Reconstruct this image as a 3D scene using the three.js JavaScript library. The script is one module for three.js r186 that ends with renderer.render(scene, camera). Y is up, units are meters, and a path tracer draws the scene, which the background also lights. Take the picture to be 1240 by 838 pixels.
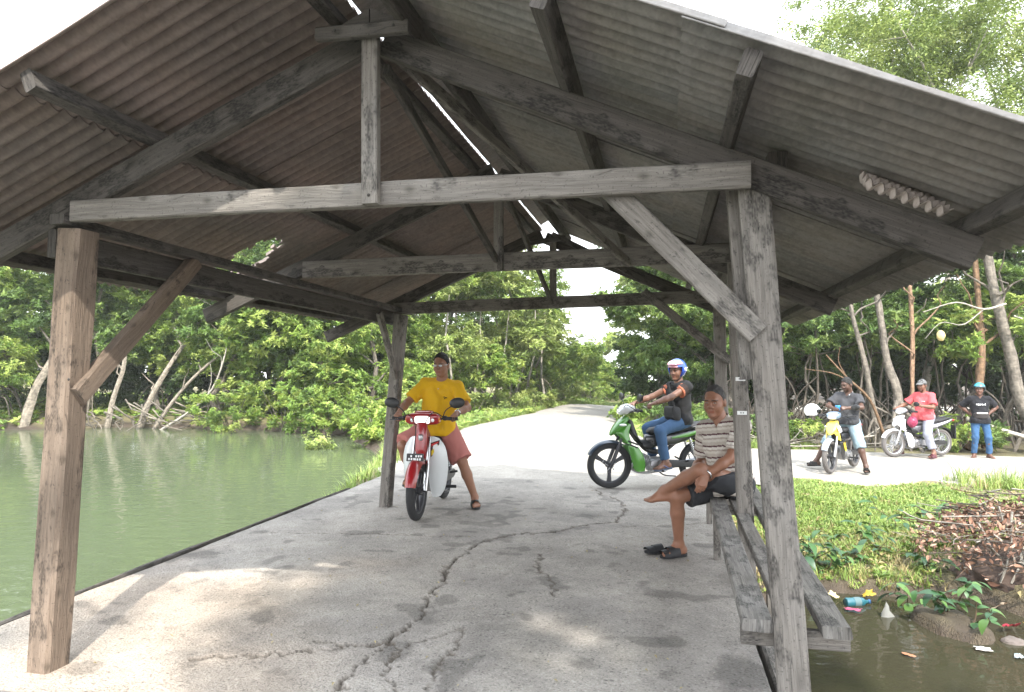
import * as THREE from 'three';
import { mergeGeometries, mergeVertices, toCreasedNormals } from 'three/addons/utils/BufferGeometryUtils.js';

// ---------------------------------------------------------------- camera, sky, sun, exposure
const scene = new THREE.Scene();
const camera = new THREE.PerspectiveCamera(53.57, 1240 / 838, 0.05, 400);
camera.position.set(0, 1.45, 0);
camera.rotation.set(Math.atan(33 / 830), 0, 0);
scene.add(camera);
const renderer = new THREE.WebGLRenderer({ antialias: true });
renderer.setSize(1024, 692);
renderer.toneMapping = THREE.LinearToneMapping;
renderer.toneMappingExposure = 2.15;
renderer.shadowMap.enabled = true;
const SKY = 1.7, SUN = 3.8;
const toSun = new THREE.Vector3(0.22, 1.06, 0.97).normalize();
{
  // a hazy white tropical sky, a little brighter towards the sun
  const w = 256, h = 128, d = new Float32Array(w * h * 4);
  for (let j = 0; j < h; j++) for (let i = 0; i < w; i++) {
    const el = ((j + 0.5) / h - 0.5) * Math.PI, az = ((i + 0.5) / w - 0.5) * 2 * Math.PI;
    const v = new THREE.Vector3(Math.cos(el) * Math.cos(az), Math.sin(el), Math.cos(el) * Math.sin(az));
    const c = Math.max(0, v.dot(toSun));
    const up = Math.max(0, v.y), glow = 0.55 * Math.pow(c, 6) + 0.25 * Math.pow(c, 2);
    const b = SKY * (0.86 + glow);
    const o = 4 * (j * w + i), bl = 0.10 * up;
    d[o] = b * (0.98 - bl * 1.3); d[o + 1] = b * (0.995 - bl * 0.5); d[o + 2] = b * (1.03 + bl * 0.3); d[o + 3] = 1;
  }
  const t = new THREE.DataTexture(d, w, h, THREE.RGBAFormat, THREE.FloatType);
  t.mapping = THREE.EquirectangularReflectionMapping; t.magFilter = THREE.LinearFilter; t.needsUpdate = true;
  scene.background = t; scene.environment = t;
}
scene.fog = new THREE.FogExp2(0xf2f5ee, 0.0010);
const sun = new THREE.DirectionalLight(new THREE.Color(1, 0.95, 0.86), SUN);
sun.position.copy(toSun).multiplyScalar(60).add(new THREE.Vector3(0, 0, -12));
sun.target.position.set(0, 0, -12); scene.add(sun, sun.target);
sun.castShadow = true; sun.shadow.radius = 1.5; sun.shadow.mapSize.set(4096, 4096);
Object.assign(sun.shadow.camera, { left: -35, right: 35, top: 35, bottom: -35, near: 1, far: 160 });

// ---------------------------------------------------------------- helpers
const V = (x, y, z) => new THREE.Vector3(x, y, z);
const lerp = (a, b, t) => a + (b - a) * t, clamp = (x, a = 0, b = 1) => Math.min(b, Math.max(a, x));
const sstep = (a, b, x) => { const t = clamp((x - a) / (b - a)); return t * t * (3 - 2 * t); };
function rng(seed) { let a = seed >>> 0; return () => { a = (a + 0x6D2B79F5) | 0; let t = Math.imul(a ^ (a >>> 15), 1 | a); t = (t + Math.imul(t ^ (t >>> 7), 61 | t)) ^ t; return ((t ^ (t >>> 14)) >>> 0) / 4294967296; }; }
function hash(x, y, z) { let h = (x * 374761393 + y * 668265263 + z * 2147483647) | 0; h = Math.imul(h ^ (h >>> 13), 1274126177); h ^= h >>> 16; return (h >>> 0) / 4294967296; }
function noise3(x, y, z) {
  const i = Math.floor(x), j = Math.floor(y), k = Math.floor(z); x -= i; y -= j; z -= k;
  const u = x * x * (3 - 2 * x), v = y * y * (3 - 2 * y), w = z * z * (3 - 2 * z);
  const L = (a, b, t) => a + (b - a) * t;
  return L(L(L(hash(i, j, k), hash(i + 1, j, k), u), L(hash(i, j + 1, k), hash(i + 1, j + 1, k), u), v),
    L(L(hash(i, j, k + 1), hash(i + 1, j, k + 1), u), L(hash(i, j + 1, k + 1), hash(i + 1, j + 1, k + 1), u), v), w) * 2 - 1;
}
const fbm = (x, y, z = 0, o = 4) => { let s = 0, a = 0.5; for (let i = 0; i < o; i++) { s += a * noise3(x, y, z); x *= 2.03; y *= 2.03; z *= 2.03; a *= 0.5; } return s; };
// tiling 2-d value noise, period p cells
const tn2 = (u, v, nu, nv, s) => tnoise(u * nu, v * nv, nv, s, nu);
function tnoise(x, y, p, s, px = p) {
  const i = Math.floor(x), j = Math.floor(y); x -= i; y -= j;
  const u = x * x * (3 - 2 * x), v = y * y * (3 - 2 * y), m = n => ((n % p) + p) % p, mx = n => ((n % px) + px) % px;
  const a = hash(mx(i), m(j), s), b = hash(mx(i + 1), m(j), s), c = hash(mx(i), m(j + 1), s), d = hash(mx(i + 1), m(j + 1), s);
  return lerp(lerp(a, b, u), lerp(c, d, u), v) * 2 - 1;
}
function tfbm(x, y, p, s, o = 4) { let r = 0, a = 0.5; for (let i = 0; i < o; i++) { r += a * tnoise(x * p, y * p, p, s + i * 7); p *= 2; a *= 0.5; } return r; }
function dataTex(w, h, f, srgb = true) {
  const d = new Uint8Array(w * h * 4), q = v => clamp(v) * 255, g = v => { v = clamp(v); return (v <= 0.0031308 ? 12.92 * v : 1.055 * Math.pow(v, 1 / 2.4) - 0.055) * 255; };
  for (let j = 0; j < h; j++) for (let i = 0; i < w; i++) {
    const c = f((i + 0.5) / w, (j + 0.5) / h, i, j), o = 4 * (j * w + i), k = srgb ? g : q;
    if (typeof c === 'number') d[o] = d[o + 1] = d[o + 2] = k(c); else { d[o] = k(c[0]); d[o + 1] = k(c[1]); d[o + 2] = k(c[2]); }
    d[o + 3] = 255;
  }
  const t = new THREE.DataTexture(d, w, h); t.wrapS = t.wrapT = THREE.RepeatWrapping; t.magFilter = THREE.LinearFilter; t.minFilter = THREE.LinearMipmapLinearFilter; t.generateMipmaps = true;
  if (srgb) t.colorSpace = THREE.SRGBColorSpace; t.needsUpdate = true; return t;
}
const lin = (r, g, b) => new THREE.Color().setRGB(r, g, b);
const mat = (c, o = {}) => new THREE.MeshStandardMaterial({ color: Array.isArray(c) ? lin(...c) : c, roughness: 0.8, side: THREE.DoubleSide, ...o });
const phys = (c, o = {}) => new THREE.MeshPhysicalMaterial({ color: Array.isArray(c) ? lin(...c) : c, roughness: 0.4, side: THREE.DoubleSide, ...o });

const used = {};
function numbered(n) { const k = used[n] || 0; used[n] = k + 1; return k ? n + '_' + String(k).padStart(3, '0') : n; }
function put(name, g, m, parent) {
  if (Array.isArray(g)) g = g.length === 1 ? g[0] : merge(g);
  const o = new THREE.Mesh(g, m); o.name = parent === scene ? numbered(name) : name; o.castShadow = o.receiveShadow = true; parent.add(o); return o;
}
function thing(name, label, category, p = [0, 0, 0], turn = 0, group) {
  const o = new THREE.Group(); o.name = numbered(name); o.position.set(...p); o.rotation.y = turn; o.userData = { label, category }; if (group) o.userData.group = group; scene.add(o); return o;
}
function single(name, g, m, label, category, group) { const o = put(name, g, m, scene); o.userData = { label, category }; if (group) o.userData.group = group; return o; }
function struct(name, g, m) { const o = put(name, g, m, scene); o.userData.kind = 'structure'; return o; }
function sub(name, parent) { const o = new THREE.Group(); o.name = name; parent.add(o); return o; }
function merge(gs) {
  gs = gs.filter(g => g.attributes.position.count);
  const hasC = gs.some(g => g.attributes.color), hasUv = gs.some(g => g.attributes.uv);
  gs = gs.map(g => {
    g = g.index ? g.toNonIndexed() : g; const n = g.attributes.position.count;
    if (hasC && !g.attributes.color) g.setAttribute('color', new THREE.BufferAttribute(new Float32Array(n * 3).fill(1), 3));
    if (hasUv && !g.attributes.uv) g.setAttribute('uv', new THREE.BufferAttribute(new Float32Array(n * 2), 2));
    if (!g.attributes.normal) g.computeVertexNormals();
    for (const k of Object.keys(g.attributes)) if (!['position', 'normal', 'uv', 'color'].includes(k)) g.deleteAttribute(k);
    return g;
  });
  return mergeGeometries(gs);
}
const tr = (g, x, y, z) => g.translate(x, y, z);
function paint(g, c) { const n = g.attributes.position.count, a = new Float32Array(n * 3); for (let i = 0; i < n; i++) { a[3 * i] = c[0]; a[3 * i + 1] = c[1]; a[3 * i + 2] = c[2]; } g.setAttribute('color', new THREE.BufferAttribute(a, 3)); return g; }
function geo(pos, idx, uv) { const g = new THREE.BufferGeometry(); g.setAttribute('position', new THREE.Float32BufferAttribute(pos, 3)); if (uv) g.setAttribute('uv', new THREE.Float32BufferAttribute(uv, 2)); if (idx) g.setIndex(idx); g.computeVertexNormals(); return g; }
// a weathered board from a to b: chamfered section w (across) x h (along up), uneven along its length
let boardSeed = 1;
function board(a, b, w, h, up = V(0, 1, 0), o = {}) {
  a = a.clone ? a : V(...a); b = b.clone ? b : V(...b); if (Array.isArray(up)) up = V(...up);
  const X = b.clone().sub(a), L = X.length(); X.normalize();
  const Z = X.clone().cross(up).normalize(), Y = Z.clone().cross(X).normalize();
  const c = Math.min(o.ch ?? 0.006, w / 4, h / 4), jig = o.jig ?? 0.0025, s = boardSeed++ * 17.3, n = Math.max(2, Math.ceil(L / 0.22));
  const w2 = w / 2, h2 = h / 2, sec = [[w2 - c, -h2], [w2, -h2 + c], [w2, h2 - c], [w2 - c, h2], [-w2 + c, h2], [-w2, h2 - c], [-w2, -h2 + c], [-w2 + c, -h2]];
  const per = []; let acc = 0; for (let k = 0; k < 9; k++) { per.push(acc); const p = sec[k % 8], q = sec[(k + 1) % 8]; acc += Math.hypot(p[0] - q[0], p[1] - q[1]); }
  const ring = i => { const t = i / n, out = []; const e = o.taper ? lerp(1, o.taper, t) : 1; for (let k = 0; k < 8; k++) { const jz = jig * noise3(t * L * 2.2, k * 3.1, s), jy = jig * noise3(t * L * 2.2, k * 3.1 + 50, s); const bow = (o.bow ?? 0.004) * Math.sin(Math.PI * t) * (hash(boardSeed, 3, 7) - 0.5) * 2; out.push([t * L, sec[k][1] * e + jy + bow, sec[k][0] * e + jz]); } return out; };
  const pos = [], uv = [], uo = hash(boardSeed, 1, 2) * 7, vo = hash(boardSeed, 5, 2) * 3;
  const rings = []; for (let i = 0; i <= n; i++) rings.push(ring(i));
  const tri = (p, q, r, pu, qu, ru) => { pos.push(...p, ...q, ...r); uv.push(...pu, ...qu, ...ru); };
  for (let i = 0; i < n; i++) for (let k = 0; k < 8; k++) {
    const k2 = (k + 1) % 8, A = rings[i][k], B = rings[i + 1][k], C = rings[i + 1][k2], D = rings[i][k2], ua = i / n * L + uo, ub = (i + 1) / n * L + uo, va = per[k] + vo, vb = per[k + 1] + vo;
    tri(A, B, C, [ua, va], [ub, va], [ub, vb]); tri(A, C, D, [ua, va], [ub, vb], [ua, vb]);
  }
  for (const e of [0, n]) for (let k = 1; k < 7; k++) { const R = rings[e], q = p => [p[1] * 0.7 + uo, p[2] * 3 + vo]; if (e) tri(R[0], R[k], R[k + 1], q(R[0]), q(R[k]), q(R[k + 1])); else tri(R[0], R[k + 1], R[k], q(R[0]), q(R[k + 1]), q(R[k])); }
  const g = geo(pos, null, uv);
  g.applyMatrix4(new THREE.Matrix4().makeBasis(X, Y, Z).setPosition(a)); return g;
}
// tube through points with radius function
function tube(pts, r, seg = 6, o = {}) {
  pts = pts.map(p => p.clone ? p : V(...p)); const n = pts.length, pos = [], idx = [], uv = [], rf = typeof r === 'function' ? r : () => r;
  let N = null, len = 0;
  for (let i = 0; i < n; i++) {
    const T = pts[Math.min(n - 1, i + 1)].clone().sub(pts[Math.max(0, i - 1)]).normalize();
    if (!N) { N = Math.abs(T.y) < 0.9 ? V(0, 1, 0) : V(1, 0, 0); } N = N.clone().addScaledVector(T, -N.dot(T)).normalize();
    const B = T.clone().cross(N); if (i) len += pts[i].distanceTo(pts[i - 1]);
    const R = rf(i / (n - 1));
    for (let k = 0; k <= seg; k++) { const a = k / seg * 2 * Math.PI, rr = R * (o.lump ? 1 + o.lump * noise3(pts[i].x * 5 + Math.cos(a), pts[i].y * 3, pts[i].z * 5 + Math.sin(a)) : 1); const p = pts[i].clone().addScaledVector(N, Math.cos(a) * rr).addScaledVector(B, Math.sin(a) * rr); pos.push(p.x, p.y, p.z); uv.push(len, k / seg * (o.vs ?? 0.5)); }
  }
  const m = seg + 1;
  for (let i = 0; i < n - 1; i++) for (let k = 0; k < seg; k++) { const a = i * m + k; idx.push(a, a + 1, a + m, a + 1, a + m + 1, a + m); }
  if (o.cap !== false) for (const [i, f] of [[0, 1], [n - 1, 0]]) { const c = pos.length / 3; pos.push(pts[i].x, pts[i].y, pts[i].z); uv.push(0, 0); for (let k = 0; k < seg; k++) { const a = i * m + k; f ? idx.push(c, a + 1, a) : idx.push(c, a, a + 1); } }
  return geo(pos, idx, uv);
}
const rod = (a, b, r, seg = 8) => tube([a, b], r, seg);
function curve(pts, n = 12) { return new THREE.CatmullRomCurve3(pts.map(p => p.clone ? p : V(...p)), false, 'centripetal').getPoints(n); }
// loft through superellipse rings {c, a (half axis), b (half axis), n}
function loft(rings, seg = 20, caps = true) {
  const pos = [], idx = [], uv = [];
  rings.forEach((r, i) => { for (let k = 0; k <= seg; k++) { const t = k / seg * 2 * Math.PI, c = Math.cos(t), s = Math.sin(t), e = 2 / (r.n || 2), x = Math.sign(c) * Math.pow(Math.abs(c), e), y = Math.sign(s) * Math.pow(Math.abs(s), e); pos.push(r.c[0] + r.a[0] * x + r.b[0] * y, r.c[1] + r.a[1] * x + r.b[1] * y, r.c[2] + r.a[2] * x + r.b[2] * y); uv.push(k / seg, i / (rings.length - 1)); } });
  const m = seg + 1;
  for (let i = 0; i < rings.length - 1; i++) for (let k = 0; k < seg; k++) { const a = i * m + k; idx.push(a, a + m, a + 1, a + 1, a + m, a + m + 1); }
  if (caps) for (const [i, f] of [[0, 0], [rings.length - 1, 1]]) { const c = pos.length / 3; pos.push(...rings[i].c); uv.push(0.5, 0.5); for (let k = 0; k < seg; k++) { const a = i * m + k; f ? idx.push(c, a + 1, a) : idx.push(c, a, a + 1); } }
  let g = geo(pos, idx, uv); return g;
}
const box = (x0, y0, z0, x1, y1, z1, c = 0.008) => { const g = board([x0, (y0 + y1) / 2, (z0 + z1) / 2], [x1, (y0 + y1) / 2, (z0 + z1) / 2], z1 - z0, y1 - y0, V(0, 1, 0), { ch: c, jig: 0, bow: 0 }); return g; };

// ---------------------------------------------------------------- textures
const knots = [...Array(4)].map((_, i) => [hash(i, 3, 1), hash(i, 9, 2), 0.012 + 0.014 * hash(i, 5, 5)]);
const knotAt = (u, v) => { let k = 0; for (const [a, b, r] of knots) { let du = Math.abs(u - a), dv = Math.abs(v - b); du = Math.min(du, 1 - du); dv = Math.min(dv, 1 - dv) * 0.46; k = Math.max(k, clamp(1.4 - Math.hypot(du * 0.7, dv) / r)); } return k; };
const splitAt = (u, v) => Math.pow(clamp(1 - Math.abs(tn2(u, v, 3, 30, 31)) * 14), 2) * clamp(tfbm(u, v, 5, 41, 2) * 4);
const woodTex = dataTex(1024, 1024, (u, v) => {
  // grain runs along u (1 m per repeat): weathered wood with grain lines, splits, mould blotches, specks, scratches and knots
  const vv = v + 0.012 * tn2(u, v, 5, 6, 77), g1 = tn2(u, vv, 12, 110, 3), g2 = tn2(u, vv, 34, 300, 5), g3 = tn2(u, vv, 5, 40, 6), big = tfbm(u, v, 3, 12, 4);
  let b = 0.66 + 0.10 * g1 + 0.07 * g2 + 0.10 * g3 + 0.22 * big;
  const mould = clamp((0.55 * tfbm(u, v, 13, 22, 5) + 0.45 * tfbm(u, v, 4, 52, 4) - 0.02) * 6); b *= 1 - 0.62 * mould * (0.7 + 0.5 * tn2(u, v, 90, 90, 8));
  const sp = tn2(u, v, 150, 80, 15); if (sp > 0.62) b *= 1 - (sp - 0.62) * 1.5;
  const scr = tn2(u, v, 14, 210, 63); if (scr > 0.84 && tfbm(u, v, 6, 64, 2) > 0.05) b = lerp(b, 1.0, 0.55);
  b *= 1 - 0.65 * splitAt(u, v); const k = knotAt(u, v); b *= 1 - 0.38 * k;
  return [b, b * (0.965 + 0.03 * big), b * (0.925 + 0.06 * big - 0.03 * k)];
});
const woodBump = dataTex(1024, 1024, (u, v) => { const vv = v + 0.012 * tn2(u, v, 5, 6, 77); return 0.55 + 0.16 * tn2(u, vv, 12, 110, 3) + 0.16 * tn2(u, vv, 34, 300, 5) - 0.5 * splitAt(u, v) - 0.2 * knotAt(u, v); }, false);
for (const t of [woodTex, woodBump]) t.repeat.set(1, 2.2);
const wood = (c, o = {}) => mat(c, { map: woodTex, bumpMap: woodBump, bumpScale: 0.004, roughness: 0.9, ...o });
const sheetTex = dataTex(1024, 1024, (u, v) => {
  const big = tfbm(u, v, 4, 71, 5), fine = tnoise(u * 300, v * 300, 300, 5) * 0.5 + tnoise(u * 120, v * 120, 120, 8) * 0.5, st = tn2(u, v, 6, 110, 77), st2 = tfbm(u, v, 7, 9, 4);
  let b = 0.74 + 0.20 * big + 0.14 * fine + 0.10 * st; const lich = clamp((tfbm(u, v, 31, 91, 4) - 0.16) * 4); b = lerp(b, 0.5, lich * 0.35);
  const w = clamp((tfbm(u, v, 60, 17, 3) - 0.2) * 6); b = lerp(b, 1.0, 0.35 * w);
  return [b * (1.02 + 0.06 * st2), b * 0.985, b * (0.95 - 0.05 * st2)];
});
const grainBump = dataTex(512, 512, (u, v) => 0.5 + 0.3 * tnoise(u * 128, v * 128, 128, 2) + 0.2 * tnoise(u * 40, v * 40, 40, 9), false);
const barkTex = dataTex(512, 512, (u, v) => { const s = tn2(u, v, 10, 40, 3), f = tfbm(u, v, 20, 9, 3), ring = tn2(u, v, 60, 4, 12), b = 0.66 + 0.2 * s + 0.35 * f + 0.12 * ring; return [b, b * 0.95, b * 0.88]; });
const barkBump = dataTex(256, 256, (u, v) => 0.5 + 0.25 * tn2(u, v, 10, 40, 3) + 0.3 * tfbm(u, v, 20, 9, 3), false);
// ---------------------------------------------------------------- ground plan
// shelter frame: u across, v along the axis away from the road end; SH maps (u, y, v) to the world
const SA = 0.2193, SO = V(-2.291, 0, -3.444), SU = V(Math.cos(SA), 0, Math.sin(SA)), SV = V(Math.sin(SA), 0, -Math.cos(SA));
const W = (u, y, v) => SO.clone().addScaledVector(SU, u).addScaledVector(SV, v).setY(y);
const toUV = (x, z) => { const dx = x - SO.x, dz = z - SO.z; return [dx * SU.x + dz * SU.z, dx * SV.x + dz * SV.z]; };
const SHELTER = { position: SO, turn: -SA };
const DU0 = -0.74, DU1 = 3.45;
const shore = [[-3.0, 12], [-2.75, -4], [-2.2, -9.4], [-2.35, -12.5], [-2.9, -15.5], [-3.9, -18.5], [-4.6, -21], [-8, -22.6], [-11, -23.6], [-14.4, -24.2], [-16.3, -22.8], [-24, -23.5], [-60, -24], [-60, 12]];
function inPoly(x, z, P) { let c = false; for (let i = 0, j = P.length - 1; i < P.length; j = i++) { const [a, b] = P[i], [d, e] = P[j]; if ((b > z) !== (e > z) && x < (d - a) * (z - b) / (e - b) + a) c = !c; } return c; }
function segDist(x, z, a, b) { const dx = b[0] - a[0], dz = b[1] - a[1], t = clamp(((x - a[0]) * dx + (z - a[1]) * dz) / (dx * dx + dz * dz || 1e-9)); return Math.hypot(x - a[0] - dx * t, z - a[1] - dz * t); }
function polyDist(x, z, P) { let d = 1e9; for (let i = 0; i < P.length - 1; i++) d = Math.min(d, segDist(x, z, P[i], P[i + 1])); return d; }
const roadY = x => -0.30 * sstep(2.5, 6, x) - 0.02 * Math.max(0, Math.min(x, 20) - 6);
const WATER_Y = -0.42, DITCH_Y = -0.64;
function landY(x, z) {
  let y = roadY(x) - (x > 3.4 && z > -13 ? 0.048 : 0.07);
  const n = 0.05 * fbm(x * 0.7, z * 0.7, 3, 3);
  const sd = (inPoly(x, z, shore) ? -1 : 1) * polyDist(x, z, shore.slice(0, 13));
  const [u, v] = toUV(x, z);
  if (u > DU0 - 0.25 && u < DU1 - 0.25 && v > -8 && v < 5.9) return -0.75;
  // land left of the road dips to the lagoon
  const lag = sstep(0.5, -1.6, sd + n * 6);
  let yy = lerp(y, -1.3, lag);
  if (u > DU1 - 0.4 && z > -11.6) {
    const t = sstep(-11.2, -6.8, z), wob = 0.5 * fbm(x * 0.8, 7, 1, 2);
    let b = lerp(y - 0.02, -0.52, t) + 0.04 * fbm(x * 2, z * 2, 9, 3);
    // ditch
    const di = sstep(-6.75, -6.0, z + wob * 0.5); b = lerp(b, -1.0, di);
    const e = u - DU1, near = (1 - sstep(0.0, 0.62 + wob * 0.3, e)); b = lerp(b, -0.10 + 0.05 * fbm(x * 9, z * 9, 2, 3), near * sstep(-9, -7.6, z));
    // a tongue of mud and the far bank under the brush heap
    const hump = Math.exp(-((x - 3.62) ** 2 / 0.10 + (z + 5.75) ** 2 / 0.22)); b = Math.max(b, lerp(b, -0.585 + 0.10 * fbm(x * 6, z * 6, 4, 4), sstep(0.25, 0.6, hump)));
    const heap = sstep(4.0, 4.7, x + 0.25 * fbm(z * 1.3, 3, 3, 2)) * sstep(-4.6, -5.6, z); b = lerp(b, Math.max(b, -0.42 + 0.07 * fbm(x * 3, z * 3, 4, 3)), heap);
    yy = u > DU1 - 0.4 && sd > 0 ? lerp(yy, b, sstep(DU1 - 0.4, DU1 - 0.05, u)) : yy;
  }
  // land swells a little behind the roads, flat far away
  return yy + n * (0.6 + 0.4 * sstep(1, 6, sd));
}
// roads
const mainL = [[-1.95, -8.9], [-1.9, -12.6], [-1.3, -18.9], [0.5, -25.2], [2.7, -33.0], [7, -38.5], [14, -41], [30, -42]];
const mainR = [[2.5, -8.5], [3.3, -12.4], [3.05, -18.0], [3.7, -24.4], [5.4, -31.2], [8.6, -35.8], [15, -38], [30, -39]];
const brN = [[0.5, -8.6], [2.45, -8.75], [4.3, -10.7], [7.9, -11.4], [14, -11.8], [32, -12.3]];
const brF = [[0.5, -16.0], [3.2, -16.3], [6.5, -16.5], [11.7, -15.8], [18, -16.0], [32, -16.6]];
function ribbon(L, R, n, m, dy) {
  const cl = p => curve(p.map(q => V(q[0], 0, q[1])), n), A = cl(L), B = cl(R), pos = [], uv = [], idx = [], col = [];
  for (let i = 0; i <= n; i++) for (let k = 0; k <= m; k++) {
    const t = k / m, e = (k === 0 || k === m) ? 0.10 * fbm(i * 1.7, k * 9, 5, 2) : 0, x = lerp(A[i].x, B[i].x, t + e), z = lerp(A[i].z, B[i].z, t + e);
    let y = roadY(x) + dy + 0.012 * fbm(x * 0.9, z * 0.9, 1, 2); if (k === 0 || k === m) y -= 0.055;
    pos.push(x, y, z); uv.push(x, z); const c = 1 + 0.16 * fbm(x * 0.6, z * 0.6, 8, 3) + 0.10 * fbm(x * 3, z * 3, 2, 2); col.push(c, c * 0.985, c * 0.955);
  }
  for (let i = 0; i < n; i++) for (let k = 0; k < m; k++) { const a = i * (m + 1) + k; idx.push(a, a + m + 1, a + 1, a + 1, a + m + 1, a + m + 2); }
  const g = geo(pos, idx, uv); g.setAttribute('color', new THREE.Float32BufferAttribute(col, 3)); if (g.attributes.normal.getY(5) < 0) { for (let i = 0; i < idx.length; i += 3) { const t = idx[i]; idx[i] = idx[i + 1]; idx[i + 1] = t; } g.setIndex(idx); g.computeVertexNormals(); } return g;
}
const concTex = dataTex(1024, 1024, (u, v) => {
  const sp = tnoise(u * 360, v * 360, 360, 1), sp2 = tnoise(u * 170, v * 170, 170, 2), md = tfbm(u, v, 24, 3, 3), bg = tfbm(u, v, 5, 4, 3);
  let b = 0.76 + 0.13 * md + 0.10 * bg + 0.10 * sp; if (sp2 > 0.42) b += (sp2 - 0.42) * 0.55; if (sp2 < -0.45) b -= (-0.45 - sp2) * 0.8; if (sp > 0.82) b += 0.2;
  return [b * 1.01, b * 0.985, b * 0.95];
});
const concBump = dataTex(1024, 1024, (u, v) => 0.5 + 0.22 * tnoise(u * 360, v * 360, 360, 1) + 0.28 * tnoise(u * 170, v * 170, 170, 2) + 0.2 * tfbm(u, v, 24, 3, 3), false);
for (const t of [concTex, concBump]) t.repeat.set(0.62, 0.62);
const concM = mat([0.41, 0.39, 0.365], { map: concTex, bumpMap: concBump, bumpScale: 0.007, vertexColors: true, roughness: 0.88 });

// terrain sheet: fine near the shelter, coarse to the horizon
{
  const axis = (lo, a, b, hi, fine, n) => { const r = []; const m = 20; for (let i = 0; i < m; i++) r.push(lerp(lo, a, 1 - Math.pow(1 - i / m, 2.2))); for (let i = 0; i <= n; i++) r.push(lerp(a, b, i / n)); for (let i = 1; i <= m; i++) r.push(lerp(b, hi, Math.pow(i / m, 2.2))); return r; };
  const xs = axis(-160, -9, 14, 160, 0, 250), zs = axis(-180, -28, 3, 60, 0, 340), pos = [], uv = [], idx = [], col = [];
  const mudC = [0.10, 0.075, 0.055], soilC = [0.27, 0.225, 0.12], litC = [0.22, 0.21, 0.09], sandC = [0.34, 0.25, 0.19];
  for (const z of zs) for (const x of xs) {
    const y = landY(x, z); pos.push(x, y, z); uv.push(x, z);
    const wet = x < 1 ? sstep(-0.14, -0.30, y) : sstep(-0.40, -0.62, y), n = fbm(x * 1.3, z * 1.3, 2, 4), [u] = toUV(x, z);
    let c = soilC.map((s, i) => lerp(s, litC[i], clamp(0.5 + n)));
    if (x > 3 && z > -11.8) { const s = Math.max(clamp(sstep(-9.4, -10.3, z + n) * sstep(6.0, 7.4, x + n * 2)), clamp((fbm(x * 0.9, z * 0.9, 5, 3) - 0.12) * 2.6) * sstep(-7.5, -9, z) * 0.5); c = c.map((q, i) => lerp(q, sandC[i], s)); }
    c = c.map((q, i) => lerp(q, mudC[i], Math.max(wet, (u > DU1 && u < DU1 + 0.9 && z > -7) ? 1 : 0)));
    const k = 1 + 0.5 * fbm(x * 6, z * 6, 1, 3); col.push(...c.map(q => q * k));
  }
  const m = xs.length; for (let j = 0; j < zs.length - 1; j++) for (let i = 0; i < m - 1; i++) { const a = j * m + i; idx.push(a, a + m, a + 1, a + 1, a + m, a + m + 1); }
  const g = geo(pos, idx, uv); g.setAttribute('color', new THREE.Float32BufferAttribute(col, 3));
  const t1 = concBump.clone(); t1.repeat.set(0.9, 0.9);
  struct('ground', g, mat([1, 1, 1], { vertexColors: true, bumpMap: t1, bumpScale: 0.03, roughness: 0.95 }));
}
struct('main_road', ribbon(mainL, mainR, 60, 10, -0.004), concM);
struct('branch_road', ribbon(brN, brF, 50, 12, -0.012), concM);
// cracked concrete deck under the shelter
const cracks = [
  [0.011, [1.48, 0.04], [1.49, 0.07], [1.50, 0.26], [1.49, 0.46], [1.52, 0.71], [1.55, 1.03], [1.50, 1.34], [1.48, 1.74], [1.37, 2.11], [1.40, 2.53], [1.41, 2.78], [1.46, 2.97], [1.71, 3.28], [1.97, 3.40], [2.24, 3.78], [2.50, 3.91], [2.55, 4.49], [2.47, 5.10], [2.22, 5.49], [2.03, 6.07]],
  [0.006, [1.11, 0.59], [1.38, 0.58], [1.44, 0.61], [1.52, 0.71]],
  [0.006, [1.52, 0.71], [1.61, 0.59], [1.64, 0.37], [1.73, 0.20], [1.76, 0.07]],
  [0.005, [1.61, 0.59], [1.74, 0.78], [1.83, 0.94], [1.88, 0.90], [1.91, 0.74], [1.89, 0.55], [1.87, 0.30], [1.92, 0.12]],
  [0.006, [2.01, 2.67], [2.05, 2.18], [2.21, 1.90], [2.29, 1.63]],
  [0.004, [-0.60, 2.80], [0.54, 2.98], [1.33, 3.06]], [0.004, [2.51, 3.73], [2.93, 3.86], [3.40, 4.07]],
  [0.005, [0.61, 0.25], [0.95, 0.38], [1.32, 0.55]], [0.0012, [1.37, 2.11], [1.57, 1.86], [1.57, 2.30], [1.64, 2.51], [1.76, 2.64]],
  [0.0012, [1.46, 2.97], [1.71, 2.63], [1.86, 2.13], [1.87, 1.77]], [0.0012, [2.29, 1.63], [2.20, 1.38], [2.05, 1.16], [1.91, 1.16]],
  [0.0012, [2.24, 3.78], [2.37, 3.36], [2.26, 2.97], [2.01, 2.67]], [0.0012, [3.02, 2.18], [2.99, 1.81], [3.01, 1.42]]];
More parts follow.
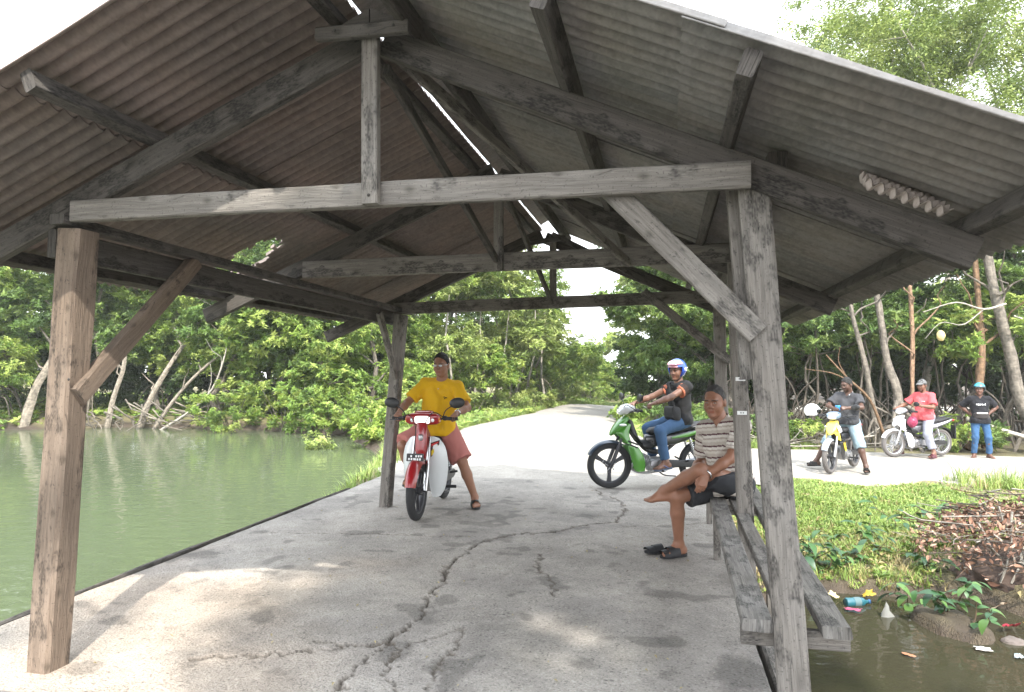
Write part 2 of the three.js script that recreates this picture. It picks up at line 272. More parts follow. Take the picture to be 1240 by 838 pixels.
{
  const v0 = -0.25, v1 = 6.4, st = 0.0135, nu = Math.round((DU1 - DU0) / st), nv = Math.round((v1 - v0) / st), pos = [], uv = [], col = [], idx = [];
  const boxes = cracks.map(c => { const p = c.slice(1); return [Math.min(...p.map(q => q[0])) - 0.2, Math.max(...p.map(q => q[0])) + 0.2, Math.min(...p.map(q => q[1])) - 0.2, Math.max(...p.map(q => q[1])) + 0.2, c[0], p]; });
  const edgeL = v => DU0 - 0.03 * v + 0.03 * fbm(v * 2.1, 3, 1, 3), top = (u, v) => 0.010 * fbm(u * 1.1, v * 1.1, 6, 3);
  for (let j = 0; j <= nv; j++) for (let i = 0; i <= nu; i++) {
    const v = lerp(v0, v1, j / nv); let u = lerp(edgeL(v), DU1 + 0.02 * fbm(v * 3, 1, 2, 2), i / nu);
    const wu = u + 0.045 * fbm(u * 7, v * 7, 1, 4) + 0.05 * fbm(u * 22, v * 22, 2, 3), wv = v + 0.045 * fbm(u * 7, v * 7, 31, 4) + 0.05 * fbm(u * 22, v * 22, 42, 3);
    let dep = 0, dirt = 0;
    for (const [a, b, c, d, w, p] of boxes) if (wu > a && wu < b && wv > c && wv < d) { const r = polyDist(wu, wv, p), ww = w * Math.max(0.15, 0.85 + 1.5 * fbm(u * 6, v * 6, 9, 3)); dep = Math.max(dep, sstep(ww + 0.010, ww * 0.3, r) * Math.min(0.028, w * 3)); dirt = Math.max(dirt, sstep(ww + 0.013, ww * 0.5, r) * Math.min(1, w * 180)); }
    const slab = v < 3.2 && u < 1.45 ? 0.0 : 0;   // both sides stay level
    // broken surface between the cracks is rougher and sunk a little
    const brk = sstep(1.1, 1.5, u) * sstep(2.6, 2.1, u) * sstep(0.3, 0.9, v) * sstep(3.5, 2.9, v), pit = 0.012 * brk * clamp(fbm(u * 5, v * 5, 12, 3) + 0.1);
    pos.push(u, top(u, v) - dep - pit + slab, -v); uv.push(u, v);
    let c = 1 + 0.30 * fbm(u * 0.9, v * 0.7, 4, 4) + 0.22 * fbm(u * 4, v * 4, 14, 4), r = c, g = c * 0.985, b = c * 0.97;
    const agg = sstep(-0.05, 0.25, fbm(u * 1.4, v * 1.2, 40, 3)); c = 1 - 0.10 * agg; r *= c; g *= c; b *= c;
    const dust = clamp((fbm(u * 0.8 + 3, v * 0.9, 55, 4) + 0.10) * 2.2) * sstep(1.7, 1.0, u + 0.4 * fbm(u, v, 3, 2)) * sstep(2.6, 2.0, v); r *= 1 + 0.07 * dust; g *= 1 - 0.02 * dust; b *= 1 - 0.10 * dust;
    const stain = clamp((fbm(u * 1.6, v * 1.6, 90, 4) - 0.14) * 4); r *= 1 - 0.18 * stain; g *= 1 - 0.18 * stain; b *= 1 - 0.17 * stain;
    const oil = clamp((fbm(u * 5, v * 5, 70, 3) - 0.27) * 8) * 0.35; r *= 1 - oil; g *= 1 - oil; b *= 1 - oil;
    const wet = sstep(0.16, 0.08, Math.hypot(u - 3.36, (v - 0.62) * 0.6) + 0.09 * fbm(u * 8, v * 8, 3, 3)); r *= 1 - 0.45 * wet; g *= 1 - 0.45 * wet; b *= 1 - 0.45 * wet;
    r = lerp(r, 0.30, dirt * 0.8); g = lerp(g, 0.25, dirt * 0.8); b = lerp(b, 0.20, dirt * 0.8);
    col.push(r, g, b);
  }
  const m = nu + 1; for (let j = 0; j < nv; j++) for (let i = 0; i < nu; i++) { const a = j * m + i; idx.push(a, a + 1, a + m, a + 1, a + m + 1, a + m); }
  const g1 = geo(pos, idx, uv); g1.setAttribute('color', new THREE.Float32BufferAttribute(col, 3));
  const d = struct('concrete_deck', g1, concM); d.position.copy(SO); d.rotation.y = -SA;
  // the slab body: front part behind the lens and the edges down to the mud
  const sh = []; const ring = [[-0.03]];
  const L = []; for (let j = 0; j <= 60; j++) { const v = lerp(v0, v1, j / 60); L.push(v); }
  const q = (a, b, c, e) => { const g = geo([...a, ...b, ...c, ...a, ...c, ...e], null, [a, b, c, a, c, e].flatMap(p => [p[0] + p[2], p[1] + p[2]])); sh.push(g); };
  for (let j = 0; j < 60; j++) for (const s of [0, 1]) { const f = v => [s ? DU1 + 0.02 * fbm(v * 3, 1, 2, 2) : edgeL(v), 0, -v], a = f(L[j]), b = f(L[j + 1]); a[1] = top(a[0], L[j]); b[1] = top(b[0], L[j + 1]); q(a, b, [b[0] + (s ? 0.02 : -0.02), -0.7, b[2]], [a[0] + (s ? 0.02 : -0.02), -0.7, a[2]]); }
  q([DU0, 0, 0.25], [DU1, 0, 0.25], [DU1 + 0.3, 0, 6], [DU0 - 0.2, 0, 6]);
  q([DU0, 0, 0.25], [DU0 - 0.2, 0, 6], [DU0 - 0.2, -0.7, 6], [DU0, -0.7, 0.25]); q([DU1, 0, 0.25], [DU1 + 0.3, 0, 6], [DU1 + 0.3, -0.7, 6], [DU1, -0.7, 0.25]);
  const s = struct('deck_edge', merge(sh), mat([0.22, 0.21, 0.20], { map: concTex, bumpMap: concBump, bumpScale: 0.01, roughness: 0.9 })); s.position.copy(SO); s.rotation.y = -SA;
}
// water
{
  const rip = dataTex(512, 512, (u, v) => 0.5 + 0.30 * tn2(u, v, 14, 30, 3) * 0.8 + 0.25 * tfbm(u, v, 24, 5, 3), false); rip.repeat.set(0.35, 0.35);
  const plane = (x0, x1, z0, z1, y) => geo([x0, y, z0, x0, y, z1, x1, y, z1, x1, y, z0], [0, 1, 2, 0, 2, 3], [x0, z0, x0, z1, x1, z1, x1, z0]);
  struct('lagoon_water', plane(-90, -0.9, -32, 20, WATER_Y), phys([0.098, 0.120, 0.068], { roughness: 0.05, ior: 1.33, bumpMap: rip, bumpScale: 0.0065 }));
  const rip2 = rip.clone(); rip2.repeat.set(0.8, 0.8);
  struct('ditch_water', plane(0.9, 14, -7.6, 6, DITCH_Y), phys([0.040, 0.037, 0.022], { roughness: 0.04, ior: 1.33, bumpMap: rip2, bumpScale: 0.0015 }));
}
// ---------------------------------------------------------------- the shelter
const P = (u, y, v) => V(u, y, -v);
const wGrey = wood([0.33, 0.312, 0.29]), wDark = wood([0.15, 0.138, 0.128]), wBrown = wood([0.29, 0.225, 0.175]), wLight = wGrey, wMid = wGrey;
const shelter = thing('timber_shelter', 'open timber shelter with corrugated gable roof spanning the cracked concrete deck', 'shelter', [SO.x, 0, SO.z], -SA);
{
  const S = shelter, B = (n, a, b, w, h, m, up, o) => put(n, board(a, b, w, h, up, o), m, S);
  const yL = u => 3.0 - 0.43 * (1.735 - u), yR = u => 2.96 - 0.447 * (u - 1.735), TV = [0, 2.2, 4.3];
  // posts
  B('post', P(0.0, -0.02, 0), P(0.115, 2.165, 0), 0.135, 0.14, wBrown, [0, 0, 1], { ch: 0.014, jig: 0.006 });
  B('post', P(-0.005, -0.02, 4.2), P(0.165, 2.09, 4.2), 0.12, 0.13, wMid, [0, 0, 1], { ch: 0.012, jig: 0.005 });
  B('post', P(3.50, -0.34, 0.02), P(3.335, 2.255, 0.02), 0.118, 0.062, wLight, [0, 0, 1], { ch: 0.008, jig: 0.003 });
  B('post', P(3.545, -0.25, 2.2), P(3.47, 2.36, 2.2), 0.105, 0.10, wMid, [0, 0, 1], { ch: 0.01, jig: 0.004 });
  B('post', P(3.56, -0.25, 4.3), P(3.52, 2.26, 4.3), 0.115, 0.11, wGrey, [0, 0, 1], { ch: 0.01, jig: 0.004 });
  B('post_splint', P(3.318, 1.425, 0.095), P(3.268, 2.24, 0.095), 0.06, 0.06, wLight, [0, 0, 1]);
  // wall plates
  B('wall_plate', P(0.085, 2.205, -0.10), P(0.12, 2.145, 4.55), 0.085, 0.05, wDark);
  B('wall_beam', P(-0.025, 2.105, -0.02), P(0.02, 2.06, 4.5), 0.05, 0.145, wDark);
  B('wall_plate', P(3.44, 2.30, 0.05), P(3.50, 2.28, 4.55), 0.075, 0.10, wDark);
  // trusses
  const ties = [[0.14, 2.245, 3.32, 2.228, -0.055, 0.105, wLight, 0.05], [0.14, 2.285, 3.55, 2.30, 2.16, 0.135, wGrey, 0.05], [0.06, 2.165, 3.6, 2.225, 4.26, 0.125, wGrey, 0.05]];
  for (const [u0, y0, u1, y1, v, h, m, w] of ties) B('tie_beam', P(u0, y0, v), P(u1, y1, v), w, h, m);
  for (let k = 0; k < 3; k++) {
    const v = TV[k], dy = [0, 0.01, -0.06][k];
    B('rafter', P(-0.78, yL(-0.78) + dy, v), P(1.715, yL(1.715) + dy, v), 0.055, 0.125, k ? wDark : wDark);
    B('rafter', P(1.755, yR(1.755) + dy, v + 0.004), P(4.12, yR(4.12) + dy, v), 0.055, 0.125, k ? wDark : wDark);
  }
  B('king_post', P(1.742, 2.185, -0.11), P(1.738, 2.955, -0.115), 0.075, 0.045, wMid, [0, 0, 1]);
  B('king_post', P(1.775, 2.22, 2.105), P(1.775, 2.95, 2.115), 0.07, 0.045, wGrey, [0, 0, 1]);
  B('king_post', P(1.85, 2.17, 4.205), P(1.85, 2.90, 4.215), 0.07, 0.045, wGrey, [0, 0, 1]);
  B('collar', P(1.505, 2.935, -0.165), P(1.935, 2.925, -0.165), 0.035, 0.058, wDark);
  B('collar', P(1.62, 2.82, 4.165), P(1.99, 2.86, 4.165), 0.035, 0.055, wDark);
  for (const q of [-1, 1]) { const pts = [[0.003, 0], [0.19, 0], [0.003, 0.085]].map(p => new THREE.Vector2(p[0] * q, p[1])); put('gusset', tr(new THREE.ExtrudeGeometry(new THREE.Shape(q < 0 ? pts.reverse() : pts), { depth: 0.03, bevelEnabled: false }), 1.735, 2.965, 0.095), wDark, S); }
  // diagonal struts
  B('strut', P(1.775, 2.93, 0.06), P(2.74, 2.24, 2.10), 0.035, 0.06, wMid); B('strut', P(1.735, 2.86, 0.06), P(1.765, 2.30, 2.06), 0.035, 0.055, wDark);
  B('strut', P(1.775, 2.90, 2.24), P(1.83, 2.22, 4.17), 0.035, 0.055, wDark); B('strut', P(1.85, 2.90, 4.15), P(2.95, 2.30, 4.15), 0.03, 0.055, wDark);
  // knee braces
  B('knee_brace', P(2.755, 2.235, -0.002), P(3.345, 1.605, -0.002), 0.045, 0.092, wLight);
  B('knee_brace', P(2.78, 2.28, 4.20), P(3.62, 1.56, 4.20), 0.035, 0.085, wGrey);
  B('knee_brace', P(0.145, 1.335, -0.02), P(0.075, 2.16, 0.93), 0.06, 0.095, wBrown, [0, 1, 0.6]);
  B('knee_brace', P(0.10, 2.08, 3.75), P(0.13, 1.40, 4.16), 0.045, 0.08, wMid, [0, 1, 0]);
  // purlins
  const vF = -0.695, vB = 4.95, pur = [[-0.62, wDark, 0], [0.55, wDark, 0], [1.56, wDark, 0], [1.91, wDark, 1], [2.60, wDark, 1], [3.245, wDark, 1], [4.12, wDark, 1]];
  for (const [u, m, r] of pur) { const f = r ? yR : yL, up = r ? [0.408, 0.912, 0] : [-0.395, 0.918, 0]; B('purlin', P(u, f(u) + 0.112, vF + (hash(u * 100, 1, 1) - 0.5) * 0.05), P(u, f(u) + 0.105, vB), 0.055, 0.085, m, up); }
  // corrugated sheets
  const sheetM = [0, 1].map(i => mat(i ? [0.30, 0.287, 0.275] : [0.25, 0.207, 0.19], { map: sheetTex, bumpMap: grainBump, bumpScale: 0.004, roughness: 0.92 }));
  const pitch = 0.081;
  const hole = [[-0.42, 1.80], [-0.10, 1.74], [0.09, 1.76], [0.16, 1.93], [0.10, 2.00], [0.02, 1.97], [-0.05, 2.06], [-0.30, 2.16], [-0.40, 2.10]];
  function sheet(uA, uB, vA, vB, right, lift, nj, seed) {
    const f = right ? yR : yL, ni = Math.round((vB - vA) / pitch * 10), pos = [], uv = [], idx = [], keep = [];
    const sl = right ? 0.447 : 0.43, nrm = [right ? sl : -sl, 1], nl = Math.hypot(...nrm), T = 0.006;
    const pt = (i, j, side) => {
      const v = lerp(vA, vB, i / ni) + 0.004 * noise3(j * 0.7, seed, 1), e = j === nj ? 0.012 * noise3(seed * 3.1, 5, 2) + 0.006 * noise3(i * 0.3, seed, 7) : 0, u = lerp(uA, uB, j / nj) + e * (right ? 1 : -1);
      const h = 0.196 * 0.918 + lift + 0.0225 * (1 - 2 * Math.pow(Math.abs(Math.cos(Math.PI * v / pitch)), 0.75)) + 0.006 * fbm(u * 1.5, v * 1.5, seed, 2) + (side ? T : 0);
      return [u + nrm[0] / nl * h, f(u) + nrm[1] / nl * h, -v, u, v];
    };
    const m = ni + 1;
    for (const side of [0, 1]) for (let j = 0; j <= nj; j++) for (let i = 0; i <= ni; i++) { const p = pt(i, j, side); pos.push(p[0], p[1], p[2]); uv.push(p[3] * 0.5 + seed * 0.13, p[4] * 0.5 + seed * 0.29); }
    const N = m * (nj + 1), on = (i, j) => { if (i < 0 || j < 0 || i >= ni || j >= nj) return false; const u = lerp(uA, uB, (j + 0.5) / nj), v = lerp(vA, vB, (i + 0.5) / ni); return right || !inPoly(u + 0.03 * noise3(u * 22, v * 22, 3), v + 0.03 * noise3(u * 22, v * 22, 9), hole); };
    for (let j = 0; j < nj; j++) for (let i = 0; i < ni; i++) if (on(i, j)) {
      const a = j * m + i, fl = right ? 0 : 1, q = (a, b, c, d) => fl ? idx.push(a, c, b, a, d, c) : idx.push(a, b, c, a, c, d);
      q(a, a + 1, a + m + 1, a + m); q(a + N, a + m + N, a + m + 1 + N, a + 1 + N);
      if (!on(i - 1, j)) q(a, a + m, a + m + N, a + N); if (!on(i + 1, j)) q(a + 1, a + 1 + N, a + m + 1 + N, a + m + 1);
      if (!on(i, j - 1)) q(a, a + N, a + 1 + N, a + 1); if (!on(i, j + 1)) q(a + m, a + m + 1, a + m + 1 + N, a + m + N);
    }
    return geo(pos, idx, uv);
  }
  let sd = 1;
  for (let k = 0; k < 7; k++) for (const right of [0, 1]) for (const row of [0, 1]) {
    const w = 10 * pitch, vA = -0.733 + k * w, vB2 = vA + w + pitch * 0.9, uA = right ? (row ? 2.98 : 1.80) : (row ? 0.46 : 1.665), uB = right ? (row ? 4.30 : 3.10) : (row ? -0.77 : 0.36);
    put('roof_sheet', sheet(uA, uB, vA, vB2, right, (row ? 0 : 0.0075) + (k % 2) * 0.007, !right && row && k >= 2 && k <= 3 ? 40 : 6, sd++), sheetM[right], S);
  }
  // ridge capping in short lengths
  for (let k = 0; k < 6; k++) {
    const vA = -0.75 + k * 0.96, vB2 = vA + 1.0, pos = [], idx = [], prof = [[-0.160, -0.082], [-0.150, -0.068], [-0.03, -0.006], [0, 0.004], [0.03, -0.006], [0.23, -0.104], [0.24, -0.12]];
    const n = 4, pr = prof.length; for (let s = 0; s < 2; s++) for (let i = 0; i <= n; i++) for (const [a, b] of prof) pos.push(1.735 + a, 3.252 + b + (a < 0 ? 0.016 : 0) + (k % 2) * 0.006 + s * 0.005 + 0.006 * noise3(i, a * 9, k), -lerp(vA, vB2, i / n));
    for (let s = 0; s < 2; s++) for (let i = 0; i < n; i++) for (let q = 0; q < pr - 1; q++) { const a = s * pr * (n + 1) + i * pr + q; idx.push(a, a + 1, a + pr, a + 1, a + pr + 1, a + pr); }
    put('ridge_cap', geo(pos, idx, pos.flatMap((_, i) => i % 3 ? [] : [pos[i], pos[i + 2]])), sheetM[1], S);
  }
  // bolts and paper labels on the posts
  for (const [u, y, v] of [[3.345, 1.66, -0.018], [3.34, 2.21, -0.018], [1.742, 2.22, -0.135], [1.60, 2.935, -0.185], [1.87, 2.93, -0.185], [0.155, 1.42, -0.075]]) { const g = new THREE.SphereGeometry(0.007, 8, 6); g.scale(1, 1, 0.5); put('nail_head', tr(g, u, y, -v), mat([0.06, 0.055, 0.05], { metalness: 0.6, roughness: 0.6 }), S); }
  for (const [u, y] of [[3.506, 1.175], [3.498, 1.41]]) { put('paper_label', box(u - 0.032, y - 0.013, 0, u + 0.032, y + 0.013, 0.004, 0.001).translate(0, 0, -2.144), mat([0.75, 0.75, 0.73]), S); put('label_mark', merge([-0.012, 0.004].map(q => box(u + q, y - 0.003, 0, u + q + 0.008, y + 0.004, 0.0015, 0.0003))).translate(0, 0, -2.1385), mat([0.05, 0.05, 0.05]), S); }
}
// egg tray wedged over the front rafter
{
  const t = thing('egg_tray', 'grey pulp egg tray wedged on the roof rafter under the right slope', 'egg tray', [0, 0, 0], 0);
  const p = 0.047, nx = 84, ny = 36, pos = [], idx = []; const w = p * 7, l = p * 3;
  for (const s of [0, 1]) for (let j = 0; j <= ny; j++) for (let i = 0; i <= nx; i++) {
    const x = i / nx * w, y = j / ny * l, c = Math.cos(2 * Math.PI * x / p), d = Math.cos(2 * Math.PI * y / p), q = (c + d) / 2, h = Math.sign(q) * Math.pow(Math.abs(q), 0.6) * 0.024;
    pos.push(x - w / 2, h + s * 0.003, -y);
  }
  const m = nx + 1, N = m * (ny + 1); for (const s of [0, 1]) for (let j = 0; j < ny; j++) for (let i = 0; i < nx; i++) { const a = s * N + j * m + i; idx.push(a, a + 1, a + m, a + 1, a + m + 1, a + m); }
  for (let i = 0; i < nx; i++) idx.push(i, i + 1, i + N, i + 1, i + 1 + N, i + N);
  const o = put('tray', geo(pos, idx, pos.flatMap((_, i) => i % 3 ? [] : [pos[i] * 3, pos[i + 2] * 3])), mat([0.50, 0.43, 0.39], { bumpMap: grainBump, bumpScale: 0.003, roughness: 1 }), t);
  const c = W(3.875, 2.095, -0.075); t.position.copy(c); t.rotation.y = -SA; o.rotation.set(0.55, 0, -0.42);
  }
// bench along the open side
{
  const b = thing('plank_bench', 'weathered grey plank bench along the right side of the shelter', 'bench', [SO.x, 0, SO.z], -SA);
  const ba = (n, a, c, w, h, m, up, o) => put(n, board(a, c, w, h, up, o), m, b);
  ba('seat_plank', P(3.33, 0.462, 0.005), P(3.40, 0.462, 4.25), 0.115, 0.05, wood([0.34, 0.33, 0.315]), [0, 1, 0], { jig: 0.004 });
  ba('seat_plank', P(3.475, 0.460, 0.09), P(3.53, 0.460, 4.2), 0.085, 0.045, wMid, [0, 1, 0], { jig: 0.004 });
  ba('seat_plank', P(3.615, 0.465, -0.02), P(3.70, 0.462, 4.1), 0.105, 0.05, wood([0.32, 0.31, 0.29]), [0, 1, 0], { jig: 0.004 });
  ba('bearer', P(3.275, 0.40, 0.085), P(3.68, 0.40, 0.085), 0.045, 0.07, wLight); ba('bearer', P(3.32, 0.40, 2.7), P(3.78, 0.40, 2.7), 0.045, 0.07, wMid); ba('bearer', P(3.34, 0.40, 4.05), P(3.78, 0.40, 4.05), 0.045, 0.07, wMid);
  for (const [u, v, y] of [[3.37, 2.76, 0], [3.395, 4.1, 0], [3.76, 2.76, -0.4], [3.76, 4.1, -0.3]]) ba('leg', P(u, y - 0.03, v), P(u, 0.435, v), 0.055, 0.055, wMid, [0, 0, 1]);
}
{
  const s = thing('timber_sleeper', 'squared old timber lying along the deck edge beneath the bench', 'timber', [SO.x, 0, SO.z], -SA);
  put('beam', board(P(3.52, -0.075, -0.6), P(3.55, -0.075, 2.3), 0.10, 0.10, V(0, 1, 0), { ch: 0.014, jig: 0.008 }), wMid, s);
  const e = thing('edge_timber', 'thin dark timber edging the deck beside the green lagoon', 'timber', [SO.x, 0, SO.z], -SA);
  put('beam', board(P(-0.765, -0.026, -0.2), P(-0.92, -0.026, 5.2), 0.035, 0.06, V(0, 1, 0), { ch: 0.01, jig: 0.012, bow: 0.02 }), wDark, e);
}
// ---------------------------------------------------------------- motorbikes: x forward, y up, z to the rider's right; wheels at x = +-0.61
const rubber = mat([0.022, 0.022, 0.023], { roughness: 0.85 }), blackP = phys([0.018, 0.018, 0.019], { roughness: 0.42 }), chrome = mat([0.62, 0.62, 0.62], { metalness: 1, roughness: 0.22 }), alloyM = mat([0.42, 0.42, 0.43], { metalness: 0.85, roughness: 0.42 }), darkAlloy = mat([0.05, 0.05, 0.055], { metalness: 0.5, roughness: 0.4 }), seatM = mat([0.022, 0.022, 0.024], { roughness: 0.6, bumpMap: grainBump, bumpScale: 0.002 });
const lensM = phys([0.80, 0.82, 0.84], { roughness: 0.08, metalness: 0.25, clearcoat: 1 }), amberM = phys([0.75, 0.22, 0.02], { roughness: 0.2, clearcoat: 1 }), redLens = phys([0.5, 0.02, 0.02], { roughness: 0.2, clearcoat: 1 }), mirrorM = mat([0.85, 0.85, 0.85], { metalness: 1, roughness: 0.05 });
const gloss = c => phys(c, { roughness: 0.28, clearcoat: 0.8, clearcoatRoughness: 0.12 });
const ell = (x, y, z, rx, ry, rz, a = 16) => { const g = new THREE.SphereGeometry(1, a, Math.round(a * 0.7)); g.scale(rx, ry, rz); return tr(g, x, y, z); };
const ringZ = (R, r, seg = 40, sg = 10) => new THREE.TorusGeometry(R, r, sg, seg);
const cylZ = (r, w, x = 0, y = 0, z = 0, seg = 20) => { const g = new THREE.CylinderGeometry(r, r, w, seg); g.rotateX(Math.PI / 2); return tr(g, x, y, z); };
const plate2 = (pts, d, z, bev = 0.004) => { const g = new THREE.ExtrudeGeometry(new THREE.Shape(pts.map(p => new THREE.Vector2(...p))), { depth: d, bevelEnabled: true, bevelSize: bev, bevelThickness: bev, bevelSegments: 2, curveSegments: 8 }); return tr(g, 0, 0, z); };
const smoothPts = (pts, n = 40) => new THREE.CatmullRomCurve3(pts.map(p => V(p[0], p[1], 0)), true, 'centripetal').getPoints(n).slice(0, -1).map(p => [p.x, p.y]);
function wheel(name, bike, x, o) {
  const w = sub(name, bike); w.position.set(x, 0.29, 0);
  const prof = [[0.222, -0.030], [0.235, -0.039], [0.262, -0.041], [0.280, -0.030], [0.290, -0.010], [0.290, 0.010], [0.280, 0.030], [0.262, 0.041], [0.235, 0.039], [0.222, 0.030]].map(p => new THREE.Vector2(p[0], p[1]));
  const ty = new THREE.LatheGeometry(prof, 48); ty.rotateX(Math.PI / 2); put('tyre', ty, o.dusty ? mat([0.11, 0.10, 0.095], { roughness: 0.95 }) : rubber, w);
  const rp = [[0.228, -0.028], [0.216, -0.030], [0.206, -0.018], [0.204, 0], [0.206, 0.018], [0.216, 0.030], [0.228, 0.028]].map(p => new THREE.Vector2(p[0], p[1])); const rg = new THREE.LatheGeometry(rp, 48); rg.rotateX(Math.PI / 2);
  put('rim', rg, o.rimM, w);
  const sp = []; if (o.spokes === 'wire') { for (let k = 0; k < 36; k++) { const a = k / 36 * 2 * Math.PI, b = a + (k % 2 ? 0.35 : -0.35), s = k % 4 < 2 ? 1 : -1; sp.push(rod([0.04 * Math.cos(b), 0.04 * Math.sin(b), s * 0.03], [0.208 * Math.cos(a), 0.208 * Math.sin(a), 0], 0.0028, 5)); } }
  else for (let k = 0; k < o.spokes; k++) { const a = k / o.spokes * 2 * Math.PI + (o.phase || 0.3), r = (q, d) => [q * Math.cos(a) - d * Math.sin(a), q * Math.sin(a) + d * Math.cos(a)], ww = o.spokes > 3 ? 0.014 : 0.026; sp.push(plate2([r(0.02, ww), r(0.02, -ww), r(0.12, -ww * 0.62), r(0.212, -ww * 1.05), r(0.212, ww * 1.05), r(0.12, ww * 0.62)], 0.018, -0.009, 0.005)); }
  put(o.spokes === 'wire' ? 'spokes' : 'spoke_casting', sp, o.spokes === 'wire' ? chrome : o.rimM, w);
  put('hub', merge([cylZ(0.042, 0.10), cylZ(0.012, 0.18)]), o.spokes === 'wire' ? alloyM : darkAlloy, w);
  if (o.disc) { const d = []; for (const z of [-0.052]) { const s = new THREE.Shape(); s.absarc(0, 0, 0.115, 0, 7, false); const h = new THREE.Path(); h.absarc(0, 0, 0.072, 0, 7, true); s.holes.push(h); for (let k = 0; k < 20; k++) { const a = k / 20 * 2 * Math.PI, q = new THREE.Path(), R = k % 2 ? 0.102 : 0.086; q.absarc(R * Math.cos(a), R * Math.sin(a), 0.006, 0, 7, true); s.holes.push(q); } d.push(tr(new THREE.ExtrudeGeometry(s, { depth: 0.004, bevelEnabled: false, curveSegments: 24 }), 0, 0, z)); for (let k = 0; k < 5; k++) { const a = k / 5 * 6.283; d.push(rod([0.03 * Math.cos(a), 0.03 * Math.sin(a), z], [0.074 * Math.cos(a + 0.3), 0.074 * Math.sin(a + 0.3), z], 0.006, 6)); } } put('brake_disc', d, alloyM, w); }
  return w;
}
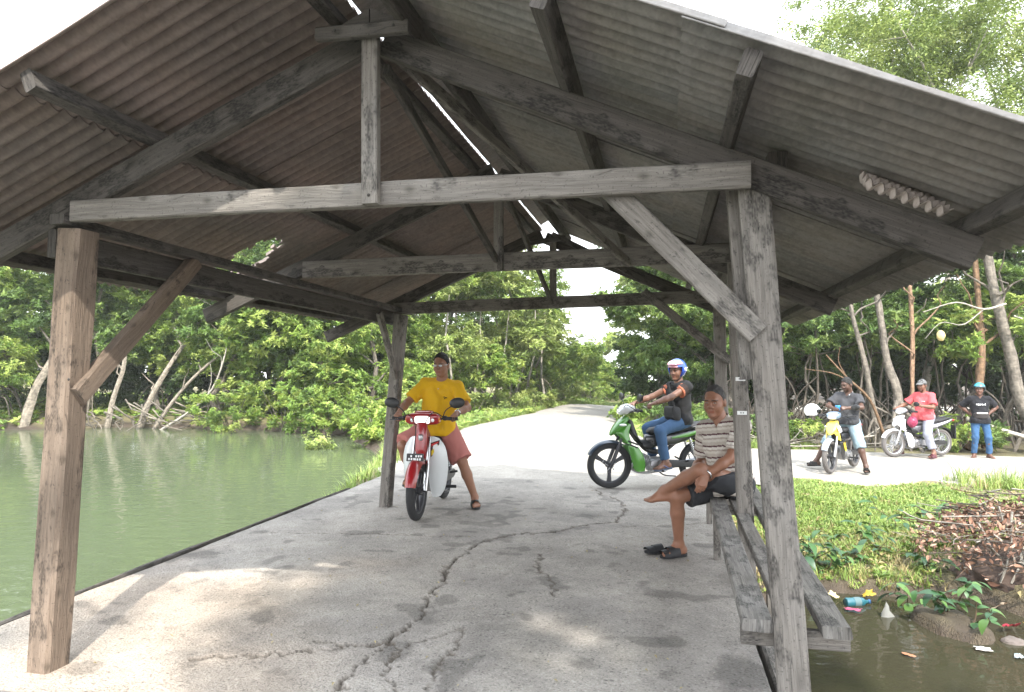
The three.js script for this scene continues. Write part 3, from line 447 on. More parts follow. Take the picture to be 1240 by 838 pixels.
// mudguard: an arched shell round a wheel centre
function guard(cx, cy, R, a0, a1, hw, drop) {
  const n = 22, m = 10, pos = [], idx = [];
  for (let s = 0; s < 2; s++) for (let i = 0; i <= n; i++) for (let k = 0; k <= m; k++) { const t = k / m * 2 - 1, a = lerp(a0, a1, i / n), e = 1 - 0.35 * Math.pow(Math.abs(i / n - 0.45) * 1.8, 3), r = R - drop * Math.pow(Math.abs(t), 3) - s * 0.004; pos.push(cx + r * Math.cos(a), cy + r * Math.sin(a), t * hw * e); }
  const N = (n + 1) * (m + 1); for (let s = 0; s < 2; s++) for (let i = 0; i < n; i++) for (let k = 0; k < m; k++) { const a = s * N + i * (m + 1) + k; idx.push(a, a + 1, a + m + 1, a + 1, a + m + 2, a + m + 1); }
  return geo(pos, idx);
}
function motorbike(o) {
  const b = thing(o.name || 'motorbike', o.label, 'motorbike', o.pos, o.turn, o.group);
  if (o.roll) b.rotation.set(0, o.turn, 0, 'YXZ');
  const body = gloss(o.body), trim = o.trim ? gloss(o.trim) : blackP, W1 = { rimM: o.rimM || darkAlloy, spokes: o.spokes, disc: o.disc, phase: o.phase, dusty: o.dusty };
  // steering assembly turns about the head
  const st = 0.61, HX = 0.385, HY = 0.80;
  const front = wheel('front_wheel', b, st, W1); wheel('rear_wheel', b, -0.61, { ...W1, disc: false, phase: 1 });
  for (const s of [-1, 1]) { const f = put('fork_leg', merge([rod([0.61, 0.29, s * 0.078], [0.505, 0.54, s * 0.078], 0.024, 12), rod([0.505, 0.54, s * 0.078], [0.40, 0.80, s * 0.075], 0.016, 10)]), o.forkM || alloyM, b); }
  put('front_mudguard', o.guardShort ? guard(0.61, 0.29, 0.318, 0.45, 2.15, 0.058, 0.030) : guard(0.61, 0.29, 0.325, 0.25, 2.45, 0.066, 0.055), o.guardM || body, b);
  if (o.plateFront) { const p = sub('number_plate', b); p.position.set(0.695, 0.62, 0); p.rotation.set(0, 0, 0.25); put('plate', box(-0.012, -0.03, -0.085, 0.0, 0.045, 0.085, 0.004), blackP, p); put('characters', o.plateFront.map(([z, y, w, h]) => box(0.002, y, z, 0.004, y + h, z + w, 0.0003)), mat([0.8, 0.8, 0.8]), p); }
  // frame, engine, exhaust
  put('frame', merge([tube(curve([[HX, HY, 0], [0.25, 0.62, 0], [0.10, 0.47, 0], [-0.12, 0.44, 0]], 14), 0.032, 10), tube(curve([[-0.12, 0.44, 0], [-0.35, 0.60, 0], [-0.72, 0.70, 0]], 10), 0.025, 8), rod([-0.1, 0.44, 0], [-0.1, 0.30, 0], 0.03)]), blackP, b);
  put('engine', merge([loft([-0.10, -0.085, -0.03, 0.03, 0.085, 0.10].map((z, i) => ({ c: [-0.02, 0.285, z], a: [[0.08, 0.13, 0.15, 0.15, 0.13, 0.08][i], 0, 0], b: [0, [0.06, 0.085, 0.1, 0.1, 0.085, 0.06][i], 0], n: 3 })), 24), ...[0, 1, 2, 3, 4].map(k => loft([{ c: [0.12 + k * 0.028, 0.335 + k * 0.012, -0.055], a: [0.009, 0.003, 0], b: [-0.03, 0.07, 0], n: 4 }, { c: [0.12 + k * 0.028, 0.335 + k * 0.012, 0.055], a: [0.009, 0.003, 0], b: [-0.03, 0.07, 0], n: 4 }], 12)), tube([[0.1, 0.33, 0], [0.31, 0.40, 0]], 0.052, 12)]), alloyM, b);
  for (const s of [-1, 1]) put('engine_cover', merge([cylZ(0.085, 0.03, -0.06, 0.28, s * 0.105, 24), cylZ(0.06, 0.02, -0.06, 0.28, s * 0.125, 20), cylZ(0.045, 0.03, 0.06, 0.30, s * 0.105, 18)]), s < 0 ? alloyM : darkAlloy, b);
  put('exhaust_pipe', tube(curve([[0.26, 0.33, 0.02], [0.30, 0.24, 0.06], [0.15, 0.17, 0.11], [-0.2, 0.20, 0.13], [-0.42, 0.27, 0.145]], 20), 0.017, 10), alloyM, b);
  put('muffler', loft([[-0.36, 0.25, 0.022], [-0.42, 0.265, 0.042], [-0.75, 0.36, 0.045], [-0.86, 0.39, 0.03]].map(q => ({ c: [q[0], q[1], 0.15], a: [0, 0, q[2]], b: [-q[2] * 0.28, q[2] * 0.96, 0] })), 18), o.mufflerM || alloyM, b);
  for (const s of [-1, 1]) { put('swing_arm', board([-0.10, 0.32, s * 0.085], [-0.62, 0.29, s * 0.085], 0.022, 0.04, V(0, 1, 0), { jig: 0, bow: 0 }), o.armM || alloyM, b); put('shock_absorber', merge([rod([-0.52, 0.33, s * 0.105], [-0.42, 0.66, s * 0.10], 0.010, 8), ...[...Array(9)].map((_, k) => { const t = 0.18 + k * 0.075, g = new THREE.TorusGeometry(0.021, 0.005, 6, 14); g.rotateX(Math.PI / 2); g.rotateZ(-0.3); return tr(g, lerp(-0.52, -0.42, t), lerp(0.33, 0.66, t), s * 0.103); })]), chrome, b); }
  put('chain_case', loft([[-0.10, 0.06], [-0.25, 0.045], [-0.58, 0.05], [-0.66, 0.03]].map(q => ({ c: [q[0], 0.30, -0.115], a: [0, q[1], 0], b: [0, 0, 0.012], n: 4 })), 16), blackP, b);
  for (const s of [-1, 1]) { put('foot_peg', merge([rod([0.0, 0.235, s * 0.10], [0.0, 0.235, s * 0.26], 0.012, 8), rod([0.0, 0.238, s * 0.17], [0.0, 0.238, s * 0.27], 0.017, 10)]), rubber, b); put('passenger_peg', rod([-0.38, 0.33, s * 0.10], [-0.36, 0.35, s * 0.21], 0.012, 8), rubber, b); }
  put('gear_pedal', merge([tube(curve([[0.10, 0.23, -0.15], [0.14, 0.22, -0.17], [0.16, 0.23, -0.21]], 6), 0.007, 6), rod([-0.06, 0.24, -0.14], [0.12, 0.22, -0.15], 0.006, 6)]), chrome, b);
  put('side_stand', tube(curve([[-0.02, 0.20, -0.10], [-0.06, 0.17, -0.13], [-0.22, 0.15, -0.14]], 8), 0.009, 6), darkAlloy, b);
  // seat, tail, side covers
  put('seat', loft([[0.10, 0.705, 0.055, 0.02], [0.06, 0.715, 0.085, 0.04], [-0.10, 0.725, 0.115, 0.05], [-0.30, 0.735, 0.13, 0.05], [-0.40, 0.765, 0.125, 0.05], [-0.60, 0.785, 0.115, 0.045], [-0.76, 0.805, 0.09, 0.035], [-0.80, 0.81, 0.04, 0.015]].map(q => ({ c: [q[0], q[1], 0], a: [0, 0, q[2]], b: [0, q[3], 0], n: 2.8 })), 26), seatM, b);
  put('tail_cowl', loft([[0.14, 0.60, 0.06, 0.07], [-0.05, 0.60, 0.10, 0.09], [-0.25, 0.62, 0.12, 0.085], [-0.50, 0.68, 0.115, 0.065], [-0.78, 0.745, 0.085, 0.045], [-0.92, 0.785, 0.04, 0.025]].map(q => ({ c: [q[0], q[1], 0], a: [0, 0, q[2]], b: [0, q[3], 0], n: 3 })), 26), o.tail ? gloss(o.tail) : body, b);
  put('grab_rail', tube(curve([[-0.45, 0.76, -0.13], [-0.70, 0.82, -0.125], [-0.88, 0.86, -0.06], [-0.88, 0.86, 0.06], [-0.70, 0.82, 0.125], [-0.45, 0.76, 0.13]], 26), 0.011, 8), o.railM || darkAlloy, b);
  put('tail_light', ell(-0.93, 0.77, 0, 0.03, 0.03, 0.06), redLens, b);
  put('rear_mudguard', merge([guard(-0.61, 0.30, 0.34, 1.2, 2.95, 0.065, 0.03), box(-0.985, 0.36, -0.055, -0.955, 0.66, 0.055, 0.006)]), blackP, b);
  // handlebar
  const hb = sub('handlebar', b);
  put('bar', tube(curve([[0.30, 0.985, -0.34], [0.33, 0.985, -0.2], [0.37, 0.95, -0.07], [0.37, 0.95, 0.07], [0.33, 0.985, 0.2], [0.30, 0.985, 0.34]], 24), 0.011, 8), darkAlloy, hb);
  for (const s of [-1, 1]) { put('grip', rod([0.312, 0.985, s * 0.235], [0.300, 0.985, s * 0.345], 0.017, 12), rubber, hb); put('lever', tube(curve([[0.345, 0.985, s * 0.20], [0.375, 0.975, s * 0.26], [0.35, 0.972, s * 0.36]], 8), 0.006, 6), darkAlloy, hb); put('switch_box', ell(0.315, 0.987, s * 0.215, 0.026, 0.026, 0.032), blackP, hb); }
  for (const s of o.mirrors || [-1, 1]) { const m = o.mirrorR || [0.075, 0.052]; put('mirror_stem', tube(curve([[0.325, 1.0, s * 0.195], [0.34, 1.07, s * 0.23], [0.33, 1.125, s * 0.31]], 8), 0.006, 6), blackP, hb); const g = ell(0, 0, 0, 0.022, m[1], m[0], 18); g.rotateX(-s * 0.15); put('mirror', tr(g, 0.33, 1.145, s * 0.345), blackP, hb); const f = new THREE.CircleGeometry(1, 20); f.scale(m[0] * 0.85, m[1] * 0.85, 1); f.rotateY(-Math.PI / 2); put('mirror_glass', tr(f, 0.3065, 1.145, s * 0.345), mirrorM, hb); }
  for (const pts of [[[0.33, 0.985, 0.22], [0.44, 1.03, 0.14], [0.47, 0.93, 0.06], [0.45, 0.72, 0.07], [0.57, 0.40, 0.06]], [[0.33, 0.985, -0.22], [0.43, 1.05, -0.12], [0.44, 0.92, -0.03], [0.36, 0.72, -0.02]]]) put('cable', tube(curve(pts, 16), 0.0045, 5), rubber, hb);
  o.extra && o.extra(b, body, trim, hb);
  return b;
}
const heading = (hx, hz) => Math.atan2(-hz, hx);
function bikeAt(fx, fz, hx, hz, y) { const l = Math.hypot(hx, hz); hx /= l; hz /= l; return { pos: [fx - 0.61 * hx, y, fz - 0.61 * hz], turn: heading(hx, hz) }; }
// panel shells given by rows of [x, y, z] points
function patchGeo(rows, nu = 20, nv = 14, th = 0.008) {
  const cr = rows.map(r => new THREE.CatmullRomCurve3(r.map(p => V(...p)))), grid = []; for (let i = 0; i <= nu; i++) { const c = new THREE.CatmullRomCurve3(cr.map(q => q.getPoint(i / nu))); grid.push(c.getPoints(nv)); }
  const pos = [], idx = []; for (const r of grid) for (const p of r) pos.push(p.x, p.y, p.z); const m = nv + 1; for (let i = 0; i < nu; i++) for (let j = 0; j < nv; j++) { const a = i * m + j; idx.push(a, a + 1, a + m, a + 1, a + m + 1, a + m); }
  const g = geo(pos, idx), n = g.attributes.normal, N = pos.length / 3, p2 = pos.slice(), i2 = idx.slice(); for (let k = 0; k < N; k++) p2.push(pos[3 * k] - n.getX(k) * th, pos[3 * k + 1] - n.getY(k) * th, pos[3 * k + 2] - n.getZ(k) * th); for (let k = 0; k < idx.length; k += 3) i2.push(idx[k] + N, idx[k + 2] + N, idx[k + 1] + N);
  const e = (a, b) => i2.push(a, b, b + N, a, b + N, a + N); for (let i = 0; i < nu; i++) { e(i * m, (i + 1) * m); e(i * m + nv, (i + 1) * m + nv); } for (let j = 0; j < nv; j++) { e(j, j + 1); e(nu * m + j, nu * m + j + 1); }
  return geo(p2, i2);
}
const mirrorZ = rows => rows.map(r => r.map(([x, y, z]) => [x, y, -z]));

// the red and white step-through
const bikeRed = motorbike({ label: 'red motorbike with white leg shields and lit headlight beneath the man in yellow', ...bikeAt(-0.94, -6.83, -0.12, 0.99, 0), body: [0.30, 0.008, 0.012], tail: [0.30, 0.008, 0.012], spokes: 6, rimM: darkAlloy, forkM: chrome, plateFront: [-0.07, -0.045, -0.02, 0.0, 0.025, 0.05].map((z, i) => [z, i < 3 ? 0.008 : -0.02, 0.016, 0.02]).concat([[0.03, 0.008, 0.016, 0.02], [-0.06, -0.022, 0.016, 0.02], [-0.035, -0.022, 0.016, 0.02], [-0.012, -0.022, 0.016, 0.02]]),
  mirrorR: [0.082, 0.055], extra(b, body, trim, hb) {
    const white = phys([0.66, 0.68, 0.68], { roughness: 0.32, clearcoat: 0.5 });
    const rows = [[[0.345, 0.80, 0.05], [0.335, 0.80, 0.10], [0.30, 0.78, 0.15]], [[0.36, 0.70, 0.045], [0.35, 0.70, 0.14], [0.275, 0.70, 0.205]], [[0.36, 0.55, 0.045], [0.345, 0.55, 0.165], [0.255, 0.55, 0.235]], [[0.335, 0.38, 0.05], [0.315, 0.38, 0.155], [0.235, 0.38, 0.225]], [[0.285, 0.24, 0.06], [0.265, 0.24, 0.13], [0.205, 0.24, 0.19]], [[0.25, 0.17, 0.075], [0.235, 0.165, 0.11], [0.195, 0.17, 0.145]]];
    put('leg_shield', patchGeo(rows), white, b); put('leg_shield', patchGeo(mirrorZ(rows)), white, b);
    put('front_column', loft([[0.41, 0.93, 0.055, 0.04], [0.42, 0.80, 0.062, 0.05], [0.435, 0.66, 0.062, 0.055], [0.43, 0.58, 0.05, 0.05]].map(q => ({ c: [q[0], q[1], 0], a: [0, 0, q[2]], b: [q[3], 0.02, 0], n: 3 })), 20), body, b);
    put('badge', loft([{ c: [0.468, 0.80, 0], a: [0, 0, 0.026], b: [0, 0.035, 0], n: 3 }, { c: [0.482, 0.797, 0], a: [0, 0, 0.02], b: [0, 0.028, 0], n: 3 }], 16), alloyM, b);
    // decal on the rider's left shield: white, red and yellow flash
    const dec = (pts, m, n) => { const pos = [], idx = []; for (const [z, y] of pts) { let x = 0.36 - 0.10 * Math.pow((z - 0.045) / 0.19, 2.2) - 0.25 * Math.pow(Math.max(0, 0.62 - y), 2) * 2 + 0.009 + n * 0.003; pos.push(x, y, -z); } for (let i = 1; i < pts.length - 1; i++) idx.push(0, i, i + 1); put('decal', geo(pos, idx), m, b); };
    dec([[0.075, 0.735], [0.165, 0.765], [0.160, 0.72], [0.09, 0.60], [0.078, 0.59]], mat([0.06, 0.01, 0.012]), 0); dec([[0.085, 0.655], [0.15, 0.715], [0.10, 0.62], [0.086, 0.605]], mat([0.75, 0.55, 0.03]), 1); dec([[0.085, 0.725], [0.155, 0.75], [0.15, 0.735], [0.085, 0.70]], mat([0.55, 0.03, 0.03]), 1);
    put('headlight_cowl', loft([[0.27, 0.985, 0.13, 0.05], [0.33, 0.985, 0.175, 0.062], [0.385, 0.98, 0.185, 0.06], [0.415, 0.975, 0.17, 0.048]].map(q => ({ c: [q[0], q[1], 0], a: [0, 0, q[2]], b: [0.01, q[3], 0], n: 3.4 })), 28), body, hb);
    put('dash_hood', loft([[0.25, 1.03, 0.09, 0.02], [0.32, 1.045, 0.10, 0.025], [0.38, 1.03, 0.075, 0.018]].map(q => ({ c: [q[0], q[1], 0], a: [0, 0, q[2]], b: [0.004, q[3], 0], n: 3 })), 20), body, hb);
    put('headlight', loft([{ c: [0.41, 0.975, 0], a: [0, 0, 0.082], b: [0.006, 0.042, 0], n: 5 }, { c: [0.427, 0.974, 0], a: [0, 0, 0.076], b: [0.006, 0.037, 0], n: 5 }], 24), new THREE.MeshStandardMaterial({ color: lin(0.9, 0.9, 0.88), emissive: lin(1, 0.97, 0.9), emissiveIntensity: 0.75, roughness: 0.1 }), hb);
    const L = new THREE.SpotLight(lin(1, 0.96, 0.88), 1.6, 12, 0.5, 0.7); L.position.set(0.45, 0.974, 0); L.target.position.set(2.5, 0.6, 0); L.castShadow = true; hb.add(L, L.target); L.name = 'headlight_beam'; L.target.name = 'headlight_aim';
    for (const s of [-1, 1]) { put('indicator', loft([{ c: [0.395, 0.975, s * 0.138], a: [0, 0, 0.046], b: [0.005, 0.032, 0], n: 3.5 }, { c: [0.414, 0.974, s * 0.136], a: [0, 0, 0.040], b: [0.005, 0.026, 0], n: 3.5 }], 18), amberM, hb); put('indicator_glass', ell(0.411, 0.974, s * 0.108, 0.010, 0.024, 0.018), lensM, hb); }
  } });
// sporty underbone: nose fairing, side cowls; colours differ
function sporty(o) {
  return motorbike({ ...o, extra(b, body, trim, hb) {
    const nose = o.nose ? gloss(o.nose) : body;
    const side = [[[0.40, 0.545, 0.10], [0.34, 0.53, 0.135], [0.265, 0.52, 0.12]], [[0.375, 0.45, 0.11], [0.31, 0.44, 0.142], [0.215, 0.44, 0.122]], [[0.345, 0.34, 0.11], [0.28, 0.33, 0.142], [0.18, 0.34, 0.12]], [[0.31, 0.23, 0.105], [0.26, 0.21, 0.125], [0.18, 0.22, 0.115]]], upper = [[[0.45, 0.82, 0.045], [0.39, 0.82, 0.085], [0.35, 0.80, 0.09]], [[0.55, 0.715, 0.055], [0.46, 0.70, 0.105], [0.38, 0.68, 0.10]], [[0.49, 0.64, 0.075], [0.43, 0.61, 0.118], [0.36, 0.60, 0.105]], [[0.44, 0.575, 0.09], [0.40, 0.56, 0.118], [0.35, 0.555, 0.108]]];
    const sm = o.sideM ? gloss(o.sideM) : body; for (const q of [side, mirrorZ(side), upper, mirrorZ(upper)]) put('side_cowl', patchGeo(q, 12, 10), q === side || q[0][0][1] === 0.545 ? sm : nose, b);
    for (const s of [-1, 1]) put('cowl_slot', merge([board([0.40, 0.60, s * 0.118], [0.27, 0.55, s * 0.138], 0.012, 0.022, V(0, 1, 0), { jig: 0, bow: 0 }), board([0.38, 0.555, s * 0.124], [0.28, 0.515, s * 0.142], 0.012, 0.016, V(0, 1, 0), { jig: 0, bow: 0 })]), blackP, b);
    put('nose_fairing', loft([[0.60, 0.665, 0.022, 0.012], [0.565, 0.70, 0.060, 0.030], [0.51, 0.755, 0.092, 0.044], [0.44, 0.83, 0.105, 0.045], [0.38, 0.89, 0.075, 0.03]].map(q => ({ c: [q[0], q[1], 0], a: [0, 0, q[2]], b: [q[3] * 0.85, q[3] * 0.75, 0], n: 2.6 })), 24), nose, b);
    put('inner_panel', loft([[0.34, 0.86, 0.06, 0.05], [0.30, 0.68, 0.095, 0.09], [0.20, 0.54, 0.09, 0.11], [0.02, 0.56, 0.07, 0.07]].map(q => ({ c: [q[0], q[1], 0], a: [0, 0, q[2]], b: [q[3] * 0.7, q[3] * 0.6, 0], n: 3 })), 18), blackP, b);
    put('tail_stripe', merge([-1, 1].map(s => { const g = loft([[-0.18, 0.63, 0.012], [-0.40, 0.665, 0.026], [-0.72, 0.745, 0.018], [-0.86, 0.782, 0.006]].map((q, i) => ({ c: [q[0], q[1], s * [0.121, 0.120, 0.096, 0.06][i]], a: [0, q[2], 0], b: [0, 0, 0.006] })), 12); return g; })), gloss(o.stripe || o.body), b);
    put('headlight_cowl', loft([[0.28, 1.005, 0.06, 0.035], [0.35, 1.01, 0.115, 0.055], [0.42, 0.985, 0.12, 0.055], [0.475, 0.955, 0.075, 0.035]].map(q => ({ c: [q[0], q[1], 0], a: [0, 0, q[2]], b: [q[3] * 0.4, q[3], 0], n: 2.8 })), 24), o.cowl ? gloss(o.cowl) : body, hb);
    put('headlight', loft([[0.43, 0.972, 0.088, 0.036], [0.482, 0.954, 0.07, 0.03], [0.496, 0.948, 0.04, 0.018]].map(q => ({ c: [q[0], q[1], 0], a: [0, 0, q[2]], b: [q[3] * 0.5, q[3], 0], n: 2.6 })), 20), lensM, hb);
    for (const s of [-1, 1]) put('indicator', ell(0.46, 0.80, s * 0.105, 0.05, 0.018, 0.022), o.amber ? amberM : lensM, b);
    o.more && o.more(b, hb);
  } });
}
const bikeGreen = sporty({ label: 'green and black motorbike standing sideways under the rider in jeans', ...bikeAt(1.232, -8.73, -0.985, 0.17, 0), body: [0.055, 0.215, 0.018], tail: [0.02, 0.02, 0.022], stripe: [0.06, 0.20, 0.02], cowl: [0.55, 0.56, 0.56], spokes: 3, phase: 0.55, disc: true, rimM: darkAlloy, forkM: darkAlloy, guardM: gloss([0.03, 0.045, 0.07]), guardShort: true });
const bikeYellow = sporty({ label: 'black motorbike with yellow nose panel parked on the branch road', ...bikeAt(5.51, -11.95, -0.70, 0.72, -0.285), body: [0.02, 0.02, 0.022], nose: [0.80, 0.62, 0.08], stripe: [0.75, 0.5, 0.03], sideM: [0.022, 0.022, 0.024], cowl: [0.16, 0.22, 0.30], spokes: 5, rimM: darkAlloy, dusty: true, guardM: gloss([0.45, 0.52, 0.58]), guardShort: true, mirrors: [-1], more(b) { for (const s of [-1, 1]) { put('side_flash', patchGeo([[[0.53, 0.80, s * 0.10], [0.50, 0.70, s * 0.135]], [[0.44, 0.82, s * 0.118], [0.42, 0.72, s * 0.145]]], 6, 6, 0.006), gloss([0.72, 0.72, 0.72]), b); put('side_flash', patchGeo([[[0.36, 0.52, s * 0.142], [0.30, 0.38, s * 0.150]], [[0.24, 0.53, s * 0.132], [0.22, 0.36, s * 0.150]]], 6, 6, 0.006), gloss([0.75, 0.52, 0.03]), b); } } });
const bikeWhite = sporty({ label: 'white motorbike with wire spoke wheels and a pink bag on its front', ...bikeAt(8.205, -14.82, -0.973, 0.232, -0.35), body: [0.68, 0.68, 0.68], tail: [0.09, 0.09, 0.10], stripe: [0.7, 0.7, 0.7], cowl: [0.30, 0.32, 0.34], sideM: [0.6, 0.6, 0.6], spokes: 'wire', rimM: alloyM, dusty: true, guardM: gloss([0.72, 0.72, 0.72]), guardShort: true, mirrors: [-1] });
// ---------------------------------------------------------------- people: joints + tapered capsules blended into one surface (surface nets)
function surfNet(f, lo, hi, c) {
  const nx = Math.ceil((hi[0] - lo[0]) / c) + 2, ny = Math.ceil((hi[1] - lo[1]) / c) + 2, nz = Math.ceil((hi[2] - lo[2]) / c) + 2, F = new Float32Array(nx * ny * nz), B = 4, at = (i, j, k) => (i * ny + j) * nz + k;
  for (let I = 0; I < nx; I += B) for (let J = 0; J < ny; J += B) for (let K = 0; K < nz; K += B) {
    const d = f(lo[0] + (I + 1.5) * c, lo[1] + (J + 1.5) * c, lo[2] + (K + 1.5) * c), far = Math.abs(d) > c * B * 1.25 + 0.02;
    for (let i = I; i < Math.min(nx, I + B); i++) for (let j = J; j < Math.min(ny, J + B); j++) for (let k = K; k < Math.min(nz, K + B); k++) F[at(i, j, k)] = far ? d : f(lo[0] + i * c, lo[1] + j * c, lo[2] + k * c);
  }
  const id = new Int32Array(nx * ny * nz).fill(-1), pos = [], idx = [], E = [[0, 1], [0, 2], [0, 4], [1, 3], [1, 5], [2, 3], [2, 6], [3, 7], [4, 5], [4, 6], [5, 7], [6, 7]];
  for (let i = 0; i < nx - 1; i++) for (let j = 0; j < ny - 1; j++) for (let k = 0; k < nz - 1; k++) {
    const v = []; let m = 0; for (let q = 0; q < 8; q++) { const d = F[at(i + (q & 1), j + ((q >> 1) & 1), k + (q >> 2))]; v.push(d); if (d < 0) m |= 1 << q; } if (m === 0 || m === 255) continue;
    let x = 0, y = 0, z = 0, n = 0; for (const [a, b] of E) if ((v[a] < 0) !== (v[b] < 0)) { const t = v[a] / (v[a] - v[b]); x += (a & 1) + t * ((b & 1) - (a & 1)); y += ((a >> 1) & 1) + t * (((b >> 1) & 1) - ((a >> 1) & 1)); z += (a >> 2) + t * ((b >> 2) - (a >> 2)); n++; }
    id[at(i, j, k)] = pos.length / 3; pos.push(lo[0] + (i + x / n) * c, lo[1] + (j + y / n) * c, lo[2] + (k + z / n) * c);
  }
  const quad = (a, b, d, e, fl) => { if (a < 0 || b < 0 || d < 0 || e < 0) return; fl ? idx.push(a, b, d, a, d, e) : idx.push(a, d, b, a, e, d); };
  for (let i = 1; i < nx - 1; i++) for (let j = 1; j < ny - 1; j++) for (let k = 1; k < nz - 1; k++) {
    const d = F[at(i, j, k)] < 0;
    if (d !== (F[at(i + 1, j, k)] < 0)) quad(id[at(i, j - 1, k - 1)], id[at(i, j, k - 1)], id[at(i, j, k)], id[at(i, j - 1, k)], d);
    if (d !== (F[at(i, j + 1, k)] < 0)) quad(id[at(i - 1, j, k - 1)], id[at(i - 1, j, k)], id[at(i, j, k)], id[at(i, j, k - 1)], d);
    if (d !== (F[at(i, j, k + 1)] < 0)) quad(id[at(i - 1, j - 1, k)], id[at(i, j - 1, k)], id[at(i, j, k)], id[at(i - 1, j, k)], d);
  }
  return geo(pos, idx);
}
const smin = (a, b, k) => { const h = Math.max(k - Math.abs(a - b), 0) / k; return Math.min(a, b) - h * h * k * 0.25; };
function cap(a, b, ra, rb = ra, cut) { // tapered capsule; cut = flat end at b
  const ax = a.x, ay = a.y, az = a.z, dx = b.x - ax, dy = b.y - ay, dz = b.z - az, l2 = dx * dx + dy * dy + dz * dz || 1e-9, l = Math.sqrt(l2);
  return (x, y, z) => { const px = x - ax, py = y - ay, pz = z - az, u = (px * dx + py * dy + pz * dz) / l2, t = u < 0 ? 0 : u > 1 ? 1 : u, qx = px - dx * t, qy = py - dy * t, qz = pz - dz * t; const d = Math.sqrt(qx * qx + qy * qy + qz * qz) - (ra + (rb - ra) * t); return cut ? Math.max(d, (u - 1) * l) : d; };
}
const elp = (c, r) => (x, y, z) => { const a = (x - c[0]) / r[0], b = (y - c[1]) / r[1], e = (z - c[2]) / r[2], k = Math.sqrt(a * a + b * b + e * e); return (k - 1) * Math.min(r[0], r[1], r[2]) * (k < 1 ? 1 : 1); };
const uni = (fs, k) => (x, y, z) => { let d = 1e9; for (const f of fs) d = smin(d, f(x, y, z), k); return d; };
function bounds(pts, pad) { const lo = [1e9, 1e9, 1e9], hi = [-1e9, -1e9, -1e9]; for (const p of pts) { const q = [p.x, p.y, p.z]; for (let i = 0; i < 3; i++) { lo[i] = Math.min(lo[i], q[i] - pad); hi[i] = Math.max(hi[i], q[i] + pad); } } return [lo, hi]; }
function colour(g, f) { const p = g.attributes.position, a = new Float32Array(p.count * 3); for (let i = 0; i < p.count; i++) { const c = f(p.getX(i), p.getY(i), p.getZ(i)); a[3 * i] = c[0]; a[3 * i + 1] = c[1]; a[3 * i + 2] = c[2]; } g.setAttribute('color', new THREE.BufferAttribute(a, 3)); return g; }
function ik(a, t, l1, l2, pole) { const d = t.clone().sub(a); let L = d.length(); if (L > (l1 + l2) * 0.995) { L = (l1 + l2) * 0.995; t = a.clone().addScaledVector(d.normalize(), L); } const D = t.clone().sub(a).normalize(), x = (l1 * l1 - l2 * l2 + L * L) / (2 * L), h = Math.sqrt(Math.max(0, l1 * l1 - x * x)), n = pole.clone().addScaledVector(D, -pole.dot(D)).normalize(); return [a.clone().addScaledVector(D, x).addScaledVector(n, h), t]; }
function handField(w, dir, palm, thumbSide, curl, s) {
  const D = dir.clone().normalize(), N = palm.clone().addScaledVector(D, -palm.dot(D)).normalize(), T = thumbSide.clone().addScaledVector(D, -thumbSide.dot(D)); T.addScaledVector(N, -T.dot(N)).normalize();
  const at = (a, b, c) => w.clone().addScaledVector(D, a * s).addScaledVector(T, b * s).addScaledVector(N, c * s), fs = [], pts = [];
  const L = [0.030, 0.033, 0.031, 0.025], off = [0.028, 0.010, -0.009, -0.027], kn = [0.088, 0.092, 0.088, 0.080];
  for (let f = 0; f < 4; f++) {
    let p = at(kn[f], off[f], 0); fs.push(cap(at(0.01, off[f] * 0.55, 0), p, 0.016 * s, 0.0125 * s)); let a = 0.15 + curl * 0.9 + f * 0.05;
    for (let k = 0; k < 3; k++) { const q = p.clone().addScaledVector(D, Math.cos(a) * L[f] * s * (1 - k * 0.12)).addScaledVector(N, Math.sin(a) * L[f] * s * (1 - k * 0.12)); fs.push(cap(p, q, (0.0098 - k * 0.0009) * s, (0.0092 - k * 0.0011) * s)); p = q; pts.push(q); a += 0.15 + curl * 0.95; }
  }
  const t0 = at(0.025, 0.026, 0.006), t1 = at(0.055, 0.048 - curl * 0.008, 0.014 + curl * 0.012), t2 = at(0.082, 0.046 - curl * 0.014, 0.018 + curl * 0.028), t3 = at(0.100, 0.036 - curl * 0.016, 0.022 + curl * 0.034);
  fs.push(cap(t0, t1, 0.015 * s, 0.012 * s), cap(t1, t2, 0.0115 * s, 0.0105 * s), cap(t2, t3, 0.0102 * s, 0.0085 * s), cap(w.clone().addScaledVector(D, -0.03), at(0.02, 0, 0), 0.027 * s, 0.024 * s)); pts.push(w, t1, t3, at(0.09, 0.04, 0), at(0.09, -0.04, 0));
  const grp = fs.slice(-4).concat(fs.filter((_, i) => i % 4 === 0 && i < 16)), rest = fs.filter(f => !grp.includes(f));
  return { f: (x, y, z) => { let d = 1e9; for (const q of grp) d = smin(d, q(x, y, z), 0.012); for (const q of rest) d = smin(d, q(x, y, z), 0.004); return d; }, pts };
}
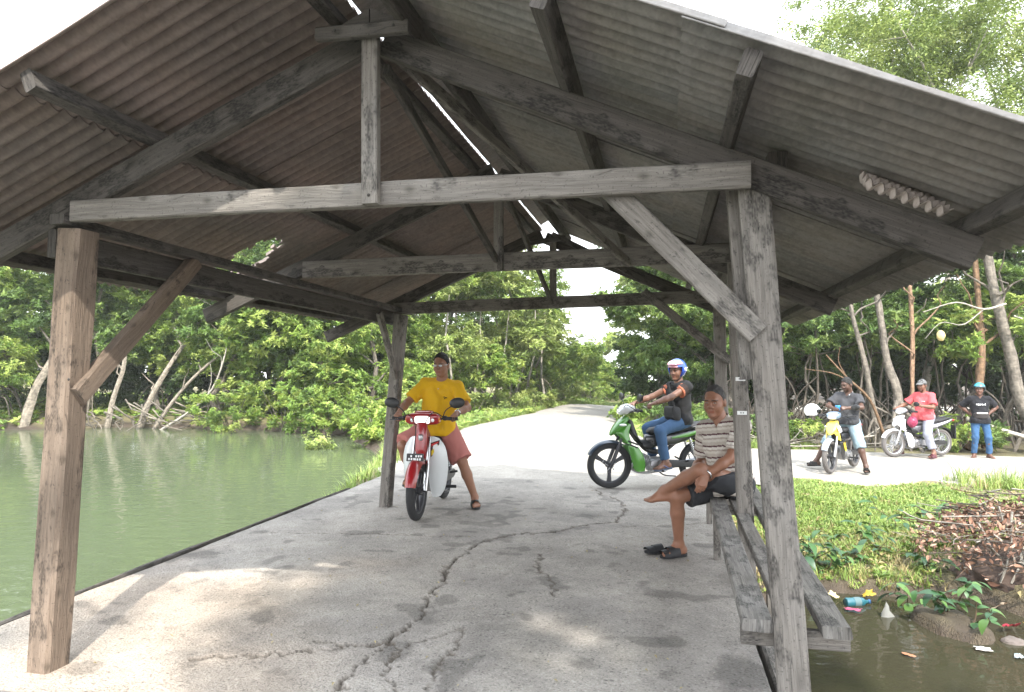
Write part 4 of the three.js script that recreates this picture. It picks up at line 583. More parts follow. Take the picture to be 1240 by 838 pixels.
function person(o) {
  const s = (o.h || 1.68) / 1.70, P3 = a => a.clone ? a : V(...a), g = thing('person', o.label, 'person', o.pos, o.turn), fat = o.fat || 1;
  const pel = P3(o.pelvis), neck = P3(o.neck), sp = neck.clone().sub(pel).normalize(), yaw = a => V(Math.cos(a), 0, Math.sin(a));
  const ty = o.twist || 0, hy = o.hipTwist || 0; let tF = yaw(ty); tF.addScaledVector(sp, -tF.dot(sp)).normalize(); const tR = tF.clone().cross(sp).normalize(), hF0 = yaw(hy), hR0 = hF0.clone().cross(V(0, 1, 0)).normalize();
  const at = (b, f, u, r) => b.clone().addScaledVector(tF, f * s).addScaledVector(sp, u * s).addScaledVector(tR, r * s);
  const sh = [-1, 1].map(q => at(neck, -0.005, -0.055 + (o.shrug || 0), q * 0.178)), hip = [-1, 1].map(q => pel.clone().addScaledVector(hR0, q * 0.088 * s));
  const arm = [0, 1].map(i => { const [e, w] = ik(sh[i], P3(o.wrist[i]), 0.285 * s, 0.25 * s, P3(o.elbow[i])); return { e, w }; });
  const leg = [0, 1].map(i => { const [k, a] = ik(hip[i], P3(o.ankle[i]), 0.425 * s, 0.405 * s, P3(o.knee[i])); return { k, a }; });
  const hc = P3(o.head), hF = P3(o.face).normalize(), hU = V(0, 1, 0).addScaledVector(hF, -hF.y).addScaledVector(hF.clone().cross(V(0, 1, 0)), o.tilt || 0).normalize(), hR = hF.clone().cross(hU).normalize(), hs = s * (o.headScale || 1);
  // ---- body
  const mid = (a, b, t) => a.clone().lerp(b, t), T = [], bel = o.belly || 0;
  for (const q of [-1, 1]) { T.push(cap(at(pel, 0, 0.02, q * 0.065), at(neck, 0, -0.17, q * 0.085), 0.088 * s * fat, 0.088 * s * fat)); T.push(cap(at(neck, 0, -0.15, q * 0.08), at(neck, 0, -0.055, q * 0.13), 0.085 * s * fat, 0.05 * s)); }
  T.push(cap(at(neck, -0.01, -0.04, 0), sh[0], 0.058 * s, 0.052 * s), cap(at(neck, -0.01, -0.04, 0), sh[1], 0.058 * s, 0.052 * s), cap(at(pel, -0.02, 0.0, -0.06), at(pel, -0.02, 0, 0.06), 0.102 * s * fat, 0.102 * s * fat), cap(at(pel, 0.03 + bel, 0.14, 0), at(pel, 0.025 + bel * 0.5, 0.28, 0), 0.10 * s * fat, 0.095 * s * fat));
  const limbs = [];
  for (let i = 0; i < 2; i++) {
    limbs.push(cap(sh[i], arm[i].e, 0.052 * s * fat, 0.040 * s), cap(arm[i].e, mid(arm[i].e, arm[i].w, 0.35), 0.041 * s, 0.041 * s), cap(mid(arm[i].e, arm[i].w, 0.35), arm[i].w, 0.041 * s, 0.026 * s));
    limbs.push(cap(hip[i], leg[i].k, 0.086 * s * fat, 0.056 * s), cap(leg[i].k, mid(leg[i].k, leg[i].a, 0.35), 0.054 * s, 0.056 * s), cap(mid(leg[i].k, leg[i].a, 0.35), leg[i].a, 0.056 * s, 0.036 * s));
  }
  const neckCap = cap(at(neck, -0.01, -0.05, 0), hc.clone().addScaledVector(hU, -0.05 * hs).addScaledVector(hF, -0.022 * hs), 0.062 * s, 0.054 * s);
  const feet = [], footF = [0, 1].map(i => { const f = P3(o.foot[i]).normalize(), up = V(0, 1, 0).addScaledVector(f, -f.y).normalize(), r = f.clone().cross(up).normalize(), a = leg[i].a, q = (x, y, z) => a.clone().addScaledVector(f, x * s).addScaledVector(up, y * s).addScaledVector(r, z * s); feet.push(cap(a, q(-0.035, -0.050, 0), 0.036 * s, 0.033 * s), cap(a, q(0.085, -0.052, 0), 0.037 * s, 0.026 * s), cap(q(-0.035, -0.055, 0), q(0.115, -0.066, 0.016), 0.030 * s, 0.021 * s), cap(q(-0.035, -0.055, 0), q(0.11, -0.066, -0.018), 0.030 * s, 0.021 * s)); for (let t = 0; t < 5; t++) { const z = (t - 2) * 0.017 * (i ? 1 : -1), l = 0.165 - t * 0.009; feet.push(cap(q(0.11, -0.068, z * 0.9), q(l, -0.072, z), 0.014 * s, (t ? 0.0095 : 0.0125) * s)); } return { f, up, r, q }; });
  const bodyF = uni([...T, ...limbs, neckCap, ...feet], 0.022), [lo, hi] = bounds([pel, neck, ...sh, ...arm.flatMap(a => [a.e, a.w]), ...leg.flatMap(a => [a.k, a.a]), ...footF.flatMap(f => [f.q(0.19, -0.08, 0), f.q(-0.08, -0.08, 0)])], 0.13);
  const skin = o.skin, parts = [colour(surfNet(bodyF, lo, hi, 0.011), (x, y, z) => { const n = 1 + 0.10 * noise3(x * 30, y * 30, z * 30); return [skin[0] * n, skin[1] * n, skin[2] * n]; })];
  for (let i = 0; i < 2; i++) { const d = o.handDir?.[i] ? P3(o.handDir[i]) : arm[i].w.clone().sub(arm[i].e), h = handField(arm[i].w, d, P3(o.palm?.[i] || [0, -1, 0]), P3(o.thumb?.[i] || [0, 0, i ? -1 : 1]), o.curl?.[i] ?? 0.3, s * 0.95), [a, b] = bounds(h.pts, 0.045); parts.push(colour(surfNet(h.f, a, b, 0.0042), () => skin)); }
  // ---- head, in head space (x face, y up, z right), metres
  const sk = elp([-0.006, 0.028, 0], [0.098, 0.108, 0.078]), jaw = elp([0.022, -0.058, 0], [0.066, 0.066, 0.056 * (o.jaw || 1)]), hf0 = [sk, jaw, elp([0.052, -0.03, 0.036], [0.034, 0.034, 0.03]), elp([0.052, -0.03, -0.036], [0.034, 0.034, 0.03]), cap(V(0.086, 0.026, -0.03), V(0.086, 0.026, 0.03), 0.013), elp([0.074, -0.102, 0], [0.022, 0.018, 0.024])];
  const fine = [cap(V(0.094, 0.012, 0), V(0.106, -0.026, 0), 0.0085, 0.0135), elp([0.096, -0.030, 0.014], [0.012, 0.009, 0.009]), elp([0.096, -0.030, -0.014], [0.012, 0.009, 0.009]), cap(V(0.083, -0.060, -0.018), V(0.083, -0.060, 0.018), 0.0095), cap(V(0.082, -0.071, -0.013), V(0.082, -0.071, 0.013), 0.0095), elp([-0.008, -0.004, 0.080], [0.020, 0.034, 0.010]), elp([-0.008, -0.004, -0.080], [0.020, 0.034, 0.010])];
  const eyes = [1, -1].map(q => elp([0.0745, 0.004, q * 0.032], [0.0135, 0.0125, 0.0145])), sock = [1, -1].map(q => elp([0.097, 0.004, q * 0.033], [0.016, 0.014, 0.020]));
  const headF = (x, y, z) => { let d = 1e9; for (const f of hf0) d = smin(d, f(x, y, z), 0.03); for (const f of fine) d = smin(d, f(x, y, z), 0.008); for (const f of sock) { const q = -f(x, y, z); d = -smin(-d, -q, 0.008); } for (const f of eyes) d = Math.min(d, f(x, y, z)); d = smin(d, cap(V(-0.022, -0.05, 0), V(-0.03, -0.15, 0), 0.054, 0.056)(x, y, z), 0.02); return d; };
  const hg = surfNet(headF, [-0.12, -0.14, -0.105], [0.135, 0.15, 0.105], 0.0042), hairC = o.hair || [0.012, 0.011, 0.010];
  colour(hg, (x, y, z) => {
    const e = Math.min(...[1, -1].map(q => Math.hypot(y - 0.004, (z - q * 0.032) * 0.9)));
    if (x > 0.076 && e < 0.0048) return [0.012, 0.01, 0.01]; if (x > 0.079 && e < 0.0095 && Math.abs(y - 0.004) < 0.0042) return [0.38, 0.34, 0.31];
    if (x > 0.066 && y > 0.019 && y < 0.029 && Math.abs(Math.abs(z) - 0.033) < 0.022) return skin.map(c => c * 0.25);
    if (x > 0.082 && y > -0.075 && y < -0.054 && Math.abs(z) < 0.026) return [skin[0] * 0.95, skin[1] * 0.62, skin[2] * 0.58];
    if (o.moustache && x > 0.072 && y < -0.042 && y > -0.054 && Math.abs(z) < 0.03) return skin.map(c => c * 0.3); if (o.beard && x > 0.03 && y < -0.078 && Math.abs(z) < 0.045) return skin.map(c => c * 0.35);
    const n = 1 + 0.10 * noise3(x * 60, y * 60, z * 60); return [skin[0] * n, skin[1] * n, skin[2] * n];
  });
  const M = new THREE.Matrix4().makeBasis(hF, hU, hR).setPosition(hc).multiply(new THREE.Matrix4().makeScale(hs, hs, hs)); hg.applyMatrix4(M); parts.push(hg);
  put('body', merge(parts), mat([1, 1, 1], { vertexColors: true, roughness: 0.5 }), g);
  const inHead = (name, gm, m) => put(name, gm.applyMatrix4(M), m, g);
  // ---- hair or headgear
  if (o.hairStyle !== 'none') { const hl = o.hairline ?? 0.088, hh = o.hairHeight ?? 0.011; inHead('hair', surfNet((x, y, z) => { const line = hl + (x - 0.088) * 0.80 - 0.9 * Math.max(0, Math.abs(z) - 0.045); return Math.max(sk(x, y, z) - hh - 0.004 * noise3(x * 55, y * 55, z * 55), line - y + 0.006 * noise3(z * 90, x * 60, 1) + 0.010 * noise3(z * 28, x * 20, 5), -0.075 - y); }, [-0.135, -0.1, -0.115], [0.125, 0.165, 0.115], 0.0048), mat(hairC, { roughness: 0.8, bumpMap: grainBump, bumpScale: 0.004 })); }
  if (o.helmet) {
    const c = o.helmet, R = elp([-0.012, 0.036, 0], [0.142, 0.132, 0.122]), Ri = elp([-0.012, 0.03, 0], [0.122, 0.112, 0.102]);
    const cut = (x, y, z) => Math.max(-0.075 - y - 0.15 * x, Math.min(x - (c.open ?? 0.035), (c.brow ?? 0.062) - y) * 1);
    const shell = (x, y, z) => Math.max(R(x, y, z), -Ri(x, y, z), -0.075 - y, Math.min(x - 0.035, (c.brow ?? 0.06) - y));
    const hgm = surfNet(shell, [-0.17, -0.1, -0.14], [0.15, 0.185, 0.14], 0.0055); colour(hgm, c.col); inHead('helmet', hgm, phys([1, 1, 1], { vertexColors: true, roughness: 0.25, clearcoat: 0.7 }));
    if (c.visor) { const v = surfNet((x, y, z) => { const q = elp([0.0, 0.05, 0], [0.172, 0.115, 0.125])(x, y, z), qi = elp([0.0, 0.047, 0], [0.166, 0.109, 0.119])(x, y, z); return Math.max(q, -qi, 0.02 - x, c.visor[0] - y, y - c.visor[1]); }, [0.0, 0, -0.14], [0.19, 0.18, 0.14], 0.005); inHead('visor', v, c.visorM); }
    inHead('chin_strap', merge([-1, 1].map(q => tube(curve([[0.0, 0.0, q * 0.10], [0.02, -0.07, q * 0.075], [0.045, -0.118, q * 0.03], [0.05, -0.125, 0]], 8), 0.005, 6))), blackP); if (c.mark) c.mark(inHead);
  }
  if (o.cap) { inHead('cap', surfNet((x, y, z) => { const dome = Math.max(elp([-0.006, 0.04, 0], [0.106, 0.105, 0.087])(x, y, z), 0.045 - y + (x < 0 ? 0.12 * x + 0.0 : 0)); const peak = Math.max(elp([0.07, 0.03, 0], [0.105, 0.035, 0.08])(x, y, z), -elp([0.07, 0.022, 0], [0.105, 0.035, 0.082])(x, y, z), 0.06 - x, 0.03 - y); return Math.min(dome, peak); }, [-0.13, 0, -0.1], [0.2, 0.16, 0.1], 0.005), mat(o.cap)); }
  if (o.glasses) inHead('glasses', merge([...[-1, 1].flatMap(q => [tube([...Array(17)].map((_, k) => { const a = k / 16 * 6.2832; return V(0.100, 0.002 + 0.014 * Math.sin(a), q * 0.033 + 0.022 * Math.cos(a)); }), 0.0017, 5), tube([[0.100, 0.006, q * 0.055], [0.05, 0.008, q * 0.082], [-0.01, 0.012, q * 0.083]], 0.0016, 5)]), rod([0.103, 0.006, -0.012], [0.103, 0.006, 0.012], 0.0016, 5)]), chrome), inHead('lens', merge([-1, 1].map(q => { const c = new THREE.CircleGeometry(1, 18); c.scale(0.021, 0.0135, 1); c.rotateY(Math.PI / 2); return tr(c, 0.1005, 0.002, q * 0.033); })), phys([0.75, 0.77, 0.78], { transmission: 0.6, roughness: 0.05, thickness: 0 }));
  // ---- clothes
  const cloth = (c, e = {}) => mat(c, { roughness: 0.95, ...e }), wr = (x, y, z, a) => a * (fbm(x * 8 + y * 3, y * 5 - x * 2, z * 9, 3) + 0.7 * (0.35 - Math.abs(noise3(x * 16 + y * 10, y * 9 - z * 6, z * 15 + 3))));
  if (o.shirt) {
    const c = o.shirt, inf = c.inflate ?? 0.016, sl = c.sleeve ?? 0.62, S = [...T.map(f => (x, y, z) => f(x, y, z) - inf), ...[0, 1].map(i => { const e = arm[i].e.clone().sub(sh[i]).multiplyScalar(sl).add(sh[i]); return cap(sh[i], e, (0.062 + inf * 0.6) * s, (c.cuff ?? 0.066) * s * fat, true); }), cap(at(pel, 0.035 + bel, c.hem + 0.05, -0.085), at(pel, 0.035 + bel, c.hem + 0.05, 0.085), (c.skirt ?? 0.125) * s * fat, (c.skirt ?? 0.125) * s * fat), cap(at(pel, 0.01 + bel, 0.10, 0), at(neck, 0.0, -0.2, 0), 0.125 * s * fat, 0.115 * s * fat)];
    const u = uni(S, 0.03), hem = at(pel, 0, c.hem, 0), nk = at(neck, 0.045, 0.0, 0), nN = sp.clone().addScaledVector(tF, 0.55).normalize(), nk2 = c.v ? at(neck, 0.10, -0.05, 0) : null;
    const f = (x, y, z) => { const w = wr(x, y, z, 0.019); let d = u(x, y, z) + w; const hx = (x - hem.x) * sp.x + (y - hem.y) * sp.y + (z - hem.z) * sp.z; d = Math.max(d, -hx + 0.012 * noise3(x * 12, 3, z * 12), (x - nk.x) * nN.x + (y - nk.y) * nN.y + (z - nk.z) * nN.z - 0.004); if (nk2) { const q = (x - nk2.x) * tF.x + (y - nk2.y) * tF.y + (z - nk2.z) * tF.z, r = (x - nk2.x) * tR.x + (y - nk2.y) * tR.y + (z - nk2.z) * tR.z, v = (x - nk2.x) * sp.x + (y - nk2.y) * sp.y + (z - nk2.z) * sp.z; d = Math.max(d, Math.min(q + 0.06, v - Math.abs(r) * 1.6)); } return d; };
    const [a, b] = bounds([pel, neck, ...sh, ...arm.map(q => q.e)], 0.20), gm = surfNet(f, a, b, c.cell || 0.010);
    if (c.col) colour(gm, (x, y, z) => { const q = V(x, y, z), best = [0, 1].map(i => { const L = arm[i].e.clone().sub(sh[i]), l = L.length(); L.normalize(); const r = q.clone().sub(sh[i]), t = r.dot(L); return [r.addScaledVector(L, -t).length() + (t < 0.03 ? 1 : 0), t]; }); const onArm = Math.min(best[0][0], best[1][0]) < 0.095 * s && Math.abs(q.clone().sub(pel).dot(tR)) > 0.15 * s; const t = onArm ? (best[0][0] < best[1][0] ? best[0][1] : best[1][1]) : neck.clone().sub(q).dot(sp); return c.col(t, onArm, q.clone().sub(pel).dot(tR), q.clone().sub(pel).dot(sp), q.clone().sub(pel).dot(tF)); });
    put('shirt', gm, cloth(c.col ? [1, 1, 1] : c.c, { vertexColors: !!c.col }), g);
    if (c.collar) put('collar', surfNet((x, y, z) => Math.max(uni([neckCap], 0.01)(x, y, z) - 0.020, -(neckCap(x, y, z) - 0.010), -((x - neck.x) * nN.x + (y - neck.y) * nN.y + (z - neck.z) * nN.z + 0.035), ((x - neck.x) * nN.x + (y - neck.y) * nN.y + (z - neck.z) * nN.z - 0.024), ((x - neck.x) * tF.x + (z - neck.z) * tF.z) - 0.055 + 0.0 * x), ...bounds([neck], 0.15), 0.006), cloth(c.collar), g);
    o.shirtExtra && o.shirtExtra({ g, at, pel, neck, tF, tR, sp, s, f, put, wr });
  }
  if (o.pants) {
    const c = o.pants, r0 = c.loose ?? 0.012, fs = [cap(at(pel, -0.02, 0.0, -0.06), at(pel, -0.02, 0, 0.06), 0.112 * s * fat, 0.112 * s * fat), cap(at(pel, 0, 0.02, 0), at(pel, 0.01, 0.10, 0), 0.125 * s * fat, 0.12 * s * fat)];
    for (let i = 0; i < 2; i++) { const k = leg[i].k, a = leg[i].a; if (c.hem <= 1) fs.push(cap(hip[i], mid(hip[i], k, c.hem), (0.092 + r0) * s * fat, (0.076 + r0 * 1.6) * s, true)); else { fs.push(cap(hip[i], k, (0.090 + r0) * s * fat, (0.060 + r0) * s), cap(k, mid(k, a, c.hem - 1), (0.058 + r0) * s, (0.046 + r0 * (c.flare ?? 1)) * s, true)); } }
    const u = uni(fs, 0.025), top = at(pel, 0, 0.12, 0), gm = surfNet((x, y, z) => Math.max(u(x, y, z) + wr(x, y, z, 0.015), (x - top.x) * sp.x + (y - top.y) * sp.y + (z - top.z) * sp.z), ...bounds([pel, ...leg.flatMap(l => [l.k, l.a])], 0.17), 0.0105);
    if (c.col) colour(gm, c.col); put(c.name || 'trousers', gm, cloth(c.col ? [1, 1, 1] : c.c, { vertexColors: !!c.col, bumpMap: grainBump, bumpScale: 0.001 }), g);
  }
  if (o.shoe) for (let i = 0; i < 2; i++) if (!(o.bare === i)) shoe(g, footF[i], s, o.shoe, i);
  if (o.watch != null) { const i = o.watch, d = arm[i].w.clone().sub(arm[i].e).normalize(), c = arm[i].w.clone().addScaledVector(d, -0.025), g1 = new THREE.TorusGeometry(0.031 * s, 0.007, 8, 20); g1.applyQuaternion(new THREE.Quaternion().setFromUnitVectors(V(0, 0, 1), d)); put('wristwatch', tr(g1, c.x, c.y, c.z), chrome, g); }
  return { g, at, pel, neck, tF, tR, sp, arm, leg, hc, s };
}
function sandalGeo(q, i) { // q maps foot space to the world; foot space origin at ankle
  const m = i ? 1 : -1, out = [[-0.075, -0.012], [-0.082, 0.012], [-0.06, 0.036], [0.03, 0.038], [0.10, 0.046], [0.15, 0.036], [0.178, 0.008], [0.165, -0.03], [0.12, -0.046], [0.04, -0.036], [-0.04, -0.036]], P1 = smoothPts(out, 36), pos = [], idx = [], n = P1.length;
  for (const y of [-0.103, -0.099, -0.086, -0.082]) for (const [x, z] of P1) { const k = y === -0.103 || y === -0.082 ? 0.95 : 1, p = q(x * k, y, z * k * m); pos.push(p.x, p.y, p.z); }
  for (let r = 0; r < 3; r++) for (let k = 0; k < n; k++) { const a = r * n + k, b = r * n + (k + 1) % n; idx.push(a, b, b + n, a, b + n, a + n); } for (const r of [0, 3]) { const c = pos.length / 3, p = q(0.05, r ? -0.082 : -0.103, 0); pos.push(p.x, p.y, p.z); for (let k = 0; k < n; k++) idx.push(c, r * n + k, r * n + (k + 1) % n); }
  return geo(pos, idx);
}
function strapGeo(q, x0, x1, h) { const pos = [], idx = [], n = 12, m = 4; for (let s = 0; s < 2; s++) for (let i = 0; i <= n; i++) for (let k = 0; k <= m; k++) { const a = i / n * Math.PI, r = 1 - s * 0.1, p = q(lerp(x0, x1, k / m), -0.084 + Math.sin(a) * h * r * (1 - 0.18 * k / m), Math.cos(a) * 0.051 * r); pos.push(p.x, p.y, p.z); } const N = (n + 1) * (m + 1); for (let s = 0; s < 2; s++) for (let i = 0; i < n; i++) for (let k = 0; k < m; k++) { const a = s * N + i * (m + 1) + k; idx.push(a, a + 1, a + m + 1, a + 1, a + m + 2, a + m + 1); } return geo(pos, idx); }
function shoe(g, F, s, c, i) { const o = sub('sandal', g); put('sole', sandalGeo(F.q, i), mat(c.sole, { roughness: 0.8 }), o); put('strap', c.flip ? merge([-1, 1].map(z => tube(curve([F.q(0.10, -0.055, 0), F.q(0.05, -0.045, z * 0.03), F.q(-0.01, -0.08, z * 0.042)], 8), 0.007, 6))) : merge([strapGeo(F.q, 0.015, 0.115, 0.080), ...(c.closed ? [strapGeo(F.q, 0.11, 0.165, 0.05)] : [])]), mat(c.strap || c.sole, { roughness: 0.6 }), o); }
const local = (o, x, y, z) => { const a = o.turn, dx = x - o.pos[0], dz = z - o.pos[2]; return V(dx * Math.cos(a) - dz * Math.sin(a), y - o.pos[1], dx * Math.sin(a) + dz * Math.cos(a)); };
const onBike = b => ({ pos: b.position.toArray(), turn: b.rotation.y });
const gripHand = { handDir: [[0.9, -0.25, 0.1], [0.9, -0.25, -0.1]], palm: [[0.1, -1, 0], [0.1, -1, 0]], thumb: [[0, 0, 1], [0, 0, -1]] };

// man in yellow on the red bike
const yel = [0.68, 0.39, 0.008];
person({ label: 'man in yellow T-shirt, glasses and red shorts astride the red and white motorbike', ...onBike(bikeRed), h: 1.70, skin: [0.26, 0.125, 0.075], pelvis: [-0.17, 0.845, -0.03], neck: [-0.12, 1.365, -0.075], head: [-0.085, 1.535, -0.085], face: [0.96, -0.06, 0.2], wrist: [[0.225, 1.03, -0.315], [0.225, 1.03, 0.305]], elbow: [[-0.5, -0.6, -0.8], [-0.5, -0.6, 0.8]], ankle: [[-0.13, 0.105, -0.45], [-0.06, 0.335, 0.235]], knee: [[1, 0.2, -0.5], [1, 0.35, 0.5]], foot: [[0.95, 0, -0.3], [0.98, 0.05, 0.2]], ...gripHand, curl: [0.95, 0.95], glasses: true, hairHeight: 0.007, hairline: 0.100, shirt: { c: yel, hem: -0.06, inflate: 0.02, skirt: 0.13, sleeve: 0.8, cuff: 0.078 }, pants: { name: 'shorts', c: [0.41, 0.15, 0.13], hem: 0.93, loose: 0.028 }, shoe: { sole: [0.015, 0.015, 0.016] }, watch: 0, fat: 1.04,
  shirtExtra({ g, at, neck }) { const p = at(neck, 0.122, -0.16, -0.085); put('shirt_emblem', merge([[0, 0], [0.014, 0.006], [-0.013, -0.002], [0.006, -0.012]].map(([z, y]) => ell(p.x, p.y + y, p.z + z, 0.012, 0.006, 0.0075, 8))), mat([0.05, 0.03, 0.02]), g); const q = at(neck, 0.108, -0.075, 0); put('pendant', ell(q.x + 0.016, q.y, q.z, 0.005, 0.009, 0.005, 8), chrome, g); } });
// rider of the green bike
person({ label: 'rider in blue helmet, black vest and jeans sitting on the green motorbike', ...onBike(bikeGreen), h: 1.64, skin: [0.15, 0.072, 0.045], pelvis: [-0.36, 0.845, 0], neck: [-0.315, 1.325, -0.01], head: [-0.30, 1.478, -0.02], face: [0.80, -0.10, -0.58], twist: -0.2, wrist: [[0.225, 1.03, -0.30], [0.225, 1.03, 0.30]], elbow: [[-0.3, -0.9, -0.4], [-0.3, -0.9, 0.5]], ankle: [[-0.055, 0.345, -0.215], [-0.055, 0.345, 0.215]], knee: [[1, 0.6, -0.25], [1, 0.6, 0.25]], foot: [[0.98, -0.12, -0.1], [0.98, -0.12, 0.1]], ...gripHand, curl: [0.95, 0.95], hairStyle: 'none', helmet: { brow: 0.058, visor: [0.095, 0.145], visorM: phys([0.62, 0.26, 0.32], { roughness: 0.2, clearcoat: 0.6 }), col: (x, y, z) => x > 0.095 && y > 0.05 ? [0.62, 0.30, 0.36] : y < 0.0 ? [0.015, 0.04, 0.28] : [0.02, 0.075, 0.42], mark(inHead) { inHead('helmet_marking', merge([[-0.035, 0.02, 0.012, 0.05], [-0.055, 0.055, 0.05, 0.012], [0.0, 0.03, 0.012, 0.035], [-0.012, 0.045, 0.03, 0.010]].map(([x, y, w, h]) => box(x, y - 0.02, -0.130, x + w, y + h - 0.02, -0.1245, 0.001))), mat([0.75, 0.76, 0.8])); } },
  shirt: { hem: -0.05, inflate: 0.018, sleeve: 0.42, cuff: 0.07, cell: 0.009, col: (t, onArm, r, u) => { if (!onArm && Math.abs(r) < 0.30) return [0.012, 0.012, 0.013]; const q = noise3(t * 60, r * 14, 3); return q > 0.05 ? [0.42, 0.13, 0.07] : [0.03, 0.02, 0.018]; } }, pants: { c: [0.040, 0.085, 0.165], hem: 1.93, loose: 0.016 }, shoe: { sole: [0.07, 0.09, 0.13], flip: true, strap: [0.08, 0.10, 0.2] },
  shirtExtra({ g, at, pel, neck }) { put('sling_bag', loft([[-0.05, 0.10, 0.045], [-0.04, 0.12, 0.05], [0.04, 0.12, 0.05], [0.05, 0.10, 0.045]].map(q => { const c = at(pel, 0.19, 0.12, -0.09 + q[0] * 2); return { c: c.toArray(), a: [0.055, 0.01, 0], b: [0, 0.085, 0], n: 4 }; }), 20), mat([0.015, 0.015, 0.016], { roughness: 0.7 }), g); put('bag_strap', tube(curve([at(pel, 0.17, 0.20, -0.12), at(neck, 0.13, -0.17, -0.03), at(neck, 0.07, 0.0, 0.09), at(neck, -0.10, -0.05, 0.10)], 14), 0.011, 6), mat([0.012, 0.012, 0.012]), g); } });
// older man on the bench
{
  const o = { pos: [1.60, 0, -5.40], turn: heading(-0.90, 0.43) }, L = (x, y, z) => local(o, x, y, z);
  const stripe = (t, onArm, r) => { const a = (t % 0.085 + 0.085) % 0.085; return a < 0.012 ? [0.075, 0.02, 0.03] : a < 0.030 ? [0.60, 0.56, 0.50] : a < 0.042 ? [0.36, 0.31, 0.27] : a < 0.060 ? [0.55, 0.50, 0.44] : [0.42, 0.37, 0.32]; };
  person({ label: 'barefoot-crossed man in striped polo shirt and dark shorts sitting on the plank bench', ...o, h: 1.66, skin: [0.25, 0.115, 0.068], pelvis: L(1.720, 0.585, -5.38), neck: L(1.640, 1.075, -5.40), head: L(1.593, 1.222, -5.395), face: [0.83, -0.06, -0.42], twist: -0.18, wrist: [L(1.430, 0.695, -5.10), L(1.415, 0.66, -5.45)], elbow: [[-0.8, -0.5, -0.55], [-0.6, -0.6, 0.5]], ankle: [L(1.200, 0.535, -5.42), L(1.320, 0.105, -5.48)], knee: [L(1.435, 1.2, -4.4).sub(L(1.545, 0.6, -5.2)), [1, 0.6, 0.1]], foot: [[0.80, -0.1, 0.55], [0.96, 0, 0.05]], handDir: [[0.5, -0.8, -0.1], [0.9, -0.4, -0.2]], palm: [[-0.3, -0.5, 0.7], [0, -1, 0]], thumb: [[0.6, 0.3, 0.6], [0, 0, -1]], curl: [0.35, 0.4], hair: [0.045, 0.042, 0.040], hairHeight: 0.004, hairline: 0.106, jaw: 1.05, belly: 0.025, watch: 0, bare: 0,
    shirt: { hem: -0.06, inflate: 0.018, sleeve: 0.80, cuff: 0.075, cell: 0.0062, col: stripe, collar: [0.45, 0.40, 0.36], v: true }, pants: { name: 'shorts', c: [0.028, 0.029, 0.033], hem: 0.78, loose: 0.024 }, shoe: { sole: [0.014, 0.014, 0.016], closed: true } });
  const sd = thing('sandal', 'empty black sandal on the concrete beside the seated man\'s foot', 'sandal', [1.235, 0.006, -5.60], heading(-0.97, 0.25)); const q = (x, y, z) => V(x, y + 0.105, z); put('sole', sandalGeo(q, 1), mat([0.014, 0.014, 0.016]), sd); put('strap', merge([strapGeo(q, 0.03, 0.105, 0.05), strapGeo(q, 0.10, 0.165, 0.035)]), mat([0.016, 0.016, 0.018], { roughness: 0.6 }), sd);
}
